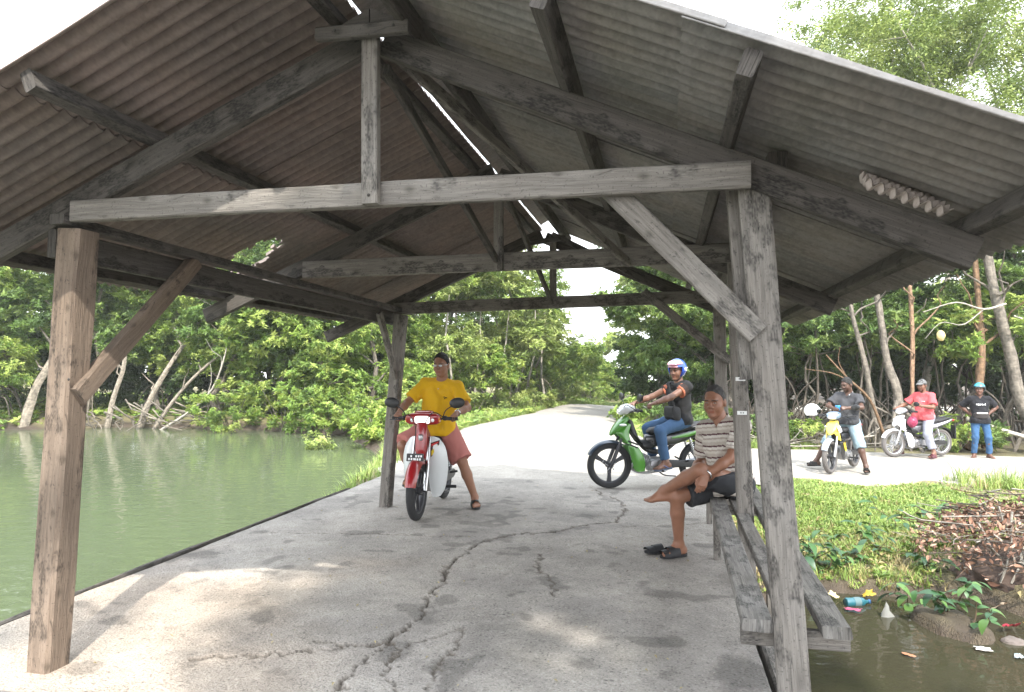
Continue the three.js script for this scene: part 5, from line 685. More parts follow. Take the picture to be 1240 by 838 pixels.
// man on the yellow-nosed bike
{
  const o = onBike(bikeYellow);
  person({ label: 'man in dark polo shirt and denim shorts on the yellow and black motorbike', ...o, h: 1.72, skin: [0.085, 0.042, 0.028], pelvis: [-0.20, 0.845, -0.03], neck: [-0.17, 1.365, -0.06], head: [-0.13, 1.525, -0.06], face: [0.90, -0.22, 0.35], wrist: [[0.19, 1.12, -0.16], [0.22, 1.11, 0.06]], elbow: [[-0.1, -0.4, -1], [-0.1, -0.5, 1]], ankle: [[0.02, 0.105, -0.40], [0.10, 0.105, 0.44]], knee: [[1, 0.2, -0.4], [1, 0.2, 0.4]], foot: [[0.9, 0, -0.4], [0.75, 0, 0.65]], palm: [[0, -0.4, 1], [0, -0.4, -1]], thumb: [[0.2, 1, 0], [0.2, 1, 0]], curl: [0.7, 0.7], hairHeight: 0.007, hairline: 0.085, moustache: true, beard: true, fat: 1.1, belly: 0.03, shirt: { c: [0.045, 0.045, 0.050], hem: -0.02, sleeve: 0.75, cuff: 0.078, collar: [0.5, 0.5, 0.5], v: true }, pants: { name: 'denim_shorts', c: [0.23, 0.31, 0.36], hem: 1.22, loose: 0.03, flare: 1.5 }, shoe: { sole: [0.025, 0.022, 0.02], closed: true } });
  const c = V(0.235, 1.12, -0.02).applyAxisAngle(V(0, 1, 0), o.turn).add(V(...o.pos)); single('blue_cup', loft([[-0.045, 0.034], [-0.04, 0.040], [0.03, 0.046], [0.042, 0.046], [0.046, 0.03]].map(q => ({ c: [c.x, c.y + q[0], c.z], a: [q[1], 0, 0], b: [0, 0, q[1]] })), 18), gloss([0.02, 0.22, 0.55]), 'round bright blue object held by the man in the dark polo', 'cup');
  const hm = thing('white_helmet', 'white open-face helmet hanging from the handlebar of the yellow-nosed motorbike', 'helmet', [0, 0, 0], 0), wp = V(0.31, 1.06, 0.40).applyAxisAngle(V(0, 1, 0), o.turn).add(V(...o.pos)); hm.position.copy(wp); hm.rotation.set(0, o.turn + 2.6, 0);
  const R = elp([0, 0, 0], [0.145, 0.128, 0.125]), Ri = elp([0, -0.006, 0], [0.125, 0.108, 0.105]);
  put('shell', surfNet((x, y, z) => Math.max(R(x, y, z), -Ri(x, y, z), -0.09 - y, Math.min(x - 0.03, 0.02 - y)), [-0.17, -0.12, -0.15], [0.17, 0.15, 0.15], 0.0065), phys([0.74, 0.74, 0.74], { roughness: 0.25, clearcoat: 0.6 }), hm);
  put('lining', surfNet((x, y, z) => Math.max(elp([0, -0.008, 0], [0.126, 0.11, 0.107])(x, y, z), -elp([0, -0.02, 0], [0.108, 0.092, 0.09])(x, y, z), -0.096 - y, Math.min(x - 0.03, 0.015 - y)), [-0.15, -0.12, -0.13], [0.15, 0.12, 0.13], 0.008), mat([0.03, 0.03, 0.03]), hm); for (const z of [-1, 1]) put('visor_pivot', cylZ(0.03, 0.012, 0.02, 0.0, z * 0.126, 16), blackP, hm); put('visor_trim', surfNet((x, y, z) => Math.max(elp([0, 0, 0], [0.152, 0.132, 0.130])(x, y, z), -elp([0, 0, 0], [0.146, 0.128, 0.126])(x, y, z), 0.02 - x, 0.022 - y, y - 0.075), [0, 0, -0.14], [0.17, 0.1, 0.14], 0.006), phys([0.35, 0.36, 0.38], { roughness: 0.15 }), hm);
}
// man in red on the white bike
{
  const o = onBike(bikeWhite);
  person({ label: 'man in coral red T-shirt, cap and grey trousers on the white motorbike', ...o, h: 1.72, skin: [0.17, 0.078, 0.048], pelvis: [-0.22, 0.845, 0], neck: [-0.19, 1.37, -0.01], head: [-0.155, 1.53, -0.01], face: [0.95, -0.08, -0.28], twist: -0.2, wrist: [[0.10, 1.10, -0.22], [0.225, 1.03, 0.30]], elbow: [[-0.3, -0.8, -0.6], [-0.4, -0.6, 0.7]], ankle: [[-0.10, 0.105, -0.34], [0.10, 0.105, 0.36]], knee: [[1, 0.2, -0.3], [1, 0.2, 0.3]], foot: [[0.95, 0, -0.35], [0.95, 0, 0.2]], handDir: [[0.7, 0.5, 0.2], [0.9, -0.25, -0.1]], palm: [[0, 0.2, 1], [0.1, -1, 0]], thumb: [[-0.3, 1, 0], [0, 0, -1]], curl: [0.8, 0.95], hairHeight: 0.008, cap: [0.13, 0.13, 0.13], beard: true, fat: 1.12, belly: 0.035, shirt: { c: [0.55, 0.095, 0.105], hem: -0.05, sleeve: 0.8, cuff: 0.08, skirt: 0.132 }, pants: { c: [0.25, 0.26, 0.31], hem: 1.78, loose: 0.024, flare: 1.4 }, shoe: { sole: [0.09, 0.02, 0.03], closed: true },
    shirtExtra({ g, at, neck }) { const p = at(neck, 0.125, -0.17, -0.07); put('shirt_print', box(p.x - 0.006, p.y - 0.01, p.z - 0.035, p.x + 0.012, p.y + 0.01, p.z + 0.035, 0.003), mat([0.7, 0.6, 0.6]), g); } });
  const bag = new THREE.IcosahedronGeometry(1, 4), bp = bag.attributes.position; for (let i = 0; i < bp.count; i++) { const x = bp.getX(i), y = bp.getY(i), z = bp.getZ(i), r = 1 + 0.16 * fbm(x * 3, y * 3, z * 3, 3); bp.setXYZ(i, x * r * 0.10, y * r * 0.12, z * r * 0.10); } bag.computeVertexNormals(); const c = V(0.27, 0.76, -0.17).applyAxisAngle(V(0, 1, 0), o.turn).add(V(...o.pos)); single('plastic_bag', tr(mergeVertices(bag), c.x, c.y, c.z), phys([0.26, 0.025, 0.07], { roughness: 0.35 }), 'crumpled dark pink plastic bag hanging on the front of the white motorbike', 'bag').geometry.computeVertexNormals();
}
// standing man
{
  const o = { pos: [10.27, -0.425, -15.1], turn: heading(-0.30, 0.95) };
  person({ label: 'standing man in black T-shirt, jeans and teal helmet with hands on hips', ...o, h: 1.62, skin: [0.13, 0.062, 0.042], pelvis: [0, 0.875, 0], neck: [0.0, 1.365, 0], head: [0.03, 1.515, 0], face: [0.93, -0.05, 0.3], wrist: [[-0.02, 0.985, -0.18], [-0.04, 0.985, 0.17]], elbow: [[-0.5, -0.1, -1], [-0.7, -0.1, 0.8]], ankle: [[0.0, 0.10, -0.16], [0.02, 0.10, 0.13]], knee: [[1, 0, -0.1], [1, 0, 0.1]], foot: [[0.9, 0, -0.4], [0.85, 0, 0.5]], handDir: [[0.8, -0.4, 0.4], [0.8, -0.4, -0.4]], palm: [[0, 0, 1], [0, 0, -1]], thumb: [[-0.6, 0.6, 0], [-0.6, 0.6, 0]], curl: [0.4, 0.4], hairStyle: 'none', helmet: { brow: 0.055, col: (x, y) => y > 0.085 ? [0.05, 0.30, 0.40] : [0.02, 0.03, 0.035] }, shirt: { c: [0.010, 0.010, 0.014], hem: -0.10, sleeve: 0.85, cuff: 0.08, skirt: 0.128, v: true }, pants: { c: [0.035, 0.095, 0.20], hem: 1.92, loose: 0.012, flare: 1.3 }, shoe: { sole: [0.10, 0.055, 0.04], flip: true },
    shirtExtra({ g, at, pel, neck, s }) { const pr = []; [[-0.085, 0, 0.012, 0.045], [-0.07, 0.01, 0.03, 0.014], [-0.035, 0, 0.03, 0.034], [0.0, 0.002, 0.028, 0.03], [0.032, 0, 0.03, 0.034], [0.066, 0.006, 0.026, 0.028]].forEach(([z, y, w, h]) => { const p = at(neck, 0.118 - Math.abs(z) * 0.22, -0.20, 0); pr.push(box(p.x - 0.02, p.y + y, z, p.x + 0.018, p.y + y + h, z + w, 0.004)); }); put('shirt_print', pr, mat([0.75, 0.75, 0.75]), g); put('waist_bag', loft([-0.14, -0.11, 0, 0.11, 0.14].map((z, i) => { const c = at(pel, [0.09, 0.12, 0.16, 0.12, 0.09][i], 0.08, 0); return { c: [c.x, c.y, z], a: [0.035, 0, 0], b: [0, [0.04, 0.065, 0.07, 0.065, 0.04][i], 0], n: 3 }; }), 18), mat([0.03, 0.025, 0.025]), g); const c = at(pel, 0.19, 0.125, 0); put('bag_flap', box(c.x - 0.04, c.y, -0.10, c.x + 0.006, c.y + 0.03, 0.10, 0.006), mat([0.6, 0.55, 0.52]), g); } });
}
// ---------------------------------------------------------------- vegetation
function leafPts(L, w, fold, bend) { return { b: [0, 0, 0], l: [L * 0.48, fold * w, w / 2], t: [L, -bend * L, 0], r: [L * 0.48, fold * w, -w / 2], m: [L * 0.5, 0, 0] }; }
function rosette(n, L, w, tilt, seed, spread = 0) {
  const R = rng(seed), pos = [], nor = [];
  for (let k = 0; k < n; k++) {
    const a = k / n * 6.2832 + R() * 0.7, t = tilt + (R() - 0.5) * 0.8, s = 0.7 + R() * 0.5, q = leafPts(L * s, w * s, 0.25, 0.12 + 0.2 * R()), tw = (R() - 0.5) * 0.9;
    const M = new THREE.Matrix4().makeTranslation(spread * (R() - 0.5), spread * (R() - 0.5) + k * 0.004, spread * (R() - 0.5)).multiply(new THREE.Matrix4().makeRotationY(a)).multiply(new THREE.Matrix4().makeRotationZ(t)).multiply(new THREE.Matrix4().makeRotationX(tw)), g = p => V(...p).applyMatrix4(M).toArray();
    const [b, l, T, r] = [q.b, q.l, q.t, q.r].map(g); pos.push(...b, ...l, ...T, ...b, ...T, ...r);
  }
  return geo(pos);
}
const leafMat = (c = [1, 1, 1], o = {}) => phys(c, { roughness: 0.55, transmission: 0.26, thickness: 0, ior: 1.4, ...o });
const sprigs = [rosette(8, 0.155, 0.066, 0.45, 3), rosette(9, 0.14, 0.058, 0.25, 8, 0.10), rosette(7, 0.17, 0.07, 0.7, 12)];
const feather = [rosette(10, 0.11, 0.042, 0.1, 5, 0.22), rosette(11, 0.10, 0.04, 0.3, 15, 0.25)];
const leafM = leafMat(), dm = new THREE.Object3D();
const greens = {
  bright: [[0.264, 0.362, 0.069], [0.191, 0.294, 0.053], [0.139, 0.225, 0.043], [0.343, 0.413, 0.100]], mid: [[0.152, 0.237, 0.053], [0.112, 0.188, 0.043], [0.086, 0.150, 0.037], [0.205, 0.281, 0.069]],
  dark: [[0.063, 0.112, 0.035], [0.046, 0.085, 0.027], [0.082, 0.138, 0.043], [0.112, 0.169, 0.056]], pale: [[0.317, 0.388, 0.106], [0.238, 0.312, 0.075], [0.191, 0.263, 0.065], [0.396, 0.450, 0.150]],
};
function foliage(name, parent, lobes, count, geoS, pal, R, size = 1, clumpR = 0.34) {
  size *= 0.92;
  const im = new THREE.InstancedMesh(geoS, leafM, count); im.name = name; im.userData.kind = 'stuff'; im.castShadow = im.receiveShadow = true; im.frustumCulled = false;
  const tot = lobes.reduce((s, l) => s + l.r[0] * l.r[1] + l.r[1] * l.r[2] + l.r[0] * l.r[2], 0), C = new THREE.Color(); let k = 0;
  lobes.forEach((l, li) => {
    const n = li === lobes.length - 1 ? count - k : Math.min(count - k, Math.round(count * (l.r[0] * l.r[1] + l.r[1] * l.r[2] + l.r[0] * l.r[2]) / tot)), nc = Math.max(4, Math.round(n / 17)), cl = [];
    for (let i = 0; i < nc; i++) { const u = R() * 2 - 1, a = R() * 6.2832, q = Math.sqrt(1 - u * u), rr = 0.45 + 0.58 * Math.pow(R(), 0.6); cl.push([V(q * Math.cos(a), u, q * Math.sin(a)), rr, (R() - 0.5) * 0.5, Math.floor(R() * 4)]); }
    for (let i = 0; i < n; i++) {
      const [d, rr, tone, pi] = cl[Math.floor(R() * nc)], g = () => (R() + R() + R() - 1.5) * 0.9, p = V(l.c[0] + d.x * l.r[0] * rr + g() * clumpR, l.c[1] + d.y * l.r[1] * rr + g() * clumpR * 0.6, l.c[2] + d.z * l.r[2] * rr + g() * clumpR);
      if (l.floor != null && p.y < l.floor) p.y = l.floor + R() * 0.3;
      const up = d.clone().multiplyScalar(0.6).add(V((R() - 0.5) * 1.2, 0.75 + R() * 0.4, (R() - 0.5) * 1.2)).normalize();
      dm.position.copy(p); dm.quaternion.setFromUnitVectors(V(0, 1, 0), up); dm.rotateY(R() * 6.28); const s = size * (0.7 + R() * 0.6); dm.scale.set(s, s, s); dm.updateMatrix(); im.setMatrixAt(k, dm.matrix);
      const c = pal[R() < 0.6 ? pi : Math.floor(R() * 4)], b = 1 + tone * 0.6 + (R() - 0.5) * 0.35; im.setColorAt(k, C.setRGB(c[0] * b, c[1] * b, c[2] * b)); k++;
    }
  });
  im.count = k; parent.add(im); return im;
}
const bark = (c, o = {}) => mat(c, { map: barkTex, bumpMap: barkBump, bumpScale: 0.02, roughness: 0.95, ...o });
const barks = { pale: bark([0.34, 0.305, 0.26]), grey: bark([0.22, 0.20, 0.175]), brown: bark([0.24, 0.155, 0.095]), dark: bark([0.11, 0.095, 0.08]), red: bark([0.34, 0.225, 0.15]), bone: bark([0.52, 0.50, 0.46]) };
const leanWay = (a, b, R, n = 7, w = 0.12) => { const p = []; const s1 = R() * 9; for (let i = 0; i <= n; i++) { const t = i / n; p.push(V(lerp(a.x, b.x, t) + w * noise3(t * 3, s1, 1) * Math.sin(Math.PI * t) * 2, lerp(a.y, b.y, t), lerp(a.z, b.z, t) + w * noise3(t * 3, s1, 7) * Math.sin(Math.PI * t) * 2)); } return p; };
function tree(o) {
  const R = rng(o.seed), y0 = o.y ?? landY(o.x, o.z) - 0.03, t = thing(o.name || 'mangrove_tree', o.label, 'tree', [o.x, y0, o.z], 0, o.group), h = o.h, r = o.r, tr0 = o.tr ?? 0.05 + h * 0.012, low = o.low ?? 0.5;
  const top = V((R() - 0.5) * h * 0.25 + (o.lean?.[0] || 0), h * 0.72, (R() - 0.5) * h * 0.2 + (o.lean?.[1] || 0)), way = leanWay(V(0, 0, 0), top, R, 8, 0.06 * h), wood1 = [tube(way, q => lerp(tr0, tr0 * 0.35, q), 8, { lump: 0.25 })];
  const lobes = [], nl = o.lobes ?? 6;
  for (let k = 0; k < nl; k++) {
    const a = k / nl * 6.2832 + R() * 0.9, q = (k + 0.5) / nl, yy = lerp(low + r * 0.25, h - r * 0.38, (k * 0.618 + R() * 0.25) % 1), wid = r * (0.62 - 0.25 * Math.abs(yy / h - 0.45)), c = [top.x * yy / h + Math.cos(a) * wid, yy, top.z * yy / h + Math.sin(a) * wid * (o.depth ?? 1)], rad = r * (0.42 + R() * 0.22);
    lobes.push({ c, r: [rad * 1.15, rad * (o.flat ?? 0.72), rad * 1.05], floor: low });
    const f = clamp(yy / (h * 0.72) - 0.22, 0.08, 0.95), s = way[Math.round(f * 8)]; wood1.push(tube(leanWay(s, V(c[0], c[1], c[2]), R, 5, 0.12), q => lerp(tr0 * 0.42, 0.012, q), 5));
    for (let j = 0; j < 2; j++) wood1.push(tube(leanWay(V(...c).lerp(s, 0.35), V(c[0] + (R() - 0.5) * rad * 2, c[1] + (R() - 0.2) * rad, c[2] + (R() - 0.5) * rad * 2), R, 4, 0.1), q => lerp(0.020, 0.006, q), 4, { cap: false }));
  }
  lobes.push({ c: [top.x, h - r * 0.45, top.z], r: [r * 0.6, r * 0.5, r * 0.6], floor: low });
  put('trunk', wood1, o.bark || barks.grey, t);
  for (let k = 0; k < (o.roots || 0); k++) { const a = R() * 6.2832, d = 0.25 + R() * 0.9, hh = 0.35 + R() * 1.0, s = way[0].clone().lerp(way[2], hh / way[2].y * 0.9); put('prop_root', tube(curve([s, V(s.x + Math.cos(a) * d * 0.45, s.y * 0.86 + 0.05, s.z + Math.sin(a) * d * 0.45), V(s.x + Math.cos(a) * d * 0.85, s.y * 0.4, s.z + Math.sin(a) * d * 0.85), V(s.x + Math.cos(a) * d, -0.15, s.z + Math.sin(a) * d)], 9), q => lerp(0.030, 0.019, q) * (0.7 + 0.5 * ((k * 7) % 5) / 5), 5, { cap: false }), o.bark || barks.grey, t); }
  if (o.n) foliage('crown', t, lobes, Math.round(o.n * 1.95), o.sprig || sprigs[o.seed % 3], o.pal, R, o.size || 1, o.clump || 0.34);
  return t;
}
function bush(o) { const R = rng(o.seed), y0 = o.y ?? landY(o.x, o.z), t = thing(o.name || 'shrub', o.label, o.cat || 'shrub', [o.x, y0, o.z], 0, o.group), st = []; for (let k = 0; k < 6; k++) { const a = R() * 6.28; st.push(tube(leanWay(V(0, -0.05, 0), V(Math.cos(a) * o.r * 0.6, o.h * (0.5 + R() * 0.4), Math.sin(a) * o.r * 0.6), R, 4, 0.08), q => lerp(0.018, 0.006, q), 4)); } put('stem', st, barks.grey, t); const lobes = [{ c: [0, o.h * 0.52, 0], r: [o.r, o.h * 0.5, o.r * (o.depth ?? 1)], floor: 0.0 }]; for (let k = 0; k < 3; k++) { const a = R() * 6.28; lobes.push({ c: [Math.cos(a) * o.r * 0.6, o.h * (0.35 + 0.3 * R()), Math.sin(a) * o.r * 0.6], r: [o.r * 0.6, o.h * 0.4, o.r * 0.6], floor: 0.0 }); } foliage('foliage', t, lobes, o.n, o.sprig || sprigs[o.seed % 3], o.pal, R, o.size || 0.8, o.clump || 0.2); return t; }

// --- far bank of the lagoon
{
  const lab = 'leafy mangrove tree in the row across the green lagoon', grp = 'mangroves across the lagoon'; let sd = 100;
  for (const [x, z, h, r, low, n] of [[-27, -25.5, 8.5, 3.1, 0.2, 2400], [-23.5, -25.2, 8, 2.9, 0.3, 2500], [-20.4, -24.6, 7.6, 2.7, 0.4, 2700], [-17.9, -23.9, 7.6, 2.5, 0.9, 2700], [-15.6, -25.2, 7.4, 2.4, 1.5, 2500], [-13.2, -25.8, 7.4, 2.5, 1.7, 2600], [-10.9, -25.4, 7.2, 2.5, 1.5, 2600], [-8.9, -24.7, 7.0, 2.5, 0.5, 2800], [-6.9, -23.9, 6.8, 2.4, 0.2, 2900], [-5.0, -23.4, 6.6, 2.2, 0.1, 2600]])
    tree({ seed: sd++, x, z, h, r, low, n, roots: 9, pal: sd % 3 ? greens.bright : greens.mid, bark: sd % 2 ? barks.pale : barks.grey, label: lab, group: grp, tr: 0.10 });
  for (const [x, z, h, r, n] of [[-29, -30, 10, 3.6, 1500], [-24, -30.5, 9.5, 3.3, 1500], [-19.5, -29.8, 9.8, 3.2, 1600], [-15.2, -30.2, 9.5, 3.2, 1600], [-11, -30.6, 9.2, 3.1, 1600], [-7, -29.6, 9, 3.0, 1600], [-3.6, -30.4, 8.4, 2.8, 1500]])
    tree({ seed: sd++, x, z, h, r, low: 0.3, n, roots: 5, pal: greens.mid, size: 1.35, label: 'taller dark mangrove tree behind the lagoon row', group: 'mangroves behind the lagoon row', tr: 0.12 });
  for (const [x, z, h, r] of [[-22, -36, 14.5, 2.6], [-27.5, -37, 15.2, 2.6]]) tree({ seed: sd++, x, z, h, r, low: 7, n: 700, pal: greens.mid, size: 1.5, label: 'tall thin tree rising behind the mangroves past the left roof edge', group: 'tall trees behind the lagoon', name: 'tall_tree', tr: 0.14 });
  // low foliage dipping into the water
  for (const [x, z, r, h, n] of [[-18.8, -22.7, 1.2, 1.5, 420], [-21.6, -23.0, 1.4, 1.7, 450], [-9.2, -22.4, 1.2, 1.7, 480], [-7.3, -21.9, 1.3, 1.9, 560], [-5.6, -21.0, 1.3, 1.6, 560], [-4.4, -19.6, 1.1, 1.3, 480], [-3.5, -17.6, 0.8, 0.95, 340]]) bush({ seed: sd++, x, z, y: Math.max(landY(x, z), WATER_Y - 0.05), r, h, n, pal: greens.bright, label: 'low mangrove shrub trailing into the lagoon edge', group: 'shrubs at the lagoon edge' });
  bush({ seed: 301, x: -4.75, z: -17.2, y: WATER_Y - 0.08, r: 0.42, h: 0.42, n: 90, size: 0.7, pal: greens.pale, name: 'seedling_clump', cat: 'plant', label: 'small pale green seedling clump standing out in the lagoon' });
  // pale leaning trunks and bare wood on the bank
  const R = rng(77), trunk = (pts, r0, r1, m, label, name = 'leaning_mangrove', cat = 'tree', group) => { const t = thing(name, label, cat, pts[0], 0, group), p0 = V(...pts[0]), w = curve(pts.map(p => V(...p).sub(p0)), 14); put('stem', tube(w, q => lerp(r0, r1, q), 7, { lump: 0.2 }), m, t); for (let k = 0; k < 3; k++) { const s = w[6 + k * 3], e = s.clone().add(V((R() - 0.5) * 1.6, 0.5 + R() * 0.7, (R() - 0.5))); put('branch', tube(leanWay(s, e, R, 5, 0.12), q => lerp(r1 * 0.8, 0.008, q), 5), m, t); } return t; };
  trunk([[-16.3, -0.5, -22.9], [-16.0, 1.0, -23.1], [-15.5, 2.3, -23.4], [-15.4, 4.4, -23.8]], 0.16, 0.09, barks.pale, 'thick pale trunk with reddish foot at the left of the lagoon bank');
  trunk([[-13.9, -0.5, -23.6], [-13.75, 0.6, -23.7], [-13.5, 1.6, -23.8], [-13.5, 3.0, -24.0]], 0.10, 0.06, barks.pale, 'short pale upright trunk beside the root tangle across the lagoon');
  trunk([[-12.7, -0.5, -23.4], [-12.4, 0.5, -23.5], [-11.9, 1.6, -23.7], [-11.2, 3.0, -24.1]], 0.11, 0.06, barks.pale, 'pale trunk leaning right above the root tangle across the lagoon');
  trunk([[-12.1, -0.5, -23.2], [-11.5, 0.5, -23.3], [-10.6, 1.6, -23.5], [-9.4, 2.6, -23.8]], 0.075, 0.035, barks.pale, 'slim pale trunk leaning far right above the lagoon');
  trunk([[-11.7, -0.45, -22.9], [-10.6, 0.25, -22.8], [-9.9, 0.95, -22.7], [-9.5, 2.1, -22.7], [-9.45, 2.7, -22.8]], 0.045, 0.018, barks.bone, 'bleached bare branch rising from the lagoon edge', 'bare_branch', 'branch');
  const rt = thing('root_tangle', 'tangle of grey roots and fallen logs on the bank across the lagoon', 'roots', [-13, WATER_Y, -23.5]); for (let k = 0; k < 34; k++) { const x = (R() - 0.5) * 4.4, z = (R() - 0.5) * 1.4 + 0.2; put('root', tube(leanWay(V(x, 0.1 + R() * 1.0, z), V(x + (R() - 0.3) * 2.6, R() * 0.5 - 0.15, z + (R() - 0.3) * 1.2), R, 5, 0.2), q => lerp(0.05, 0.025, q) * (0.5 + R() * 0.12), 5), k % 3 ? barks.grey : barks.pale, rt); }
}
// --- left of the main road
{
  let sd = 400; const lab = 'pale green mangrove tree beside the far road on its left', grp = 'trees left of the far road';
  for (const [x, z, h, r, low, n] of [[-3.6, -26.2, 7.0, 2.3, 0.9, 2300], [-1.9, -27.6, 7.2, 2.3, 1.0, 2300], [0.0, -29.4, 7.2, 2.4, 1.1, 2300], [1.5, -32.4, 6.8, 2.4, 0.9, 2200], [1.9, -36.5, 5.4, 1.9, 0.6, 1700], [4.2, -42.5, 3.8, 1.9, 0.3, 1300]]) tree({ seed: sd++, x, z, h, r, low, n, roots: 12, pal: sd % 2 ? greens.pale : greens.bright, bark: barks.pale, label: lab, group: grp, tr: 0.075 });
  for (const [x, z, r, h, n] of [[-2.9, -20.2, 0.9, 1.0, 420], [-2.3, -22.2, 0.9, 0.95, 420], [-1.4, -24.6, 0.9, 0.9, 400], [-0.2, -26.6, 0.8, 0.8, 330], [0.9, -28.6, 0.8, 0.8, 300], [2.2, -33.6, 0.9, 0.9, 300], [4.4, -39, 1.2, 1.2, 340]]) bush({ seed: sd++, x, z, r, h, n, pal: greens.pale, label: 'low leafy shrub on the left verge of the far road', group: 'shrubs on the left verge' });
  const R = rng(9); for (let k = 0; k < 9; k++) { const x = -3.3 + k * 0.55 + R() * 0.3, z = -24.6 - k * 0.75 - R() * 0.5, w = leanWay(V(0, -0.1, 0), V((R() - 0.35) * 1.3, 3 + R() * 1.6, (R() - 0.5)), R, 6, 0.15); const t = thing('slender_mangrove', 'slender pale trunk standing bare among the trees left of the far road', 'tree', [x, landY(x, z), z], 0, 'slender pale trunks'); put('stem', tube(w, q => lerp(0.06, 0.025, q), 6, { lump: 0.2 }), barks.bone, t); for (let j = 0; j < 5; j++) { const a = R() * 6.28, s = w[1].clone().lerp(w[2], R()); put('prop_root', tube(curve([s, V(s.x + Math.cos(a) * 0.35, s.y * 0.75, s.z + Math.sin(a) * 0.35), V(s.x + Math.cos(a) * 0.7, -0.1, s.z + Math.sin(a) * 0.7)], 7), 0.016, 4, { cap: false }), barks.pale, t); } }
}
// --- distant row closing the view
for (let k = 0; k < 22; k++) { const R = rng(900 + k), x = -46 + k * 5.2 + R() * 2, z = -50 - R() * 6 - Math.abs(x) * 0.05, gap = x > 2.5 && x < 10; tree({ seed: 900 + k, x, z, h: gap ? 3.6 : 9 + R() * 2.5, r: gap ? 2.4 : 3.6, low: 0.2, n: 900, lobes: 5, pal: k % 2 ? greens.pale : greens.mid, size: 2.2, clump: 0.6, label: 'distant tree closing the far end of the road', group: 'distant trees', tr: 0.15 }); }
// --- right of the far road and behind the branch road
{
  let sd = 500;
  for (const [x, z, h, r, low, n, pal] of [[5.6, -22.6, 8.2, 1.9, 1.5, 2300, 'mid'], [6.6, -24.8, 9.5, 2.6, 1.2, 2400, 'dark'], [6.4, -20.6, 7.6, 2.0, 1.7, 2300, 'mid'], [8.4, -22.2, 9.6, 2.6, 1.6, 2500, 'dark'], [9.6, -26, 11, 3.2, 0.6, 2000, 'dark'], [10.6, -21.4, 9.2, 2.5, 1.8, 2500, 'mid'], [12.8, -22.4, 9.4, 2.7, 1.8, 2500, 'dark'], [14.6, -20.4, 9.0, 2.6, 1.7, 2500, 'mid'], [16.6, -21.2, 9.4, 2.8, 1.2, 2300, 'dark'], [18.8, -19.6, 9, 2.7, 0.8, 2200, 'mid'], [13.6, -27, 11, 3.4, 0.3, 1900, 'dark'], [18, -27, 11, 3.5, 0.3, 1900, 'dark'], [22.5, -23, 10, 3.4, 0.4, 1700, 'dark'], [7.5, -29.5, 9.6, 3.0, 0.3, 1800, 'mid']])
    tree({ seed: sd++, x, z, h, r, low, n, roots: 14, pal: greens[pal], bark: sd % 2 ? barks.grey : barks.dark, label: 'dark mangrove tree with arching prop roots behind the branch road', group: 'mangroves behind the branch road', tr: 0.11 });
  // leafy boughs hanging low over the road edge
  for (const [x, z, y, r, n, pal] of [[8.2, -18.2, 2.9, 1.3, 700, 'mid'], [10.4, -18.6, 3.1, 1.4, 760, 'mid'], [12.4, -18.0, 3.0, 1.4, 800, 'bright'], [14.4, -17.6, 3.0, 1.5, 850, 'bright'], [6.9, -18.8, 3.2, 1.2, 620, 'mid'], [13.2, -18.6, 4.6, 1.5, 800, 'mid']]) { const R = rng(sd), t = thing('leafy_bough', 'low leafy bough hanging over the far edge of the branch road', 'bough', [x, landY(x, z), z - 1.6], 0, 'boughs over the branch road'); put('limb', [tube(leanWay(V(0, -0.05, 0), V(0.1, y, 1.2), R, 7, 0.2), q => lerp(0.05, 0.02, q), 6), ...[...Array(5)].map(() => tube(leanWay(V(0.08, y * 0.8, 0.9), V((R() - 0.5) * r * 2, y + (R() - 0.5) * 1.2, 1.2 + (R() - 0.5) * r), R, 5, 0.1), q => lerp(0.02, 0.006, q), 4))], barks.grey, t); foliage('foliage', t, [{ c: [-r * 0.4, y, 1.4], r: [r * 0.8, r * 0.5, r * 0.7] }, { c: [r * 0.5, y + 0.3, 1.2], r: [r * 0.8, r * 0.55, r * 0.7] }], n, sprigs[sd % 3], greens[pal], R, 0.95); sd++; }
  // individual trunks seen between the riders
  const R = rng(55), big = (label, m, pts, r0, r1, roots, limbs = 4) => { const p0 = V(...pts[0]), t = thing('bare_mangrove', label, 'tree', pts[0], 0), w = curve(pts.map(p => V(...p).sub(p0)), 16); r0 *= 0.68; r1 *= 0.66; put('stem', tube(w, q => lerp(r0, r1, Math.pow(q, 0.7)), 9, { lump: 0.45 }), m, t); for (let k = 0; k < limbs; k++) { const s = w[8 + Math.floor(R() * 8)], e = s.clone().add(V((R() - 0.5) * 2.6, 0.3 + R() * 1.3, (R() - 0.4) * 1.2)); put('branch', tube(leanWay(s, e, R, 6, 0.25), q => lerp(r1 * 0.55, 0.01, q), 5), m, t); } for (let k = 0; k < roots; k++) { const a = R() * 6.28, d = 0.4 + R() * 0.8, s = w[0].clone().lerp(w[5], 0.3 + R() * 0.6); put('prop_root', tube(curve([s, V(s.x + Math.cos(a) * d * 0.5, s.y * 0.72, s.z + Math.sin(a) * d * 0.5), V(s.x + Math.cos(a) * d, -0.12, s.z + Math.sin(a) * d)], 9), q => lerp(r0 * 0.42, r0 * 0.24, q), 6), m, t); } return t; };
  const gy = -0.45;
  big('pale slanting trunk behind the man on the yellow-nosed motorbike', barks.grey, [[9.4, gy, -17.6], [9.15, 1.2, -17.6], [8.85, 2.8, -17.7], [8.7, 4.6, -18]], 0.12, 0.08, 6);
  big('stout grey trunk forking above spread roots between the two road motorbikes', barks.grey, [[9.75, gy, -17.4], [9.85, 0.7, -17.5], [9.65, 1.8, -17.6], [9.55, 3.2, -17.8], [9.4, 5, -18]], 0.22, 0.10, 11);
  big('straight trunk with reddish bark beside the forked trunk', barks.red, [[10.25, gy, -17.5], [10.2, 1, -17.5], [10.3, 2.6, -17.6], [10.35, 5, -17.9]], 0.095, 0.075, 4);
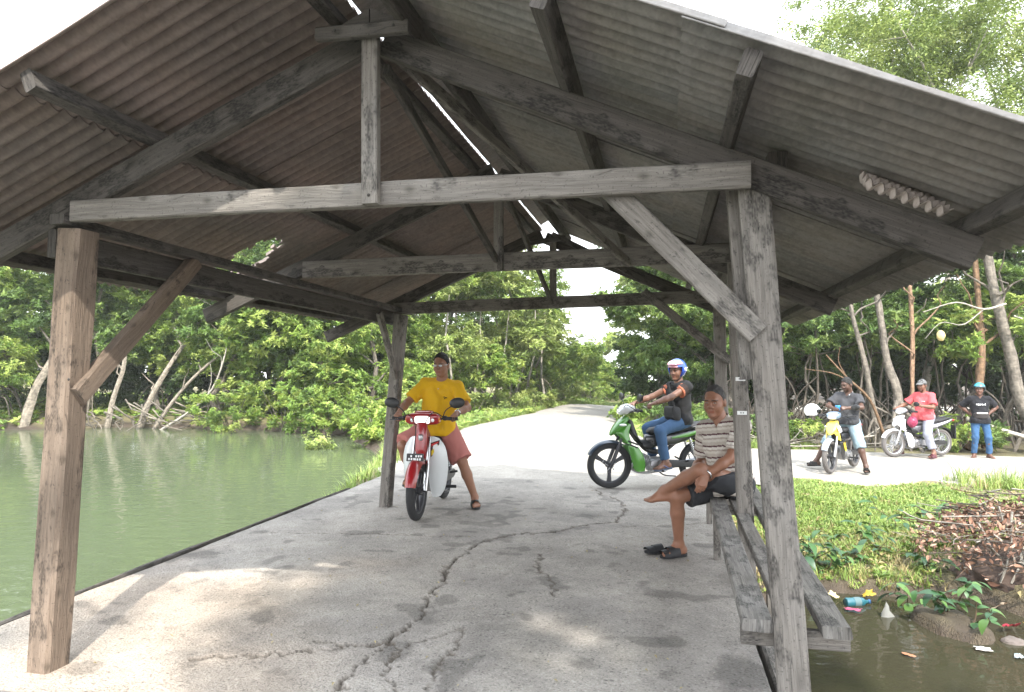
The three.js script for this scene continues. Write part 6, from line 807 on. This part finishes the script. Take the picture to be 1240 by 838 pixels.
  big('leaning brown trunk between the red-shirted rider and the standing man', barks.brown, [[11.4, gy, -17.3], [11.75, 0.5, -17.4], [12.05, 1.8, -17.6], [12.15, 3.2, -17.8], [12.2, 5, -18]], 0.16, 0.11, 6);
  big('thick grey trunk with buttress roots behind the standing man', barks.grey, [[13.15, gy, -17.0], [12.75, 0.8, -17.2], [12.6, 2.2, -17.4], [12.4, 3.8, -17.6], [12.3, 6, -18]], 0.24, 0.14, 9, 6);
  big('thin slanted trunk standing behind the front shelter post', barks.pale, [[7.3, gy, -18], [6.9, 0.8, -18], [6.5, 2.2, -18.2], [6.3, 4, -18.6]], 0.085, 0.05, 8);
  for (let k = 0; k < 26; k++) { const x = 5.6 + k * 0.42 + R() * 0.3, z = -18.4 - R() * 2.6, w = leanWay(V(0, -0.1, 0), V((R() - 0.5) * 0.9, 2.4 + R() * 2, (R() - 0.5) * 0.6), R, 6, 0.14), t = thing('mangrove_sapling', 'thin dark stem rising from a nest of roots behind the branch road', 'sapling', [x, landY(x, z), z], 0, 'thin stems behind the branch road'); put('stem', tube(w, q => lerp(0.045, 0.02, q), 5), k % 3 ? barks.dark : barks.grey, t); for (let j = 0; j < 7; j++) { const a = R() * 6.28, d = 0.3 + R() * 0.6, s = w[0].clone().lerp(w[3], 0.25 + R() * 0.7); put('prop_root', tube(curve([s, V(s.x + Math.cos(a) * d * 0.6, s.y * 0.7, s.z + Math.sin(a) * d * 0.6), V(s.x + Math.cos(a) * d, -0.1, s.z + Math.sin(a) * d)], 7), 0.016 + R() * 0.008, 4, { cap: false }), k % 2 ? barks.dark : barks.grey, t); } }
  { const t = thing('fallen_branches', 'heap of dry fallen sticks at the roadside behind the yellow-nosed motorbike', 'sticks', [7.4, -0.36, -16.9]); for (let k = 0; k < 46; k++) { const x = (R() - 0.5) * 2.4, z = (R() - 0.5) * 0.9, a = R() * 6.28, l = 0.4 + R() * 0.9; put('stick', tube(leanWay(V(x, 0.02 + R() * 0.12, z), V(x + Math.cos(a) * l, 0.05 + R() * 0.45, z + Math.sin(a) * l * 0.6), R, 4, 0.12), 0.008 + R() * 0.012, 4), k % 2 ? barks.bone : barks.grey, t); } }
  { const t = thing('fallen_log', 'pale fallen log slanting behind the standing man', 'log', [12.0, -0.4, -16.6]); put('log', tube(curve([[-0.9, 0.75, -0.2], [0, 0.42, 0], [1.1, 0.1, 0.1], [1.7, 0.02, 0.2]], 10), q => 0.055 - 0.015 * q, 7, { lump: 0.2 }), barks.bone, t); }
  { const t = thing('dead_bough', 'bare tan forked bough slanting above the heap of sticks', 'bough', [8.9, -0.4, -17.0]); put('limb', [tube(curve([[0.3, 0.3, 0], [-0.1, 1.2, 0.1], [-0.7, 1.75, 0.2], [-1.2, 2.3, 0.2]], 12), q => lerp(0.045, 0.015, q), 6), tube(curve([[-0.5, 1.6, 0.15], [-1.1, 1.85, 0.3], [-1.8, 1.95, 0.4]], 8), q => lerp(0.022, 0.008, q), 5), tube(curve([[-0.7, 1.75, 0.2], [-0.9, 2.15, 0.2], [-0.85, 2.5, 0.2]], 6), q => lerp(0.016, 0.006, q), 5)], barks.brown, t); }
  { const t = thing('overhanging_branch', 'long bare twisting branch reaching over the standing man', 'branch', [12.5, 2.6, -17.3]); put('limb', [tube(curve([[0, 0.6, 0], [-0.7, 0.45, 0.2], [-1.5, 0.6, 0.4], [-2.4, 0.35, 0.5]], 12), q => lerp(0.035, 0.01, q), 5), tube(curve([[-0.7, 0.45, 0.2], [-1.3, 0.05, 0.3], [-1.9, 0.1, 0.4], [-2.3, -0.3, 0.4]], 10), q => lerp(0.02, 0.007, q), 4), tube(curve([[0.2, 0.3, 0], [1.2, -0.2, 0.4], [2.4, -0.5, 0.6]], 10), q => lerp(0.03, 0.012, q), 5)], barks.bone, t); const b = new THREE.IcosahedronGeometry(1, 3), bp = b.attributes.position; for (let i = 0; i < bp.count; i++) { const x = bp.getX(i), y = bp.getY(i), z = bp.getZ(i), r = 1 + 0.25 * fbm(x * 2.5, y * 2.5, z * 2.5, 3); bp.setXYZ(i, x * r * 0.095, y * r * 0.135, z * r * 0.095); } const gb = mergeVertices(b); gb.computeVertexNormals(); single('hanging_bundle', tr(gb, 10.62, 2.38, -16.95), mat([0.62, 0.50, 0.22], { roughness: 0.7 }), 'pale yellow bundle hanging from the bare branch above the riders', 'bundle'); }
  for (const [x, z, r, h, n, pal] of [[7.0, -17.2, 0.75, 0.75, 330, 'bright'], [6.2, -17.6, 0.7, 0.7, 280, 'mid'], [11.0, -16.9, 0.6, 0.95, 330, 'bright'], [10.4, -17.0, 0.5, 0.6, 220, 'bright'], [11.7, -17.0, 0.5, 0.8, 240, 'mid'], [13.6, -16.6, 0.6, 0.6, 240, 'mid'], [4.6, -19.4, 0.9, 1.0, 420, 'mid'], [5.4, -18.4, 0.9, 0.9, 380, 'mid'], [3.9, -21.6, 0.8, 0.8, 320, 'bright'], [5.0, -26.2, 0.9, 0.9, 320, 'pale']]) bush({ seed: sd++, x, z, r, h, n, size: 0.75, pal: greens[pal], label: 'low bright green shrub at the far edge of the branch road', group: 'shrubs at the branch road edge' });
  // tall airy trees above the right roof edge
  const tall = (seed, x, z, h, r, low, n) => tree({ seed, name: 'tall_tree', x, z, h, r, low, n, lobes: 10, pal: greens.pale, sprig: feather[seed % 2], size: 1.35, clump: 0.5, bark: barks.bone, tr: 0.11, flat: 0.6, label: 'tall airy tree with pale thin limbs rising above the right roof edge', group: 'tall trees behind the right roof edge' });
  tall(701, 12.6, -21.5, 14.5, 3.6, 7.0, 1700); tall(702, 16.0, -22.5, 15.5, 3.8, 6.5, 1700); tall(703, 19.5, -21.0, 14.5, 3.6, 5.5, 1500); tall(704, 14.2, -25.5, 16, 3.8, 8.0, 1300);
}
// --- trees behind the viewer that throw the shade on the right half of the deck
tree({ seed: 802, x: 3.1, z: 6.4, y: -0.1, h: 11.5, r: 3.0, low: 6.2, n: 1500, lobes: 8, pal: greens.mid, size: 1.4, clump: 0.45, label: 'broad roadside tree behind the viewer shading the right of the deck', name: 'roadside_tree', tr: 0.18 });

// --- dense thickets and ground cover closing the gaps under the trees
{
  let sd = 1000; const hedge = (list, pal, label, group) => { for (const [x, z, r, h, n] of list) bush({ seed: sd++, name: 'thicket', cat: 'thicket', x, z, y: Math.max(landY(x, z), -0.3), r, h, n, size: 1.5, clump: 0.4, pal: greens[pal], label, group }); };
  hedge([[-30, -28, 2.6, 4.2, 900], [-25.5, -27.6, 2.6, 4.2, 900], [-21.5, -27.4, 2.4, 4, 900], [-18, -27.8, 2.3, 4.2, 900], [-14.8, -28, 2.3, 4.2, 900], [-11.8, -27.8, 2.3, 4.2, 900], [-8.8, -27.2, 2.2, 4, 900], [-5.8, -26.6, 2.2, 3.8, 900]], 'dark', 'dense dark thicket behind the trees across the lagoon', 'thickets across the lagoon');
  hedge([[-3.4, -29.5, 2.0, 3.6, 800], [-1.2, -31.5, 2.0, 3.6, 800], [0.6, -34.5, 2.0, 3.6, 800], [1.8, -40, 2.0, 3.2, 800], [-5, -33, 2.4, 4.4, 800], [7, -46, 2.4, 2.2, 700], [11.5, -44.5, 2.6, 3.0, 800], [16, -44, 2.6, 3.6, 800]], 'bright', 'leafy thicket behind the trees left of the far road', 'thickets left of the far road');
  hedge([[6.2, -27.4, 2.0, 3.6, 800], [8.4, -25.4, 2.0, 3.4, 800], [10.6, -24.2, 2.0, 3.6, 850], [13, -24.6, 2.1, 3.8, 850], [15.4, -23.8, 2.1, 3.8, 850], [18, -23.4, 2.2, 3.8, 850], [20.6, -22, 2.3, 4, 850], [8.6, -32, 2.4, 4, 700], [12, -31, 2.6, 4.4, 700], [10.5, -36, 2.4, 4.2, 700]], 'dark', 'dense dark thicket behind the mangroves of the branch road', 'thickets behind the branch road');
  const R = rng(4242), pts = []; for (let k = 0; k < 60000 && pts.length < 7000; k++) { const x = -30 + R() * 55, z = -17.2 - R() * 30; const y = landY(x, z); if (y < WATER_Y + 0.05) continue; if (inPoly(x, z, [...mainL, ...[...mainR].reverse()]) || inPoly(x, z, [...brN, ...[...brF].reverse()])) continue; if (x > 6 && z > -18.2) continue; pts.push([x, y, z]); }
  const im = new THREE.InstancedMesh(sprigs[1], leafM, pts.length), C = new THREE.Color(); pts.forEach((p, i) => { dm.position.set(p[0], p[1] + 0.03, p[2]); dm.rotation.set((R() - 0.5) * 0.6, R() * 6.28, (R() - 0.5) * 0.6); dm.scale.setScalar(1.1 + R() * 1.3); dm.updateMatrix(); im.setMatrixAt(i, dm.matrix); const c = greens[p[0] > 5 ? 'mid' : 'bright'][Math.floor(R() * 4)]; im.setColorAt(i, C.setRGB(...c)); }); im.name = 'ground_cover'; im.userData = { label: 'low leafy ground cover beneath the mangroves', category: 'ground cover', kind: 'stuff' }; im.frustumCulled = false; im.castShadow = im.receiveShadow = true; scene.add(im);
}
// ---------------------------------------------------------------- grass, brush, litter
{
  const tuft = (n, h, seed) => { const R = rng(seed), pos = []; for (let k = 0; k < n; k++) { const a = R() * 6.28, x = (R() - 0.5) * 0.10, z = (R() - 0.5) * 0.10, l = h * (0.5 + R() * 0.7), w = 0.0045 + R() * 0.004, b = l * (0.25 + R() * 0.7), dx = Math.cos(a), dz = Math.sin(a), q = (t, s) => [x + dx * b * t * t - dz * w * s * (1 - t * 0.9), l * t * (1 - 0.25 * t), z + dz * b * t * t + dx * w * s * (1 - t * 0.9)]; pos.push(...q(0, -1), ...q(0, 1), ...q(0.55, 1), ...q(0, -1), ...q(0.55, 1), ...q(0.55, -1), ...q(0.55, -1), ...q(0.55, 1), ...q(1, 0)); } return geo(pos); };
  const weed = rosette(7, 0.05, 0.028, 0.35, 44, 0.05), R = rng(1234), C = new THREE.Color();
  const sow = (name, label, cat, g, pts, pal, smin0, smax) => { const im = new THREE.InstancedMesh(g, leafM, pts.length); pts.forEach(([x, y, z, dry], i) => { dm.position.set(x, y, z); dm.rotation.set((R() - 0.5) * 0.3, R() * 6.28, (R() - 0.5) * 0.3); const s = lerp(smin0, smax, R()); dm.scale.set(s, s * (0.8 + R() * 0.5), s); dm.updateMatrix(); im.setMatrixAt(i, dm.matrix); const c = dry && R() < dry ? [0.40, 0.33, 0.16] : pal[Math.floor(R() * pal.length)], b = 0.8 + R() * 0.45; im.setColorAt(i, C.setRGB(c[0] * b, c[1] * b, c[2] * b)); }); im.name = numbered(name); im.userData = { label, category: cat, kind: 'stuff' }; im.castShadow = im.receiveShadow = true; im.frustumCulled = false; scene.add(im); };
  const brNc = brN.map(p => p), onRoad = (x, z) => { const [u, v] = toUV(x, z); if (u > DU0 - 0.2 && u < DU1 + 0.05 && v < 6.6) return true; const A = [...mainL, ...[...mainR].reverse()], B = [...brN, ...[...brF].reverse()]; return inPoly(x, z, A) || inPoly(x, z, B); };
  const gp = [[0.27, 0.36, 0.085], [0.22, 0.32, 0.07], [0.33, 0.40, 0.11], [0.18, 0.27, 0.055]];
  const pts1 = [], w1 = []; for (let k = 0; k < 90000 && pts1.length < 17000; k++) { const x = 2.2 + R() * 9.5, z = -6.3 - R() * 5.4; if (onRoad(x, z)) continue; const y = landY(x, z); if (y < -0.585) continue; const bare = sstep(-9.6, -10.3, z + 0.6 * fbm(x, z, 3, 2)) * sstep(5.9, 7.2, x), den = clamp(0.75 + 0.9 * fbm(x * 1.4, z * 1.4, 20, 3)) * (1 - 0.93 * bare); if (x > 4.1 && z > -7.4 && R() < 0.9) continue; if (z > -7.3 && R() < 0.6) continue; if (R() > den) continue; const dry = z > -8 ? 0.45 : 0.10; (R() < 0.66 ? pts1 : w1).push([x, y - 0.01, z, dry]); }
  sow('bank_grass', 'bright green grass on the bank beyond the ditch', 'grass', tuft(11, 0.095, 5), pts1, gp, 0.6, 1.35);
  sow('bank_weeds', 'small leafy weeds among the bank grass', 'weeds', weed, w1, greens.bright, 0.7, 1.6);
  const pts2 = []; const near = (P, x, z) => polyDist(x, z, P); for (let k = 0; k < 200000 && pts2.length < 12000; k++) { const x = -5 + R() * 20, z = -9 - R() * 32; if (onRoad(x, z)) continue; const d = Math.min(near(mainL, x, z), near(mainR, x, z), near(brF, x, z)), isl = x > 2.6 && x < 6 && z < -16.4 && z > -27; if (d > (isl ? 2.6 : 1.3) || R() > 1.2 - d * 0.6) continue; if (z > -12.5 && x > 2) continue; if (x < -1.5 && z > -13.5 && R() < 0.85) continue; if (x > 8 && z < -16 && z > -18 && R() < 0.85) continue; const y = landY(x, z); if (y < WATER_Y + 0.02) continue; pts2.push([x, y - 0.01, z, 0.08]); }
  sow('verge_grass', 'grass growing along the verges of the far roads', 'grass', tuft(9, 0.20, 9), pts2, [[0.25, 0.34, 0.08], [0.20, 0.29, 0.06], [0.31, 0.38, 0.11]], 0.7, 1.5);
  const pts3 = []; for (let k = 0; k < 5000 && pts3.length < 420; k++) { const x = 7.2 + R() * 5, z = -10.6 - R() * 1.2; if (onRoad(x, z) && R() < 0.6) continue; pts3.push([x, Math.max(landY(x, z), roadY(x) - 0.03), z, 0.1]); }
  sow('roadside_tufts', 'sparse grass tufts along the near edge of the branch road', 'grass', tuft(9, 0.24, 19), pts3, gp, 0.7, 1.6);
  // fallen leaves and grit strewn over bare ground
  const lf = rosette(1, 0.07, 0.035, 0.1, 3), lp = []; for (let k = 0; k < 9000 && lp.length < 1500; k++) { const x = 2.3 + R() * 9, z = -6 - R() * 5.6; if (onRoad(x, z)) continue; const y = landY(x, z); if (y < DITCH_Y + 0.03) continue; lp.push([x, y + 0.012, z, 1]); } sow('leaf_litter', 'dead brown leaves strewn over the bank', 'leaves', lf, lp, [[0.2, 0.11, 0.06]], 0.6, 1.4);
  const gr = []; for (let k = 0; k < 130; k++) { const p = W(DU0 + 0.1 + R() * 4, 0.006, R() * 6.5); gr.push([p.x, 0.008, p.z, 0.9]); } sow('deck_litter', 'specks of dry leaf and grit scattered over the concrete deck', 'grit', rosette(1, 0.022, 0.012, 0.05, 6), gr, [[0.35, 0.30, 0.22], [0.12, 0.08, 0.05], [0.55, 0.52, 0.48]], 0.4, 1.3);
  // broad-leaved plants at the ditch
  const big = (L, w) => { const n = 6, pos = [], idx = []; for (let i = 0; i <= n; i++) { const t = i / n, ww = w / 2 * Math.pow(Math.sin(Math.PI * Math.pow(t, 0.8)), 0.9), y = 0.10 * L * Math.sin(t * 2.6) - 0.28 * L * t * t; pos.push(t * L, y + 0.12 * ww, ww, t * L, y, 0, t * L, y + 0.12 * ww, -ww); } for (let i = 0; i < n; i++) for (const s of [0, 1]) { const a = i * 3 + s; idx.push(a, a + 1, a + 3, a + 1, a + 4, a + 3); } return geo(pos, idx); };
  const bl = [big(0.13, 0.065), big(0.10, 0.055), big(0.16, 0.07)], bm = [leafMat([0.06, 0.145, 0.045], { roughness: 0.4 }), leafMat([0.10, 0.20, 0.045], { roughness: 0.4 }), leafMat([0.045, 0.11, 0.05], { roughness: 0.4 })];
  const plant = (x, z, h, n, seed, label, group) => { const Q = rng(seed), t = thing('broadleaf_plant', label, 'plant', [x, Math.max(landY(x, z), DITCH_Y - 0.02), z], 0, group); const stems = Math.max(2, Math.round(n / 7)); for (let s = 0; s < stems; s++) { const a = Q() * 6.28, w = leanWay(V((Q() - 0.5) * 0.1, -0.03, (Q() - 0.5) * 0.1), V(Math.cos(a) * h * 0.75, h * (0.5 + Q() * 0.55), Math.sin(a) * h * 0.75), Q, 6, 0.05); put('stem', tube(w, q => lerp(0.006, 0.0025, q), 5), barks.brown, t); for (let k = 0; k < 8; k++) { const p = w[1 + Math.floor(Q() * 5.99)], m = put('leaf', bl[Math.floor(Q() * 3)], bm[Math.floor(Q() * 3)], t); m.position.copy(p); m.rotation.set((Q() - 0.5) * 0.7, Q() * 6.28, (Q() - 0.6) * 0.9, 'YXZ'); m.scale.setScalar(0.7 + Q() * 0.55); } } };
  const pl = 'glossy green broad-leaved plant at the foot of the bank left of the bottle'; let ps = 60;
  for (const [x, z, h, n] of [[2.95, -6.95, 0.32, 18], [3.15, -7.15, 0.34, 20], [3.35, -6.9, 0.30, 18], [3.05, -7.4, 0.34, 20], [3.55, -7.1, 0.26, 14], [2.85, -7.25, 0.30, 16]]) plant(x, z, h, n, ps++, 'glossy broad-leaved plant at the foot of the bank behind the floating bottle', 'plants behind the bottle');
  for (const [x, z, h, n] of [[3.62, -5.85, 0.30, 20], [3.80, -6.15, 0.34, 20], [3.5, -6.25, 0.26, 16], [3.75, -5.6, 0.22, 12]]) plant(x, z, h, n, ps++, 'bright broad-leaved plant growing on the mud tongue in the ditch', 'plants on the mud tongue');
  plant(4.15, -5.35, 0.22, 12, ps++, 'small leafy plant at the water below the dead brush heap');
  for (const [x, z, h, n] of [[4.1, -7.7, 0.34, 20], [4.15, -7.0, 0.30, 18], [3.85, -7.3, 0.28, 16], [4.6, -8.3, 0.38, 22], [3.7, -8.0, 0.28, 16], [5.3, -8.7, 0.34, 20]]) plant(x, z, h, n, ps++, 'leafy weed among the grass behind the dead brush heap', 'leafy weeds behind the brush heap');
  // heap of cut brush with dead brown leaves
  {
    const Q = rng(31), t = thing('brush_heap', 'heap of cut brush with dead brown leaves beside the ditch', 'brush heap', [5.15, -0.45, -6.65]), bw = [barks.brown, barks.bone, barks.grey], deadM = [mat([0.26, 0.135, 0.085]), mat([0.18, 0.09, 0.06]), mat([0.40, 0.25, 0.18]), mat([0.15, 0.08, 0.055])];
    const base = new THREE.SphereGeometry(1, 40, 20, 0, 6.2832, 0, 1.6), bp = base.attributes.position; for (let i = 0; i < bp.count; i++) { const x = bp.getX(i), y = bp.getY(i), z = bp.getZ(i), r = 1 + 0.25 * fbm(x * 3, y * 3, z * 3, 3); bp.setXYZ(i, x * r * 0.80, y * r * 0.34 - 0.06, z * r * 0.62); } base.computeVertexNormals(); put('matted_core', base, mat([0.07, 0.045, 0.033]), t);
    const onHeap = () => { const a = Q() * 6.28, r = Math.sqrt(Q()) * 1.1, x = Math.cos(a) * r * 1.05, z = Math.sin(a) * r * 0.90; return V(x, 0.52 * Math.sqrt(Math.max(0, 1 - r * r * 0.8)) + (Q() - 0.4) * 0.20, z); };
    for (let k = 0; k < 260; k++) { const p = onHeap(), a = Q() * 6.28, l = 0.18 + Q() * 0.38; put('twig', tube(leanWay(p, p.clone().add(V(Math.cos(a) * l, (Q() - 0.40) * 0.34, Math.sin(a) * l * 0.8)), Q, 5, 0.16), 0.003 + Q() * 0.005, 4), bw[k % 3], t); }
    for (const [x, z, dx, h] of [[-0.62, 0.35, 0.10, 0.62], [-0.55, 0.30, -0.06, 0.66], [-0.48, 0.38, 0.16, 0.60], [-0.70, 0.30, -0.10, 0.5]]) put('upright_stick', tube(leanWay(V(x - dx, 0.0, z), V(x + dx, h, z - 0.1), Q, 5, 0.03), 0.011, 5), barks.bone, t);
    put('long_stick', tube(leanWay(V(-0.95, 0.50, -0.1), V(1.2, 0.62, 0.3), Q, 6, 0.03), 0.008, 5), barks.bone, t);
    const dl = [big(0.085, 0.032), big(0.10, 0.04)]; for (let k = 0; k < 300; k++) { const m = put('dead_leaf', dl[k % 2], deadM[Math.floor(Q() * 4)], t); m.position.copy(onHeap()).add(V(0, 0.02, 0)); m.rotation.set(Q() * 6.28, Q() * 6.28, Q() * 6.28); m.scale.setScalar(0.65 + Q() * 0.7); }
    const rest = new THREE.InstancedMesh(dl[0], mat([1, 1, 1]), 1700); for (let k = 0; k < 1700; k++) { dm.position.copy(onHeap()); dm.rotation.set(Q() * 6.28, Q() * 6.28, Q() * 6.28); dm.scale.setScalar(0.5 + Q() * 0.6); dm.updateMatrix(); rest.setMatrixAt(k, dm.matrix); const c = [[0.30, 0.165, 0.105], [0.20, 0.105, 0.07], [0.42, 0.28, 0.21], [0.15, 0.08, 0.055]][Math.floor(Q() * 4)]; rest.setColorAt(k, C.setRGB(...c)); } rest.name = 'dead_leaves'; rest.userData.kind = 'stuff'; rest.frustumCulled = false; t.add(rest);
  }
  // litter in the ditch
  const wy = DITCH_Y;
  { const t = thing('plastic_bottle', 'teal plastic bottle floating at the ditch edge', 'bottle', [3.12, wy + 0.025, -6.28], 0.12); const pr = [[0, 0], [0.036, 0.002], [0.042, 0.012], [0.042, 0.06], [0.039, 0.066], [0.042, 0.072], [0.042, 0.15], [0.036, 0.175], [0.018, 0.20], [0.015, 0.222]].map(p => new THREE.Vector2(...p)); const g = new THREE.LatheGeometry(pr, 24); g.rotateZ(-Math.PI / 2); put('bottle_body', tr(g, -0.12, 0, 0), phys([0.02, 0.11, 0.14], { roughness: 0.25, clearcoat: 0.5 }), t); const lb = new THREE.CylinderGeometry(0.0432, 0.0432, 0.06, 24, 1, true); lb.rotateZ(Math.PI / 2); put('label_band', tr(lb, -0.01, 0, 0), mat([0.10, 0.16, 0.17]), t); const cp = new THREE.CylinderGeometry(0.019, 0.019, 0.02, 16); cp.rotateZ(Math.PI / 2); put('cap', tr(cp, 0.112, 0, 0), mat([0.03, 0.10, 0.22]), t); }
  const scrap = (name, label, x, y, z, w, h, c, seed, o = {}) => { const n = 10, pos = [], idx = []; for (let j = 0; j <= n; j++) for (let i = 0; i <= n; i++) { const a = (i / n - 0.5), b = (j / n - 0.5), k = 1 + 0.3 * noise3(i * 0.6, j * 0.6, seed); pos.push(a * w * k, 0.28 * Math.min(w, h) * (fbm(a * 3, b * 3, seed, 3) + 0.3) + (o.tilt || 0) * b * h, b * h * k); } for (let j = 0; j < n; j++) for (let i = 0; i < n; i++) { const a = j * (n + 1) + i; idx.push(a, a + n + 1, a + 1, a + 1, a + n + 1, a + n + 2); } const m = single(name, geo(pos, idx), phys(c, { roughness: 0.35 }), label, 'litter'); m.position.set(x, y, z); m.rotation.y = seed * 1.3; };
  scrap('wrapper', 'bright yellow wrapper behind the teal bottle', 3.29, wy + 0.05, -6.42, 0.12, 0.09, [0.50, 0.35, 0.04], 1, { tilt: 0.6 }); scrap('wrapper', 'pink wrapper floating beside the teal bottle', 3.0, wy + 0.015, -6.1, 0.13, 0.07, [0.38, 0.07, 0.14], 2); scrap('wrapper', 'small white and yellow scrap beside the bench end of the ditch', 2.97, wy + 0.04, -6.42, 0.09, 0.07, [0.65, 0.55, 0.25], 3, { tilt: 0.5 });
  { const t = new THREE.ConeGeometry(0.075, 0.15, 5, 4, false), p = t.attributes.position; for (let i = 0; i < p.count; i++) p.setXYZ(i, p.getX(i) * (1 + 0.3 * noise3(i, 2, 1)), p.getY(i), p.getZ(i) * 0.45); t.computeVertexNormals(); const m = single('plastic_bag', t, phys([0.36, 0.36, 0.33], { roughness: 0.3, transmission: 0.4, thickness: 0 }), 'clear grey plastic bag standing in the ditch by the bottle', 'bag'); m.position.set(3.22, wy + 0.05, -5.98); }
  scrap('wrapper', 'dark red wrapper at the foot of the brush heap', 4.02, wy + 0.05, -5.62, 0.14, 0.10, [0.35, 0.03, 0.05], 5, { tilt: 0.4 }); scrap('wrapper', 'orange yellow wrapper at the water under the brush heap', 4.22, wy + 0.04, -5.66, 0.13, 0.05, [0.48, 0.28, 0.04], 6); scrap('foam_piece', 'white foam piece floating in the brown ditch water', 3.55, wy + 0.012, -5.25, 0.10, 0.07, [0.52, 0.49, 0.45], 7); scrap('foam_piece', 'small pale blue scrap floating in the ditch water', 3.72, wy + 0.012, -5.12, 0.08, 0.05, [0.36, 0.42, 0.44], 8); scrap('wrapper', 'orange scrap floating in the middle of the ditch water', 2.93, wy + 0.010, -5.15, 0.09, 0.035, [0.38, 0.17, 0.09], 9); scrap('wrapper', 'pale tan wrapper caught in the plants on the mud tongue', 4.05, wy + 0.14, -5.8, 0.07, 0.12, [0.55, 0.42, 0.30], 10, { tilt: 0.8 });
  for (const [x, z, s] of [[3.9, -5.42, 0.07], [3.47, -5.58, 0.05], [2.35, -5.9, 0.06]]) { const g = new THREE.IcosahedronGeometry(1, 3), p = g.attributes.position; for (let i = 0; i < p.count; i++) { const a = p.getX(i), b = p.getY(i), c = p.getZ(i), r = 1 + 0.3 * fbm(a * 2 + x, b * 2, c * 2, 3); p.setXYZ(i, a * r * s * 1.3, b * r * s * 0.7, c * r * s); } g.computeVertexNormals(); const m = single('stone', g, mat([0.20, 0.165, 0.145], { bumpMap: grainBump, bumpScale: 0.01 }), 'muddy grey stone at the edge of the ditch water', 'stone', 'stones in the ditch'); m.position.set(x, wy - 0.01, z); }
  // mud clods below the deck edge
  const mp = [], mg = new THREE.IcosahedronGeometry(1, 1); for (let k = 0; k < 420; k++) { const u = DU1 + 0.12 + R() * 0.55, v = -0.2 + R() * 3.2, p = W(u, 0, v), y = landY(p.x, p.z); if (y < DITCH_Y - 0.05) continue; mp.push([p.x, y, p.z]); }
  const mi = new THREE.InstancedMesh(mg, mat([0.085, 0.062, 0.048], { roughness: 0.6 }), mp.length); mp.forEach((p, i) => { dm.position.set(...p); dm.rotation.set(R() * 6, R() * 6, R() * 6); dm.scale.set(0.012 + R() * 0.035, 0.010 + R() * 0.022, 0.012 + R() * 0.035); dm.updateMatrix(); mi.setMatrixAt(i, dm.matrix); }); mi.name = 'mud_clods'; mi.userData = { label: 'dark mud clods on the bank beneath the bench', category: 'mud', kind: 'stuff' }; mi.frustumCulled = false; scene.add(mi);
}
renderer.render(scene, camera);
